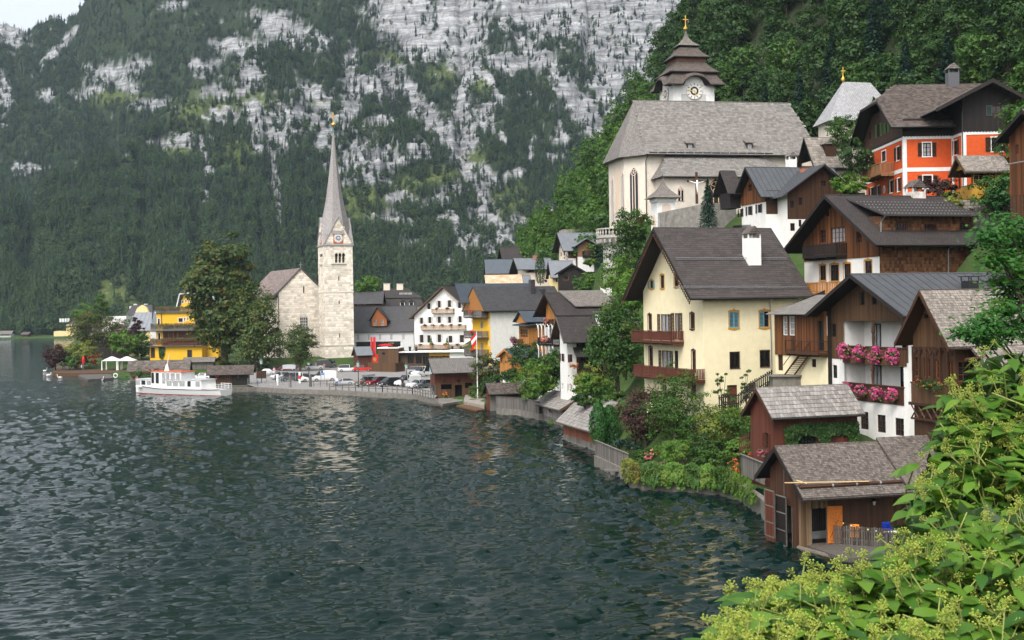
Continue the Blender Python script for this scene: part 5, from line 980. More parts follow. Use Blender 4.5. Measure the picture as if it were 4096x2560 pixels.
def gothic(w,h,dep,fm,gm,name,parent,M,mull=2):
    n = 8;arc = [(-w / 2,0),(w / 2,0),(w / 2,h - w)] + [(w / 2 - w * (1 - math.cos(t)),h - w + w * .87 * math.sin(t) / math.sin(1.047)) for t in [1.047 * i / n for i in range(1,n + 1)]] + [(-w / 2 + w * (1 - math.cos(t)),h - w + w * .87 * math.sin(t) / math.sin(1.047)) for t in [1.047 * i / n for i in range(n - 1,-1,-1)]]
    big = [(x * (1 + .36 / w),z * (1 + .25 / h) - .06) for x,z in arc];wo = MB().prism(big,lambda p,z,e: (p,e,z),-.06,.04).build(name,fm,parent,M)
    MB().prism(arc,lambda p,z,e: (p,e,z),-.1,-.065).build('pane',gm,wo);q = MB()
    for i in range(1,mull + 1): x = -w / 2 + w * i / (mull + 1);q.box(x - .06,x + .06,-.16,-.1,0,h - w * .9)
    for i in range(5): a = 6.283 * i / 5 + .3;q.tube([(w * .0,-.13,h - w * .62),(w * .3 * math.cos(a),-.13,h - w * .62 + w * .3 * math.sin(a))],.05,4)
    q.tube([(w * .33 * math.cos(t),-.13,h - w * .62 + w * .33 * math.sin(t)) for t in [6.283 * k / 12 for k in range(13)]],.05,4);q.build('tracery',fm,wo);return wo
m_pk = plain('pale_pink_stone',(.66,.54,.46),.9)
def facetM(a,b_,f_,z): A_,B_ = Vector((*a,0)),Vector((*b_,0));d_ = A_ - B_;return Matrix.Translation(B_.lerp(A_,f_) + Vector((0,0,z))) @ Matrix.Rotation(math.atan2(d_.y,d_.x),4,'Z')
gothic(1.35,7.6,.2,m_pk,m_glass,'gothic_window',H.root,facetM(plan[1],plan[2],.46,.1));gothic(.9,7.2,.2,m_pk,m_curt,'gothic_window',H.root,facetM(plan[2],plan[3],.93,.2),1);gothic(.9,7.,.2,m_pk,m_curt,'gothic_window',H.root,facetM(plan[2],plan[3],.26,.2),1)
fr_ = surf('faded_fresco',(.68,.5,.36),(.62,.56,.46),1.1,.95,.1,bump=0,stain=.8,stainc=(.55,.28,.16));MB().box(-.95,.95,-.05,0,0,6.8).build('fresco',fr_,H.root,facetM(plan[2],plan[3],.6,1.4))
# aisle
u0,u1 = 1.3,17.;va = -4.;za = 5.9
H.wall('f',[(u0,FZ),(u1 + 3,FZ),(u1 + 3,za),(u0,za)],m_church,va);H.wall('l',[(va,FZ),(0,FZ),(0,za),(va,za)],m_church,u0)
q = MB().add([(u0 - .7,va - .6,za - .25),(u1 + 4,va - .6,za - .25),(u1 + .3,-.02,za + 3.3),(u0 + 1.7,-.02,za + 3.3),(u0 - .7,-.02,za - .25),(u1 + 4,-.02,za - .25)],[(0,1,2,3),(0,3,4),(1,5,2),(0,4,5,1)]);ar = q.build('aisle_roof',r_church,H.root)
H.shingles((Vector((u0 - .7,va - .6,za - .23)),Vector((1,0,0)),Vector((0,4.58,3.55)),u1 - u0 + 4.7),MATS['church_shingle'],.5,.36,.03,parent=ar,lap=1.1,tilt=.06,limit=200,clip=lambda a,b: b * .42 < a < 19 - b * .6);MB().tube([(u0 - .7,va - .68,za - .25),(u1 + 4,va - .68,za - .25)],.09,6).build('gutter',m_gut,ar)
x,z = H.f(626,1265,va);gothic(.75,2.1,.2,m_pk,m_glass,'arched_window',H.root,Matrix.Translation((x,va,z)),1);x,z = H.f(862,1280,va);gothic(2.3,3.7,.2,plain('sandstone',(.55,.38,.22),.9),m_glass,'gothic_window',H.root,Matrix.Translation((x,va,z)),2)
for x0,y0 in ((692,930),(1092,925)):               # roof dormers
    x,z = H.f(x0,y0,-.1);q = MB().box(x - .45,x + .45,0,1.3,z - .1,z + 1.1);dm = q.build('dormer',p_brown,H.root);MB().add([(x - .7,-.3,z + 1.05),(x + .7,-.3,z + 1.05),(x + .5,2.4,z + 2.),(x - .5,2.4,z + 2.),(x - .7,-.3,z + 1.15),(x + .7,-.3,z + 1.15),(x + .5,2.4,z + 2.1),(x - .5,2.4,z + 2.1)],[(0,1,2,3),(4,5,6,7),(0,1,5,4),(1,2,6,5),(2,3,7,6),(3,0,4,7)]).build('dormer_roof',r_church,dm);MB().box(x - .3,x + .3,-.02,.01,z + .2,z + .95).build('dormer_window',m_curt,dm)
# tower with tiered shingle roof
tw_ = House('church_tower','white clock tower with tiered pagoda-like shingle roof and gilded cross behind the church','tower',(400,1390),186,12,z5)
cx,cy,hw = 10.3,11.2,3.25;zt = 20.6;MB().box(cx - hw,cx + hw,cy - hw,cy + hw,4,zt + .8).build('wall',m_trimw,tw_.root);MB().box(cx - 2.,cx + 1.9,cy - hw - .03,cy - hw,17.9,19.4).build('grey_panel',plain('grey_panel',(.5,.5,.48),.9),tw_.root)
def bell(z0,r0,z1,r1,n=7,pw=2.2):                 # square, concave roof tier
    return [(r1 + (r0 - r1) * (1 - i / n) ** pw,z0 + (z1 - z0) * i / n) for i in range(n + 1)]
def tier(prof,name='roof_tier',mat=r_grey):
    q = MB().lathe([(r * 1.414,z) for r,z in prof],4,(cx,cy,0),ph=math.pi / 4);return q.build(name,mat,tw_.root)
def arched_tier():                                     # lowest tier: its eave arches up over each clock
    q = MB();ns = 16;rows = [];vs = []
    for r_,z,w in [(4.5,20.7,1.),(4.42,20.95,1.),(4.0,21.5,.75),(3.6,22.2,.3),(3.25,22.75,0.)]:
        for sd in range(4):
            for i in range(ns):
                t = -1 + 2 * i / ns;b_ = max(0,math.cos(min(1,abs(t) / .48) * math.pi / 2)) ** .6 * 1.35 * w;p_ = Vector((t * r_,-r_,0));p_.rotate(Matrix.Rotation(sd * math.pi / 2,3,'Z'));vs.append((cx + p_.x,cy + p_.y,z + b_))
    n = ns * 4;q.add(vs,[(k * n + i,k * n + (i + 1) % n,(k + 1) * n + (i + 1) % n,(k + 1) * n + i) for k in range(4) for i in range(n)])
    lo_ = [(cx + (v[0] - cx) * .74,cy + (v[1] - cy) * .74,v[2] + .05) for v in vs[:n]];q.add(vs[:n] + lo_,[(i,(i + 1) % n,(i + 1) % n + n,i + n) for i in range(n)],1)
    return q.build('roof_tier',[r_brown,p_dark],tw_.root)
arched_tier()
tier(bell(22.75,3.9,24.6,2.35,pw=1.7),mat=r_brown);MB().box(cx - 3.92,cx + 3.92,cy - 3.92,cy + 3.92,22.6,22.75).build('cornice',p_dark,tw_.root);MB().box(cx - 2.3,cx + 2.3,cy - 2.3,cy + 2.3,24.4,25.4).build('lantern_stage',surf('reddish_shingle',(.3,.11,.05),(.16,.07,.04),3,.8),tw_.root)
tier(bell(25.2,2.9,26.8,1.5,pw=1.6),mat=r_brown);MB().box(cx - 2.92,cx + 2.92,cy - 2.92,cy + 2.92,25.05,25.2).build('cornice',p_dark,tw_.root);MB().box(cx - 1.25,cx + 1.25,cy - 1.25,cy + 1.25,26.7,27.25).build('lantern_stage',p_dark,tw_.root)
tier(bell(27.1,1.75,29.7,.1,9,2.4),'spire',r_grey);MB().lathe([(.05,29.5),(.1,29.7),(.34,29.9),(.34,30.05),(.12,30.3),(.06,30.5)],10,(cx,cy,0)).build('ball',m_gold,tw_.root);MB().box(cx - .06,cx + .06,cy - .05,cy + .05,30.4,32.).box(cx - .42,cx + .42,cy - .05,cy + .05,31.3,31.42).build('cross',m_gold,tw_.root)
def clock(parent,M,r,face,hand,ring=None):
    c = MB().lathe([(r,0),(r,.05)],24).build('clock_face',face,parent,M @ Matrix.Rotation(math.pi / 2,4,'X'));q = MB().lathe([(r * .52,.055),(r * .52,.07)],20);q.build('clock_ring',ring or m_black,c);MB().lathe([(r * .3,.072),(r * .3,.085)],20).build('clock_centre',face,c);q = MB()
    for i in range(12): a = 6.283 * i / 12;q.box(-.03 * r - .01,.03 * r + .01,.7 * r,.95 * r,.055,.065,M=Matrix.Rotation(a,4,'Z'))
    q.build('numerals',m_black,c);q = MB();q.box(-.05,.05,-.1,.85 * r,.1,.12,M=Matrix.Rotation(1.5,4,'Z')).box(-.08,.08,-.1,.62 * r,.13,.15,M=Matrix.Rotation(3.5,4,'Z'));q.build('hands',hand,c)
q = MB()
for sx,M in ((0,Matrix.Translation((cx,cy - hw,19.75))),(1,Matrix.Translation((cx - hw,cy,19.75)) @ Matrix.Rotation(-math.pi / 2,4,'Z'))):
    clock(tw_.root,M @ Matrix.Translation((0,-.14,.1)),1.25,plain('clock_white',(.75,.72,.66),.7),m_gold);pr = [(-2.2,1.15),(-1.7,1.2)] + [(1.55 * math.cos(t),1.0 + 1.35 * math.sin(t)) for t in [math.pi - math.pi * i / 10 for i in range(11)]] + [(1.7,1.2),(2.2,1.15),(1.8,1.4)] + [(1.75 * math.cos(t),1.15 + 1.5 * math.sin(t)) for t in [math.pi * i / 10 for i in range(11)]] + [(-1.8,1.4)]
    MB().prism([(1.5 * math.cos(t),1.0 + 1.3 * math.sin(t)) for t in [math.pi * i / 12 for i in range(13)]],lambda p,z,e: (p,e,z),-.12,0).build('clock_gable',m_trimw,tw_.root,M)
# small wayside chapel turret
H = House('wayside_chapel','small white chapel with bell-shaped shingle roof and faded pink murals','chapel',(470,1500),176,12,z5)
H.body(2.6,2.6,-3,5.15,m_trimw);MB().box(-.15,2.75,-.15,2.75,4.6,5.15).build('cornice',m_trimw,H.root);MB().lathe([(r * 1.414,z) for r,z in bell(5.15,2.1,7.8,.12,8,1.9)],4,(1.3,1.3,0),ph=math.pi / 4).build('roof',r_grey,H.root);MB().lathe([(.05,7.7),(.1,7.9),(.02,8.5)],6,(1.3,1.3,0)).build('finial',m_gut,H.root)
for fc in 'fl': MB().prism([(-.62,0),(.62,0),(.62,2.)] + [(.62 * math.cos(t),2 + .62 * math.sin(t)) for t in [math.pi * i / 8 for i in range(1,8)]] + [(-.62,2.)],lambda p,z,e: (p,e,z),-.04,.02).build('mural',fr_ if fc == 'l' else m_pk,H.root,H.FM(fc,1.3,1.8 if fc == 'f' else .3))
# churchyard wall, crucifix, spruce, terrace bastion
wall_run('churchyard_wall','grey stained stone wall of the churchyard below the church',[P(*z5(485,1345),174),P(*z5(760,1290),177),P(*z5(935,1285),181),P(*z5(1000,1285),183)],.5,8,surf('stained_stone',(.36,.34,.31),(.2,.19,.175),1.2,.95,.1,bump=.9,stain=.7,stainc=(.09,.085,.08)))
p = P(*z5(735,1285),181);o = empty('crucifix',p,R(12),'tall brown wooden crucifix with pale figure in the churchyard','crucifix');MB().box(-.16,.16,-.1,.1,0,4.4).box(-1.35,1.35,-.1,.1,3.,3.3).build('cross',p_brown,o)
MB().tube([(-1.1,-.2,3.15),(-.5,-.22,2.95),(0,-.25,2.85),(.5,-.22,2.95),(1.1,-.2,3.15)],[.05,.07,.13,.07,.05],6).tube([(0,-.25,3.25),(0,-.28,3.05),(0,-.25,2.8),(0,-.22,2.3),(.03,-.25,1.8),(0,-.2,1.3)],[.13,.1,.2,.15,.12,.06],8).build('figure',m_trimw,o,smooth=True)
spruce('spruce_tree','single blue green spruce by the churchyard wall',P(*z5(812,1445),166),6.2,1.5,seed=9,n=2600)
c = P(2468,915,192);o = empty('terrace_bastion',c - Vector((0,0,9)),0,'round pale stone terrace on corbels with balustrade below the church','terrace');MB().lathe([(2.1,0),(2.1,6.4),(2.9,7.5),(3.05,7.6),(3.05,8.)],20).build('bastion',surf('terrace_stone',(.46,.44,.4),(.3,.285,.26),1.2,.93,.1,bump=.5,stain=.6,stainc=(.16,.15,.135)),o);m_ts = MATS['terrace_stone']
MB().lathe([(3.1,8.85),(3.1,9.02),(2.85,9.02),(2.85,8.85)],20).build('coping',m_ts,o);q = MB().lathe([(.1,8),(.1,8.12),(.14,8.35),(.08,8.6),(.12,8.85)],6);me = mesh('baluster',q.v,q.f,m_ts)
for i in range(34): a = 6.283 * i / 34;link('baluster',me,o,Matrix.Translation((2.98 * math.cos(a),2.98 * math.sin(a),0)))
q = MB().box(-.14,.14,-.35,.3,-.5,0);me = mesh('corbel',q.v,q.f,m_ts)
for i in range(22): a = 6.283 * i / 22;link('corbel',me,o,Matrix.Translation((2.75 * math.cos(a),2.75 * math.sin(a),7.4)) @ Matrix.Rotation(a + math.pi / 2,4,'Z'))
wall_run('terrace_wall','pale stone terrace wall joining the bastion to the church',[P(2480,905,190),P(2600,890,186),P(2680,905,178)],.6,12,m_ts)
# chapel with pyramid roof behind, and gatehouse below
H = House('chapel_house','white chapel with tall pyramid shingle roof and gilded cross in front of the wood','chapel',(245,700),172,6,z6);z0_ = H.f(245,530)[1];H.body(5.4,5.4,-4,z0_,m_church);zt = H.f(380,240,2.7)[1]
MB().add([(-.6,-.6,z0_ - .1),(2.2,-.9,z0_ - .1),(6,-.6,z0_ - .1),(6,6,z0_ - .1),(-.6,6,z0_ - .1),(2.6,2.7,zt),(6.5,2.9,zt - .1),(9.5,-.6,z0_ - .1),(9.5,6,z0_ - .1)],[(0,1,5),(1,2,7,6,5),(7,8,6),(3,4,5,6,8),(4,0,5),(0,4,3,8,7,2,1)]).build('roof',brick('pale_shingle_roof',(.36,.36,.37),(.26,.26,.27),(.13,.13,.13),.3,.22,.02,.5,.8,.5,.4,(3,3,1)),H.root)
MB().lathe([(.08,0),(.3,.25),(.3,.4),(.08,.7),(.05,1)],8,(2.6,2.7,zt)).box(2.55,2.65,2.65,2.75,zt + .9,zt + 2.).box(2.3,2.9,2.65,2.75,zt + 1.4,zt + 1.52).build('cross',m_gold,H.root)
H = House('gatehouse','low cream gatehouse with shingle roof and dormer below the pyramid chapel','house',(120,900),165,10,z6);H.win('f',[(245,870,262,892)],fr=p_dark);H.body(7.5,4.5,-3,1.2,m_pink);H.roof(1.2,4.2,r_grey,oe=(.9,.6),og=(.6,.4));H.shingles(H.planes[0],sh_l,.5,.4,.03,limit=150)
x,z = H.f(225,790,.6);MB().box(x - .7,x + .7,.2,2,z - .3,z + 1.3).build('dormer',p_brown,H.root);MB().prism([(-1,1.3),(1,1.3),(0,2.)],lambda p,zz,e: (x + p,e,z + zz),0.,2.3).build('dormer_roof',r_grey,H.root)
# ================================================================ village in the middle
wood_w = dict(fr=p_tan,n=(2,2),gl=m_glass)
# ---------------- white house with dark shutters and its timber side
H = House('white_house','narrow tall white house with brown louvred shutters and steep shingle roof','house',(700,1360),163,16,z4,zb=3)
D,W = 2.8,9.;H.W,H.D = W,D;H.win('l',[(650,1065,668,1125)],fr=p_brown,sh=p_brown,sw=.45,n=(2,3));H.win('f',[(722,1072,735,1130)],fr=p_brown,n=(2,3),sh=p_brown,sw=.3,mode='left');H.win('l',[(652,1290,668,1345)],fr=m_wood_w);H.win('f',[(703,1298,711,1350),(724,1305,734,1358)],fr=m_wood_w)
H.wall('l',[(0,-3),(D,-3),(D,9),(D / 2,10.4),(0,9)],m_white);H.wall('f',[(0,-3),(1.25,-3),(1.25,8.8),(0,8.8)],m_white);MB().box(1.25,W,.05,D,-3,8.8).build('rear_wall',w_dark,H.root)
H.win('f',[(770,1080,785,1130),(805,1085,835,1130)],off=-.5,fr=p_brown,n=(2,2));u0 = 1.25;zs = H.f(770,1150,-.5)[1];H.wall('f',[(u0,zs - 1.2),(W,zs - 1.2),(W,5.9),(u0,5.9)],w_dark,-.5,'timber_bay');MB().box(u0,u0 + .05,-.5,.1,zs - 1.2,5.9).box(u0,W,-.5,.1,zs - 1.35,zs - 1.2).build('bay_side',p_brown,H.root);MB().add([(u0 - .5,-1.3,5.5),(W,-1.3,5.5),(W,.3,6.9),(u0 - .5,.3,6.9),(u0 - .5,-1.3,5.6),(W,-1.3,5.6),(W,.3,7.),(u0 - .5,.3,7.)],[(0,1,2,3),(4,5,6,7),(0,1,5,4),(0,3,7,4)]).build('bay_roof',r_dark,H.root)
H.roof(9.,10.5,r_dark,oe=(1.55,1.2),og=(.9,.3),soffit=p_brown,barge=p_grey);MB().add([(3.2,-1.2,8.),(10,-1.2,8.),(10,1.2,10.2),(2.2,1.2,10.2),(3.2,-1.2,7.85),(10,-1.2,7.85),(10,1.2,10.),(2.2,1.2,10.)],[(0,1,2,3),(4,5,6,7),(0,1,5,4),(0,3,7,4)]).build('dormer_roof',r_brown,H.root);H.win('f',[(880,895,925,945)],off=-.6,fr=p_brown);H.wall('f',[(3.4,6.9),(9.5,6.9),(9.5,8),(3.4,8)],w_dark,-.6,'dormer')
x,z = H.f(975,865,.6);H.chimney(x,.6,7,z + 1.6,1.9,1.2,m_white,'hood',m_zinc);H.pipe([H.at(758,890,'f',-1.),H.at(750,930,'f',-.6),H.at(755,975,'f',-.55)],m_zinc)
p = H.M @ H.at(757,1160,'f',-.9);flowers('window_flowers','orange red geraniums on the white house bay window',p,.8,.35,F_orange,160,.08)
# ---------------- chalet with carved balconies
H = House('carved_chalet','honey coloured timber gable chalet with arched carved balconies and red flowers','house',(640,1150),176,22,z4,zb=3)
D,W = 4.2,12;H.W,H.D = W,D;H.win('l',[(545,715,575,785),(583,720,608,785)],fr=p_brown,n=(2,2));H.win('l',[(520,870,535,960),(560,870,575,960),(580,1040,600,1140),(615,1050,630,1140)],fr=m_wood_w,n=(1,2));zg = H.l(560,845)[1]
H.wall('l',[(0,-3),(D,-3),(D,zg),(0,zg)],m_white);gp = [(0,zg),(D,zg),(D,11.9),(D / 2,13.5),(0,11.9)];H.wall('l',gp,w_orange,-.05,'timber_gable');H.planks('l',gp,p_orange,.25,-.05);H.wall('f',[(0,-3),(W,-3),(W,11.8),(0,11.8)],w_dark);MB().box(.2,W,.3,D,-3,11.8).build('rear_wall',w_dark,H.root)
H.roof(12.,13.65,r_dark,oe=(1.75,1.9),og=(1.2,.3),soffit=p_brown,barge=p_dark);u0 = H.u(770,740,-.4);u1 = H.u(1020,740,-.4);zt = H.f(770,708,-.4)[1];H.win('f',[(870,735,900,768),(950,732,982,768)],off=-.4,fr=p_orange);H.wall('f',[(u0,zt - 2.2),(u1,zt - 2.2),(u1,zt),(u0,zt)],w_dark,-.4,'dormer');MB().box(u0,u0 + .05,-.4,1.5,zt - 2,zt).build('cheek',w_dark,H.root)
MB().add([(u0 - .4,-.9,zt - .1),(u1 + .4,-.9,zt - .1),(u1 + .4,2.1,13.9),(u0 - 1.6,2.1,13.9),(u0 - .4,-.9,zt + .05),(u1 + .4,-.9,zt + .05),(u1 + .4,2.1,14.05),(u0 - 1.6,2.1,14.05)],[(0,1,2,3),(4,5,6,7),(0,1,5,4),(0,3,7,4)]).build('dormer_roof',r_grey,H.root)
for y,lab in ((998,'upper'),(1155,'lower')):
    z = H.l(600,y,-1.)[1];bo = H.balcony('l',-.2,D + .5,z,1.1,.9,p_dark,post=4);q = MB()
    for i in range(5): v_ = -.2 + (D + .7) * i / 4;q.tube([(-1.05,v_,z + .9),(-1.05,v_,z + 2.6)],.07,5);q.tube([(-1.05,v_,z + 1.9),(-1.05,v_ + .3,z + 2.5),(-1.05,v_ + .58,z + 2.75)],.04,4)
    q.build('arched_posts',m_wood_w,H.root);p = H.M @ Vector((-1.35,1.8,z + .75));flowers('balcony_flowers','pink and red geraniums on the %s balcony of the carved chalet' % lab,p,.45,.45,F_rose,420,.09,ry=1.6)
z = H.l(580,850,-.7)[1];H.balcony('l',.4,3.2,z,.8,.8,p_brown,post=2);flowers('balcony_flowers','red geraniums on the small gable balcony of the carved chalet',H.M @ Vector((-1.,2.1,z + .6)),.35,.35,F_rose,250,.08,ry=.8)
x,z = H.f(990,560,2.1);H.chimney(x,2.1,13,z,1.2,1.2,m_white,'slab',p_grey)
# ---------------- honey timber shed with metal roof
H = House('honey_shed','honey coloured timber shed with dark metal roof above the ivy','shed',(305,1230),190,28,z4,zb=2);H.cv = c2;D,W = 4.8,4.6;zf = H.l(400,1310)[1];H.win('l',[(330,1085,370,1165)],fr=p_orange,n=(2,3));H.win('f',[(478,1135,520,1225)],fr=p_orange,n=(2,3));H.body(W,D,zf,5.55,w_orange,6.5,'u');H.planks('l',[(0,zf),(D,zf),(D,5.5),(D / 2,6.4),(0,5.5)],p_orange,.22);H.planks('f',[(0,zf),(W,zf),(W,5.4),(0,5.4)],p_orange,.22)
MB().box(.3,W,.3,D - .3,-2,zf).build('plinth',m_white,H.root);H.roof(5.6,6.65,r_bmetal,oe=(.35,.35),og=(.5,.2),soffit=p_orange,barge=p_orange);H.seams(H.planes[0],r_bmetal,.6)
# ---------------- honey timber bay house
H = House('honey_bay_house','honey coloured timber bay house with small metal gable roof and flower box','house',(410,1030),197,24,z4,zb=3)
D,W = 3.6,2.9;H.win('l',[(340,880,400,945)],fr=p_orange,n=(5,3));z0_ = -2;H.body(W,D,z0_,H.f(410,855)[1],w_orange);ze = H.f(410,855)[1];H.planks('f',[(0,2),(W,2),(W,ze),(0,ze)],p_orange,.22);H.planks('l',[(0,2),(D,2),(D,ze),(0,ze)],p_orange,.22)
MB().add([(-.9,-.7,ze - .1),(W + .3,-.7,ze + .35),(W + .3,D + .6,ze + .5),(-.9,D + .6,ze),(-.9,-.7,ze + .05),(W + .3,-.7,ze + .5),(W + .3,D + .6,ze + .65),(-.9,D + .6,ze + .15)],[(0,1,2,3),(4,5,6,7),(0,1,5,4),(1,2,6,5),(3,0,4,7)]).build('roof',r_bmetal,H.root);zr = H.l(345,750,-.6)[1]
q = MB().prism([(D + .7,ze + .5),(D / 2 + .2,zr),(D / 2 + .2,zr + .1),(D + .7,ze + .6)],lambda p,z,e: (e,p,z),-.8,W + 1).prism([(-.4,ze + .5),(D / 2 + .2,zr),(D / 2 + .2,zr + .1),(-.4,ze + .6)],lambda p,z,e: (e,p,z),-.8,W + 1);q.build('gable_roof',r_bmetal,H.root);MB().add([(-.35,-.2,ze + .4),(-.35,D + .5,ze + .4),(-.35,D / 2 + .2,zr - .1)],[(0,1,2)]).build('gable',p_orange,H.root)
z = H.l(340,990,-.5)[1];H.balcony('l',2.2,D + .9,z - .1,.7,.8,p_tan,post=2);flowers('balcony_flowers','magenta petunias spilling from the honey bay house balcony',H.M @ Vector((-.95,D + .2,z + .6)),.5,.45,F_mag,300,.09,ry=1.1)
# ---------------- yellow and white guest house with slate roof
H = House('guest_house','white walled guest house with yellow front, grey slate roof and wooden balconies','house',(120,1060),212,30,z4,zb=2)
D,W = 6.2,14.;H.win('l',[(100,800,112,860),(100,960,112,1010)],fr=m_wood_w,n=(2,1));H.win('l',[(40,820,60,880),(40,980,60,1040)],fr=m_wood_w,n=(2,1))
zE = H.f(120,735)[1];H.wall('l',[(0,-2),(D,-2),(D,zE),(0,zE)],m_yellow);H.wall('f',[(0,-2),(W,-2),(W,zE),(0,zE)],m_white);MB().box(.3,W,.3,D,-2,zE).build('rear_wall',m_white,H.root);zR = H.f(400,562,3)[1]
MB().prism([(-.6,zE - .3),(3.4,zR),(3.4,zR + .12),(-.6,zE - .15)],lambda p,z,e: (e,p,z),-1.4,W + .5).prism([(7.4,zE - .3),(3.4,zR),(3.4,zR + .12),(7.4,zE - .15)],lambda p,z,e: (e,p,z),-1.4,W + .5).build('roof',r_slate,H.root);MB().tube([(-1.4,-.65,zE - .25),(W + .5,-.65,zE - .25)],.08,6).build('gutter',m_gut,H.root);MB().add([(-1.3,-.4,zE - .2),(-1.3,7.2,zE - .2),(-1.3,3.4,zR - .1)],[(0,1,2)]).build('gable_boards',p_orange,H.root)
MB().prism([(4.5,zR - 2.6),(6.6,zR + .6),(6.6,zR + .7),(4.5,zR - 2.5)],lambda p,z,e: (e,p,z),-3,W - 2).build('metal_roof',r_bmetal,H.root)
for x in (430,510): xx,z = H.f(x,570 if x < 500 else 640,2.4);MB().box(xx - .4,xx + .4,2.,2.8,z - 1,z + 1.4).build('chimney',r_slate,H.root)
for y in (785,942,1082): z = H.l(90,y,-1)[1];H.balcony('l',.6,D + .6,z,1.3,1.,p_grey,post=3);flowers('balcony_flowers','red geraniums on the %s balcony of the yellow guest house front' % {785: 'top',942: 'middle',1082: 'bottom'}[y],H.M @ Vector((-1.6,3.5,z + .85)),.35,.3,F_red,160,.09,ry=1.2)
# ---------------- upper hillside houses
H = House('pink_house','pale pink house with grey ribbed metal roof on the slope','house',(372,525),270,16,z4,zb=18);D,W = 4.6,6.;H.win('f',[(405,425,450,455)],fr=p_red,n=(2,2),sh=p_brown,sw=.5);H.win('f',[(535,425,552,450),(410,508,440,528),(345 + 180,508,545,528)],fr=p_red,n=(2,2));H.body(W,D,-4,5,m_pink,6.7,'u');H.roof(5,6.9,r_lmetal,oe=(.6,1.4),og=(1.6,.5));H.seams(H.planes[0],r_lmetal,.5);H.chimney(H.u(458,340,2.3),2.3,6,7.7,1.1,.8,brick('small_brick',(.42,.16,.08),(.34,.12,.06),(.3,.26,.22),.25,.08,.012),'slab');H.balcony('l',1,4,1.4,1.8,.9,p_dark,post=2)
H = House('low_white_house','low white house with grey metal roof between the hillside houses','house',(318,540),262,16,z4,zb=16);H.body(3,4.5,-4,2.2,m_white,3.8,'u');H.roof(2.3,5.2,r_lmetal,oe=(.6,.6),og=(.8,.4));H.seams(H.planes[1],r_lmetal,.5)
H = House('slope_house','timber fronted white house with grey metal roof high on the slope','house',(705,410),260,14,z4,zb=20);D,W = 6.5,8.;H.win('l',[(645,300,655,330),(668,290,680,325),(640,378,655,408),(665,375,680,408)],fr=p_red);zw = H.f(720,345)[1];H.W,H.D = W,D
H.wall('l',[(0,-4),(D,-4),(D,6.6),(D / 2,9.6),(0,6.6)],m_pink);H.wall('f',[(0,-4),(W,-4),(W,zw),(0,zw)],m_white);H.win('f',[(710,290,735,330),(738,288,762,328)],off=-.05,fr=p_orange,n=(2,2));H.wall('f',[(0,zw),(W,zw),(W,6.6),(0,6.6)],w_warm,-.05,'timber_wall');MB().box(.2,W,.2,D,-4,6.6).build('rear_wall',w_dark,H.root);H.roof(6.6,9.6,r_lmetal,oe=(.9,.8),og=(1.3,.5));H.seams(H.planes[0],r_lmetal,.6)
ua,ub,vw = 1.6,5.,-1.2;uc = (ua + ub) / 2;H.win('f',[(818,270,842,305)],off=vw,fr=p_dark,n=(1,1));za = H.f(765,335,vw)[1];H.wall('f',[(ua,za - 3),(ub,za - 3),(ub,za),(ua,za)],m_white,vw);H.wall('f',[(ua,za),(ub,za),(ub,6.9),(uc,8.),(ua,6.9)],surf('greyish_boards',(.3,.17,.09),(.2,.11,.06),3,.8,stretch=(6,.6,1)),vw - .02,'timber_gable');MB().box(ua,ub,vw + .05,.2,za - 3,6.8).build('wing_side',w_brown,H.root);q = MB().prism([(uc,8.2),(ua - .9,6.6),(ua - .9,6.72),(uc,8.32)],lambda p,z,e: (p,e,z),vw - 1,2.5).prism([(uc,8.2),(ub + .9,6.6),(ub + .9,6.72),(uc,8.32)],lambda p,z,e: (p,e,z),vw - 1,2.5);q.build('wing_roof',r_lmetal,H.root);H.balcony('f',2.6,4.6,za + .2,.9,.9,p_dark,off=vw,post=2)
H = House('black_barn','black timber barn with one small window on the slope','barn',(635,550),245,0,z4);H.win('f',[(665,482,708,512)],fr=p_orange,n=(1,1));H.body(4.9,5,-4,2.5,w_dark,3.9,'v');H.planks('f',[(0,-.5),(4.9,-.5),(4.9,2.5),(2.45,3.8),(0,2.5)],p_dark,.25);H.roof(2.5,3.95,r_dark,'v',oe=(.6,.6),og=(.6,.4))
H = House('pale_cottage','pale yellow cottage partly hidden by the black barn','house',(590,560),252,10,z4);H.win('f',[(612,500,622,525)],fr=p_brown);H.body(4,4,-4,2.3,m_pale);H.roof(2.3,5,r_lmetal,oe=(.5,.5),og=(.5,.4));H.seams(H.planes[0],r_lmetal,.5)
H = House('blue_hut','small hut with blue metal roof at the foot of the wooded slope','hut',(88,500),300,5,z4);H.body(6,4,-5,1.6,w_dark);H.roof(1.6,4.4,r_bmetal,oe=(.4,.4),og=(.3,.3));H.seams(H.planes[0],r_bmetal,.6)
H = House('rusty_shed','low shed with rusty pale metal roof behind the guest house','shed',(90,540),245,5,z4);H.body(6.5,4,-5,.2,w_dark);H.roof(.2,1.6,surf('rusty_metal',(.5,.44,.34),(.42,.2,.08),.8,.7,.3,bump=.1),oe=(.3,.3),og=(.3,.3))
H = House('brown_cabin','small brown cabin with dark gable beside the spruce slope','house',(225,420),310,14,z4);H.win('f',[(210,395,222,410)],fr=m_wood_w);H.body(4,3.5,-6,3,w_brown,5,'u');H.roof(3,5,r_dark,oe=(.7,.7),og=(.8,.3))
H = House('stone_ruin','grey rubble stone tower stump among the trees on the slope','tower',(667,195),285,8,z4);H.body(6.,5,-8,H.f(667,128)[1],m_rub)
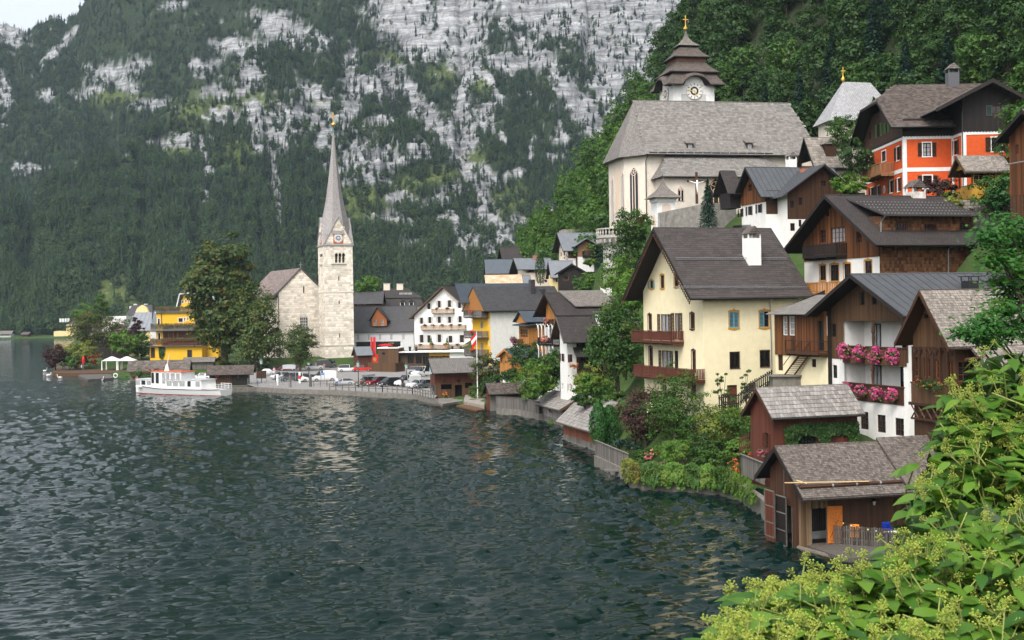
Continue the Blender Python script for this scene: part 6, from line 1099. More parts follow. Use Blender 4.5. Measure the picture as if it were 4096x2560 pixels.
# ---------------- hotel with balconies
H = House('lake_hotel','white gabled hotel with rows of shuttered windows and weathered balconies','hotel',(778,870),318,-22,z3,zb=2.5)
W,D = 16.5,20;hs_ = dict(fr=p_tan,n=(2,2),gl=m_glass,sh=m_wood_w,sw=.42,rd=.12)
H.win('f',[(905,412,938,470),(1010,385,1040,455),(1112,380,1145,450),(1215,400,1245,460),(832,555,862,618),(915,548,945,612),(1010,545,1042,610),(1115,545,1145,610),(1220,540,1252,605),(1358,540,1390,605)],**hs_);H.win('f',[(830,728,868,808),(905,733,938,808),(1010,725,1045,805),(1120,738,1158,808),(1232,730,1275,806),(1350,730,1385,806)],**hs_)
H.body(W,D,-2.5,10.45,m_white,17.2,'v');H.roof(10.66,17.57,r_dark,'v',oe=(1.,1.),og=(1.2,.6),soffit=p_tan,barge=p_tan);g_ = plain('sunbleached_wood',(.36,.27,.19),.85,vary=.3);pots = 'red geraniums along the hotel balcony rail, '
for x0,x1,y,nm in ((950,1165,505,'top'),(840,1285,672,'middle'),(780,1405,866,'long bottom')):
    a0,z = H.f(x0,y,-.9);a1,_ = H.f(x1,y,-.9);H.balcony('f',a0,a1,z,1.,.95,g_,post=4 if x1 - x0 < 300 else 7)
    for i in range(2 if x1 - x0 < 300 else 5): flowers('balcony_flowers',pots + nm + ' balcony',H.M @ Vector((a0 + (a1 - a0) * (i + .5) / (2 if x1 - x0 < 300 else 5),-1.2,z + .95)),.5,.25,F_red,90,.09,group='hotel balcony flowers, ' + nm,gn=1.5)
for x in (945,1105): p = H.M @ H.at(x,866,'f',-1.9);o = empty('potted_cypress',p,0,'clipped cypress in a terracotta pot on the restaurant roof','potted plant','potted cypresses');MB().lathe([(.3,0),(.45,.8),(.5,.85)],10).build('pot',plain('terracotta',(.5,.2,.09),.8),o);nn = 300;rr = np.random.RandomState(3);zz_ = rr.random_sample(nn);aa = rr.uniform(0,6.28,nn);qq = .5 * (1 - zz_) ** .7;link('foliage',leaves('foliage',np.stack([np.cos(aa) * qq,np.sin(aa) * qq,.85 + zz_ * 1.7],1),np.stack([np.cos(aa),np.sin(aa),.3 + 0 * aa],1),np.full(nn,.12),L_mid),o)
# ---------------- grey-white inn with orange dormer and shop front
H = House('shop_house','long pale grey house with dark roof, orange boarded dormer and black shop sign','house',(165,900),335,-4,z3,zb=1.8)
W,D = 15.6,9;H.win('f',[(195,728,220,782),(303,725,328,782),(415,722,442,782),(530,722,556,780),(652,720,678,778)],fr=m_wood_w,n=(2,3),gl=m_curt);H.body(W,D,-2,7.8,m_grey);H.roof(7.8,13.6,r_slate,oe=(.5,.5),og=(.5,.3));u0,z0_ = H.f(345,642,-.1);u1,_ = H.f(497,642,-.1);zt = H.f(400,450,-.1)[1];uc = H.u(402,450,-.1);H.win('f',[(368,580,395,638),(438,575,465,635)],off=-.1,fr=m_wood_w,n=(2,2));m_ob = surf('orange_boards',(.36,.12,.035),(.28,.09,.028),3,.7,stretch=(8,.6,1))
dp = [(u0,z0_),(u1,z0_),(u1,z0_ + 1.7),(uc,zt - .1),(u0,z0_ + 1.7)];H.wall('f',dp,m_ob,-.1,'dormer');q = MB().prism([(uc,zt),(u0 - .7,z0_ + 1.3),(u0 - .7,z0_ + 1.42),(uc,zt + .12)],lambda p,z,e: (p,e,z),-.7,4).prism([(uc,zt),(u1 + .7,z0_ + 1.3),(u1 + .7,z0_ + 1.42),(uc,zt + .12)],lambda p,z,e: (p,e,z),-.7,4);q.build('dormer_roof',r_slate,H.root)
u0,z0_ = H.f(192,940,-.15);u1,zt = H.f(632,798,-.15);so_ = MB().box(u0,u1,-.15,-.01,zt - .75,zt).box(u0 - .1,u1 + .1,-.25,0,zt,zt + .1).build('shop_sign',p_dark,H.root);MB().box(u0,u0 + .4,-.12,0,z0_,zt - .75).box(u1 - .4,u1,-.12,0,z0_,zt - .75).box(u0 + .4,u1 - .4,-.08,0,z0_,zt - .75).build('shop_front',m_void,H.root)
def text(body,parent,M,size,mat,ext=.01):
    cu = bpy.data.curves.new('lettering','FONT');cu.body = body;cu.size = size;cu.extrude = ext;cu.align_x = 'CENTER';cu.align_y = 'CENTER';t = bpy.data.objects.new('lettering',cu);dg = None
    me = bpy.data.meshes.new_from_object(t);bpy.data.objects.remove(t);me.materials.clear();me.materials.append(mat);return link('lettering',me,parent,M @ Matrix.Rotation(math.pi / 2,4,'X'))
m_let = plain('gold_lettering',(.45,.36,.16),.5);text('BÄCKEREI      BRÄUGASTHOF AM SEE',so_,Matrix.Translation(((u0 + u1) / 2,-.17,zt - .38)),.5,m_let) if False else text('AM SEE',so_,Matrix.Translation((u0 + (u1 - u0) * .79,-.17,zt - .38)),.5,m_let)
# ---------------- big dark hip-roofed house behind
H = House('mansard_house','large dark mansard-roofed house with two pale chimneys behind the shops','house',(315,430),385,-2,z3,zb=4);W,D = 15.5,10;zE = H.f(315,445,0)[1];z2_ = H.f(315,362,1.5)[1];z3_ = H.f(500,265,5)[1];uL,uR = H.u(480,265,5),H.u(700,262,5);uE0,uE1 = -.8,H.u(850,400,0)
H.body(uE1,D,-4,zE,m_grey);rm = MB().add([(uE0,-.6,zE),(uE1 + .6,-.6,zE),(uE1 - .4,1.5,z2_),(uE0 + .8,1.5,z2_),(uE0,D + .6,zE),(uE1 + .6,D + .6,zE),(uE1 - .4,D - 1.5,z2_),(uE0 + .8,D - 1.5,z2_)],[(0,1,2,3),(1,5,6,2),(5,4,7,6),(4,0,3,7)]);rm.add([(uE0 + .5,1.1,z2_),(uE1 - .1,1.1,z2_),(uR,5,z3_),(uL,5,z3_),(uE0 + .5,D - 1.1,z2_),(uE1 - .1,D - 1.1,z2_)],[(0,1,2,3),(1,5,2),(5,4,3,2),(4,0,3)]);H.ro = rm.build('roof',r_dark,H.root)
for x in (432,655,745): xx,z = H.f(x,430,-.3);MB().box(xx - .7,xx + .7,-.4,1.5,z - .6,z + .9).build('dormer',m_trimw,H.root);MB().prism([(-.9,.9),(.9,.9),(0,1.7)],lambda p,zz,e: (xx + p,e,z + zz),-.6,1.8).build('dormer_roof',r_dark,H.root);MB().box(xx - .5,xx + .5,-.43,-.4,z - .3,z + .8).build('dormer_window',m_glass,H.root)
for x,z_ in ((498,212),(630,216)): xx,zt = H.f(x,z_,5);H.chimney(xx,5,z3_ - .5,zt,1.9,1.2,m_pink,'slab',m_grey)
for x in (645,688,733): xx,z = H.f(x,320,2.7);MB().box(xx - .6,xx + .6,2.35,2.75,z - .1,z + .5,M=None).build('skylight',m_curt,H.root)
H = House('back_house','low dark-roofed house with three small windows behind the church tower','house',(170,445),375,-2,z3,zb=6);H.win('f',[(200,410,215,428),(222,410,245,428),(255,410,278,428)],fr=m_wood_w,n=(1,1));zz_ = H.f(170,405)[1];H.body(8,6,-4,zz_,w_brown);H.roof(zz_,zz_ + 3,r_slate,oe=(.4,.4),og=(.3,.3))
# ================================================================ lakeshore sheds in the middle
H = House('brown_boathouse','red brown plank boathouse with corrugated roof, dark doorway and hung oar','boathouse',(985,1385),210,16,z3,zb=.2)
D,W = 3.4,9.;zu = H.f(990,1215)[1];H.op += [('f',0,H.u(1042,1250),H.u(1155,1250),H.f(1100,1278)[1],H.f(1100,1228)[1]),('f',0,H.u(1185,1300),H.u(1257,1300),.2,H.f(1220,1235)[1]),('f',0,H.u(1280,1250),H.u(1358,1250),H.f(1300,1265)[1],H.f(1300,1212)[1])]
H.wall('f',[(0,-1.5),(W,-1.5),(W,5.2),(0,5.2)],w_red);H.wall('l',[(0,2.2),(D,2.2),(D,5.2),(D / 2,6.4),(0,5.2)],w_red);H.planks('f',[(0,zu),(W,zu),(W,5.2),(0,5.2)],p_red,.25);H.planks('f',[(0,-.8),(W,-.8),(W,zu),(0,zu)],p_tan,.25,.0,.015);H.planks('l',[(0,2.2),(D,2.2),(D,5.2),(D / 2,6.4),(0,5.2)],p_red,.25)
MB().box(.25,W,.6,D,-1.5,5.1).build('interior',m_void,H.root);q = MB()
for v_ in (.1,D / 2,D - .1): q.box(-.06,.14,v_ - .12,v_ + .12,-2,2.3)
q.build('slip_posts',p_grey,H.root);k = .72;ro = corrugated(H.root,Vector((-.7,-1.4,6.5 - k * (1.7 + 1.4))),Vector((W + 2.6,0,0)),Vector((0,3.1,3.1 * k)),m_corr,.28);corrugated(H.root,Vector((-.7,D + 1.4,6.5 - k * (1.7 + 1.4))),Vector((W + 2.6,0,0)),Vector((0,-3.1,3.1 * k)),m_corr,.28);MB().prism([(-1.4,4.2),(1.7,6.45),(1.7,6.2),(-1.4,3.95)],lambda p,z,e: (e,p,z),-.72,-.66).prism([(D + 1.4,4.2),(1.7,6.45),(1.7,6.2),(D + 1.4,3.95)],lambda p,z,e: (e,p,z),-.72,-.66).build('bargeboard',p_dark,H.root);MB().tube([(-.5,-1.45,4.22),(W + 1,-1.45,4.22)],.07,6).build('gutter',p_grey,H.root)
o = empty('oar',H.M @ H.at(1080,1190,'f',-.12),R(16),'wooden oar hung slanting on the boathouse wall','oar');MB().tube([(0,0,0),(.95,0,.95)],.04,5).build('shaft',p_brown,o);MB().prism([(-.35,-.15),(-.1,.15),(.1,.12),(.05,-.1),(-.2,-.38)],lambda p,z,e: (p,e,z),-.03,.02).build('blade',p_brown,o)
o = MB().lathe([(.24,0),(.12,-.35),(.03,-.5)],8);o = o.build('wooden_shield',p_dark);o.location = H.M @ H.at(1218,1178,'f',-.1);thing(o,'small dark carved shield hung on the boathouse wall','shield');o = empty('notice_board',H.M @ H.at(938,1085,'l',-.1),R(16),'pale blue notice board on the boathouse gable','sign');MB().box(-.04,0,-.8,.8,-.6,.6).build('frame',m_trimw,o);MB().box(-.06,-.041,-.7,.7,-.5,.5).build('panel',plain('pale_blue_board',(.4,.55,.62),.6),o)
H = House('small_boathouse','small brown boathouse with mossy dark shingle roof at the water edge','boathouse',(115,1505),187,16,z4,zb=.2);H.body(4.7,2.1,-1.2,2.7,w_red,3.4,'u');H.planks('l',[(0,-.8),(2.1,-.8),(2.1,2.7),(1.05,3.4),(0,2.7)],p_red,.2);H.planks('f',[(0,-.8),(1.1,-.8),(1.1,2.6),(0,2.6)],p_grey,.3);H.roof(2.75,3.6,r_brown,oe=(.75,.65),og=(.35,.3));H.shingles(H.planes[0],sh_o,.3,.26,.03,limit=150)
for nm,lab,C,d,cv,D,ze,zr,uR in (('grey_boathouse','long silvery grey boathouse with shingle roof standing in the lake',(362,600),161,b2,11.8,2.3,3.5,2.2),('red_boathouse','long reddish boathouse with silvery shingle roof beside the garden',(655,830),133.5,b2,11.6,2.55,4.75,2.4)):
    H = House(nm,lab,'boathouse',C,d,14,cv,zb=.1);W = uR * 2
    if nm[0] == 'g': H.win('l',[(222,400,255,470)],fr=p_grey,n=(2,3),gl=m_curt)
    H.body(W,D,.1,ze,w_grey if nm[0] == 'g' else w_red,zr,'v');mt = surf('silvered_boards',(.3,.28,.27),(.1,.085,.075),1.2,.85,.2,stretch=(7,.4,1),vary=.35,stain=.5,stainc=(.1,.05,.02)) if nm[0] == 'g' else surf('reddish_boards',(.24,.075,.035),(.13,.06,.04),1.2,.85,.2,stretch=(7,.4,1),vary=.25)
    H.planks('l',[(0,.6),(D,.6),(D,ze),(0,ze)],mt,.24);MB().box(-.05,W,-.05,D + .1,-1.8,.1).build('footing',m_conc,H.root);H.planks('l',[(0,.05),(D,.05),(D,.6),(0,.6)],p_grey,.5,-.02)
    H.roof(ze,zr,r_grey,'v',oe=(.75,.6),og=(.5,.5),soffit=p_tan,barge=p_tan,gutter=False);H.shingles(H.planes[0],sh_s,.2,.4,.03,lap=1.12,tilt=.08)
HR = H
# shoreline walls and fences
def shore(*px,z=0): return [GW(*p,z) for p in px]
wall_run('lake_wall','mossy concrete lake wall under the grey plank fence',[GW(*q,.9) for q in (z4(160,1475),z4(345,1490),z4(485,1520))],.5,2.5,m_conc);line_fence('plank_fence','weathered grey plank fence on the lake wall by the small boathouse',[GW(*q,.9) for q in (z4(160,1475),z4(345,1490),z4(485,1520))],1.55,p_grey,.17,.02,cap=True)
A_ = [GW(*b2(*q),1.0) for q in ((655,860),(870,960),(960,1000))];wall_run('garden_wall','grey concrete garden wall rising from the lake',[a + Vector((-.15,-.25,0)) for a in A_],.5,3,m_conc);line_fence('garden_fence','weathered grey plank fence between garden and lake',A_,1.35,p_grey,.2,.02,cap=True,picks='board')
wall_run('vine_wall','mossy stone lake wall hung with creeper',[GW(*b2(*q),1.3) for q in ((960,1010),(1100,1040),(1500,1060),(1800,1080),(1990,1130),(2200,1270),(2300,1400))],.5,3.2,m_conc)
o = MB().box(0,2.2,0,1.1,-.12,0).box(.3,.45,.2,.35,-1.5,-.12).box(1.8,1.95,.2,.35,-1.5,-.12).build('bathing_platform',p_grey);o.location = GW(*b2(745,1005),.7);thing(o,'small plank bathing platform projecting from the garden wall','platform')
# ================================================================ left: stone church, yellow hotel, quay, boat
m_lime = brick('limestone_courses',(.72,.67,.58),(.58,.51,.41),(.46,.42,.36),.75,.46,.02,.5,.95,.5,.5,(1.5,1.5,1),.25,(.36,.28,.19),gs=2.);p_lime = surf('limestone_block',(.78,.73,.65),(.6,.52,.42),.6,.95,.1,bump=.6,vary=.22)
def stones(H,face,a0,a1,z0,z1,pw,ph,zt=None,off=0,limit=300):
    op = [o[2:] for o in H.op if o[0] == face];Ms = [];z = z0
    while z < z1:
        h = ph * rng.uniform(.75,1.3);a = a0 - rng.random() * .2
        while a < a1:
            w = pw * rng.uniform(.5,1.6);x0,x1 = max(a,a0),min(a + w - .04,a1);a += w;c = (x0 + x1) / 2;zc_ = z + h / 2
            if x1 - x0 < .12 or any(o[0] - .1 < x1 and x0 < o[1] + .1 and o[2] - .1 < z + h and z < o[3] + .15 for o in op) or (zt and zc_ > zt(c) - .25): continue
            t = rng.uniform(.03,.08);Ms.append(H.FM(face,c,zc_,off - t / 2 + .01) @ Matrix.Rotation(rng.uniform(-.012,.012),4,'Y') @ Matrix.Diagonal((x1 - x0,t,h - .04,1)))
        z += h
    put_pieces(H.root,'stone_block',p_lime,Ms,H.M,limit)
H = House('stone_church','pale limestone church with steep brown shingle roof and one arched window','church',(845,1100),327,25,z2,zb=2.6)
W = H.u(1207,1000);zE = H.f(845,545)[1];zP = H.f(1037,358)[1];D = 30
a0,a1 = H.u(1010,800),H.u(1070,800);zb,zt = H.f(1040,862)[1],H.f(1040,722)[1];H.op.append(('f',0,a0,a1,zb,zt - (a1 - a0) * .3));b0 = H.u(1033,520),H.u(1047,520),H.f(1040,552)[1],H.f(1040,492)[1];H.winm('f',*b0,name='slit_window',fr=p_lime,n=(1,1),rd=.3)
H.wall('f',[(0,-3),(W,-3),(W,zE),(W / 2,zP),(0,zE)],m_lime,rd=.4);H.wall('l',[(0,-3),(D,-3),(D,zE - 1.2),(0,zE - 1.2)],m_lime);MB().box(.3,W - .1,.5,D,-3,zE - 1.2).build('rear_wall',m_lime,H.root)
stones(H,'f',0,W,0,zP,.85,.52,lambda c: zE + (zP - zE) * (1 - abs(c - W / 2) / (W / 2)) - .2)
w = a1 - a0;pts = [(-w / 2,0),(w / 2,0)] + [(w / 2 * math.cos(t),zt - zb - w / 2 + w / 2 * math.sin(t)) for t in [math.pi * i / 10 for i in range(11)]]
wo = MB().prism([(x * 1.12,z * 1.03 - .05) for x,z in pts],lambda p,z,e: (p,e,z),.12,.25).build('arched_window',m_wood_w,H.root,H.FM('f',(a0 + a1) / 2,zb,0));MB().prism(pts,lambda p,z,e: (p,e,z),.08,.115).build('pane',m_glass,wo);q = MB()
for i in range(1,4): q.box(-w / 2 + w * i / 4 - .05,-w / 2 + w * i / 4 + .05,.02,.08,0,zt - zb - w * .35)
for i in range(1,6): q.box(-w / 2,w / 2,.03,.08,(zt - zb) * i / 6 - .04,(zt - zb) * i / 6 + .04)
q.build('glazing_bars',m_wood_w,wo);ar_ = [(1.25 * w / 2 * math.cos(t),zt - zb - w / 2 + 1.25 * w / 2 * math.sin(t)) for t in [math.pi * i / 9 for i in range(10)]]
for (xa,za),(xb,zb_) in zip(ar_[:-1],ar_[1:]): MB().add([(xa,-.06,za),(xb,-.06,zb_),(xb * 1.25,-.06,zb_ + (zb_ - (zt - zb - w / 2)) * .25),(xa * 1.25,-.06,za + (za - (zt - zb - w / 2)) * .25),(xa,.1,za),(xb,.1,zb_),(xb * 1.25,.1,zb_ + (zb_ - (zt - zb - w / 2)) * .25),(xa * 1.25,.1,za + (za - (zt - zb - w / 2)) * .25)],[(0,1,2,3),(0,1,5,4),(2,3,7,6),(0,3,7,4),(1,2,6,5)]).build('arch_stone',p_lime,wo)
zs = zE - 1.;k = (zP - zE) / (W / 2);H.ro = MB().prism([(W / 2,zP + .35),(-1.3,zP + .35 - k * (W / 2 + 1.3)),(-1.3,zP + .1 - k * (W / 2 + 1.3)),(W / 2,zP + .1)],lambda p,z,e: (p,e,z),.9,D).prism([(W / 2,zP + .35),(W + .8,zP + .35 - k * (W / 2 + .8)),(W + .8,zP + .1 - k * (W / 2 + .8)),(W / 2,zP + .1)],lambda p,z,e: (p,e,z),.9,D).build('roof',brick('mottled_shingle_roof',(.22,.17,.15),(.12,.09,.085),(.05,.04,.04),.3,.24,.02,.5,.85,.7,.6,(3,3,1),.3,(.3,.27,.25)),H.root)
H.shingles((Vector((-1.3,D,zP + .37 - k * (W / 2 + 1.3))),Vector((0,-1,0)),Vector((W / 2 + 1.3,0,k * (W / 2 + 1.3))),D - .9),surf('mottled_shingle',(.24,.19,.17),(.12,.095,.09),1.2,.85,.2,bump=.3,vary=.35),.5,.42,.04,tilt=.07,lap=1.1);q = MB()
for s_ in (-1,1): q.prism([(W / 2,zP + .45),(W / 2 + s_ * (W / 2 + .5),zP + .45 - k * (W / 2 + .5)),(W / 2 + s_ * (W / 2 + .5),zP + .1 - k * (W / 2 + .5)),(W / 2,zP + .05)],lambda p,z,e: (p,e,z),-.25,.9)
q.build('gable_coping',r_brown,H.root);MB().box(W / 2 - .05,W / 2 + .05,.2,.3,zP,zP + 2.).box(W / 2 - .45,W / 2 + .45,.2,.3,zP + 1.2,zP + 1.3).build('cross',m_zinc,H.root);H.pipe([(-.1,-.1,zs),(-.1,-.1,-1)],p_brown,.09);H.pipe([(W - .1,-.12,zE),(W - .1,-.12,-1)],p_red,.09);MB().box(-.15,W,-.14,.05,2.8,3.).build('plinth_course',p_lime,H.root)
for y in (780,920): H.winm('l',4.,5.2,H.l(765,y + 40)[1] - 4,H.l(765,y - 60)[1] - 1,fr=m_wood_w,n=(2,5)) if y > 800 else None
# tower
H = House('church_spire_tower','tall limestone church tower with slender grey shingled spire, clocks and gilded cross','tower',(1215,1060),322,20,z2,zb=2.8)
W = H.u(1443,900);D = W;zE = H.f(1420,150)[1];H.cv = zc(1240,420,1.24);zG = H.f(148,556)[1];zT = H.f(105,130,W / 2)[1];zC = H.f(104,40,W / 2)[1];zB = H.f(104,97,W / 2)[1];zK = H.f(150,660)[1];H.cv = z2
zw0,zw1 = H.f(1330,305)[1],H.f(1330,226)[1];uw = [H.u(x,270) for x in (1302,1330,1359)]
for fc in 'fl':
    for i,c in enumerate(uw): H.winm(fc,c - .35 if fc == 'f' else W - c - .35,c + .35 if fc == 'f' else W - c + .35,zw0,zw1 - .35,name='bell_opening',fr=p_lime,n=(1,5),rd=.5,fw=.05)
    for y0,y1 in ((412,450),(610,640),(872,912)): H.winm(fc,W / 2 - .12,W / 2 + .22,H.f(1340,y1)[1],H.f(1340,y0)[1],name='slit_window',fr=p_lime,n=(1,1),rd=.4)
gl = [(0,-3),(W,-3),(W,zE),(W / 2,zG),(0,zE)]
for fc in 'fl': H.wall(fc,gl,m_lime,rd=.55);stones(H,fc,0,W,0,zG,.8,.55,lambda c: zE + (zG - zE) * (1 - abs(c - W / 2) / (W / 2)),limit=300 if fc == 'f' else 60)
MB().add([(W,0,-3),(W,D,-3),(W,D,zE),(W,D / 2,zG),(W,0,zE)],[(0,1,2,3,4)]).add([(0,D,-3),(W,D,-3),(W,D,zE),(W / 2,D,zG),(0,D,zE)],[(0,1,2,3,4)]).build('rear_wall',m_lime,H.root)
for fc in 'fl':
    for z,e in ((H.f(1330,540)[1],.14),(H.f(1330,968)[1],.16),(zw0 - .2,.3)): MB().box(-W / 2 - .1 if e < .3 else -1.9,W / 2 + .1 if e < .3 else 1.9,-e,.02,-.14,.14).build('string_course',p_lime,H.root,H.FM(fc,W / 2,z,0))
    pan = MB().box(-1.25,1.25,-.1,.02,-1.4,1.4).build('clock_panel',plain('clock_red',(.42,.1,.03),.8),H.root,H.FM(fc,W / 2,zK,0));clock(pan,Matrix.Translation((0,-.1,0)),1.15,MATS['clock_white'],m_gold,plain('clock_blue',(.04,.12,.3),.5))
    for i in range(3):
        c = uw[i] if fc == 'f' else W - uw[i];MB().prism([(-.35,-.4),(.35,-.4)] + [(.35 * math.cos(t),-.02 + .35 * math.sin(t)) for t in [math.pi * j / 6 for j in range(7)]],lambda p,z,e: (p,e,z),-.02,.03).build('opening_head',m_void,H.root,H.FM(fc,c,zw1 - .35,0))
r_sp = brick('spire_shingle',(.34,.32,.31),(.25,.235,.23),(.14,.13,.13),.25,.3,.02,.5,.85,.6,.45,(3,3,1),.2,(.2,.18,.17));c = W / 2;e = .25;q = MB();kg = (zG - zE) / c
for s_ in (-1,1):
    q.prism([(c,zG + .12),(c + s_ * (c + e),zE + .12 - kg * e),(c + s_ * (c + e),zE - .1 - kg * e),(c,zG - .1)],lambda p,z,a: (p,a,z),-e,W + e);q.prism([(c,zG + .12),(c + s_ * (c + e),zE + .12 - kg * e),(c + s_ * (c + e),zE - .1 - kg * e),(c,zG - .1)],lambda p,z,a: (a,p,z),-e,W + e)
q.build('gable_roofs',r_sp,H.root);hh = zT - zG;pr = [(c * 1.06,zE + (zG - zE) * .35),(c * .86,zG - .6),(c * .72,zG + hh * .07),(c * .55,zG + hh * .22),(c * .37,zG + hh * .45),(c * .2,zG + hh * .7),(.1,zT)];MB().lathe([(r * 1.08,z) for r,z in pr],8,(c,c,0),ph=math.pi / 8).build('spire',r_sp,H.root)
MB().lathe([(.12,zT - .3),(.3,zT - .1),(.12,zT + .1),(.09,zB - .6)],8,(c,c,0)).build('copper_neck',plain('verdigris',(.1,.28,.22),.7),H.root);MB().lathe([(.1,-.55),(.5,-.2),(.62,.0),(.5,.25),(.14,.5),(.08,.8)],12,(c,c,zB)).build('ball',m_gold,H.root);MB().box(c - .1,c + .1,c - .08,c + .08,zB + .7,zC + .2).box(c - .75,c + .75,c - .08,c + .08,zB + (zC - zB) * .72,zB + (zC - zB) * .72 + .2).build('cross',m_gold,H.root)
# ---------------- yellow lake hotel with planted balconies
H = House('yellow_hotel','bright yellow terraced hotel with plant-hung wooden balconies and pale metal roof','hotel',(1440,1120),335,-3,c1,zb=2.2)
W = H.u(2120,1000);D = 12;yw = dict(fr=p_brown,n=(2,3),trim=m_trimw,tw=.12)
H.win('f',[(1450,955,1500,1080),(1930,985,1985,1085)],fr=p_brown,n=(3,4),trim=p_brown);H.win('f',[(1545,760,1575,850)],off=1.,**yw);H.win('f',[(1540,570,1568,655),(1810,565,1868,615),(1885,558,1900,600),(1925,555,1940,590),(2028,560,2046,630)],off=1.5,**yw)
z = [H.f(1500,y)[1] for y in (935,925,730,660,500)];H.wall('f',[(0,-2),(W,-2),(W,z[0]),(0,z[0])],m_yellow);MB().box(.02,W,.3,D,-2,z[0]).build('rear_wall',m_yellow,H.root);uo = H.u(1520,800,1)
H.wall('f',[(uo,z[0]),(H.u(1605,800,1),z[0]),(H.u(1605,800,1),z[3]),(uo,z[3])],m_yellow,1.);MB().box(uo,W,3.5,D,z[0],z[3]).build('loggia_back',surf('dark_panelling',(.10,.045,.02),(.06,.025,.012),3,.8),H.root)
for x in (1615,1680,1745,1800,2060): uu = H.u(x,800,.3);MB().box(uu - .1,uu + .1,.2,.4,z[0],z[2] + .2).build('column',p_tan,H.root)
H.wall('f',[(uo,z[3] - .3),(W,z[3] - .3),(W,z[4]),(uo,z[4])],m_yellow,1.5);MB().box(uo,W,1.8,D,z[3],z[4] - .02).build('upper_wall',m_yellow,H.root);MB().box(uo - .3,W + .2,1.2,D,z[4],z[4] + .25).build('cornice',m_trimw,H.root);H.pipe([(H.u(1585,500,1.4),1.4,z[4]),(H.u(1595,860,.9),.9,z[0])],p_red,.08)
MB().box(-.5,W + .2,-.9,3.5,z[0],z[0] + .18).box(-.3,W,-.4,1.6,z[2] - .1,z[2] + .1).build('floor_slab',p_grey,H.root);vine = leafm('balcony_vine',(.05,.08,.02),(.14,.1,.03),(.2,.07,.04))
for k_,(x0,x1,y0,vo,mt,rp) in enumerate(((1445,2060,905,-.75,p_red,'lowest'),(1450,2070,712,-.4,p_grey,'middle'),(1515,2000,490,1.1,p_grey,'rooftop'))):
    u0,zb = H.f(x0,y0,vo);u1,_ = H.f(x1,y0,vo);H.balcony('f',u0,u1,zb,.1,1.25,mt,off=vo + .1,post=8,side=False);climber('balcony_plants','trailing plants along the %s terrace rail of the yellow hotel' % rp,H.M @ Matrix.Translation((0,vo - .05,0)),[(u0,zb + .6),(u1 * .35,zb + .3),(u1 * .5,zb + .75),(u1,zb + .6),(u1,zb + 1.55),(u0,zb + 1.5)],vine,700,.13,.4,40 + k_,'plants')
u0,zb = H.f(1805,425,4);u1 = H.u(2030,425,4);zt = H.f(1900,262,4)[1];H.win('f',[(1858,333,1878,365),(1900,325,1916,355),(1940,322,1954,352),(1980,318,1998,405)],off=4.,fr=p_brown,n=(2,2),trim=m_trimw);H.wall('f',[(u0 + .3,zb - 1),(u1,zb - 1),(u1 - .9,zt),(u0 + 1.6,zt)],m_yellow,4.)
ua,za = H.f(1800,415,4);ub,zb2 = H.f(1838,250,4);uc,zc2 = H.f(1980,238,4);ud,zd2 = H.f(2040,420,4);ue = ud + 6;top = H.f(2170,40,9);V = [(ub,3.2,zb2),(uc,3.2,zc2),(top[0],9,top[1]),(ud + .3,3.2,za),(ue,3.2,za),(ue - 1.5,4.5,zc2),(ue - 4,9,top[1]),(ua,3.6,za),(ua,14,za),(ub,14,zb2)]
MB().add(V,[(0,1,2),(1,3,4,5),(1,5,6,2),(7,0,9,8),(0,2,9),(4,5,6)]).build('roof',r_lmetal,H.root);MB().box(ud - .3,ue - .2,3.6,13,-2,za).build('attic_wall',m_yellow,H.root);MB().tube([(ub,3.15,zb2),(uc,3.15,zc2),(ud + .2,3.15,za)],.14,5).tube([(ub,3.15,zb2),(ua,3.15,za)],.14,5).build('roof_trim',m_trimw,H.root)
climber('wall_ivy','dark ivy column on the yellow hotel wall',H.M @ Matrix.Translation((0,-.02,0)),[H.f(*p_) for p_ in ((1550,945),(1640,945),(1625,1060),(1600,1110),(1565,1080))],L_deep,500,.16,.35,60,'ivy')
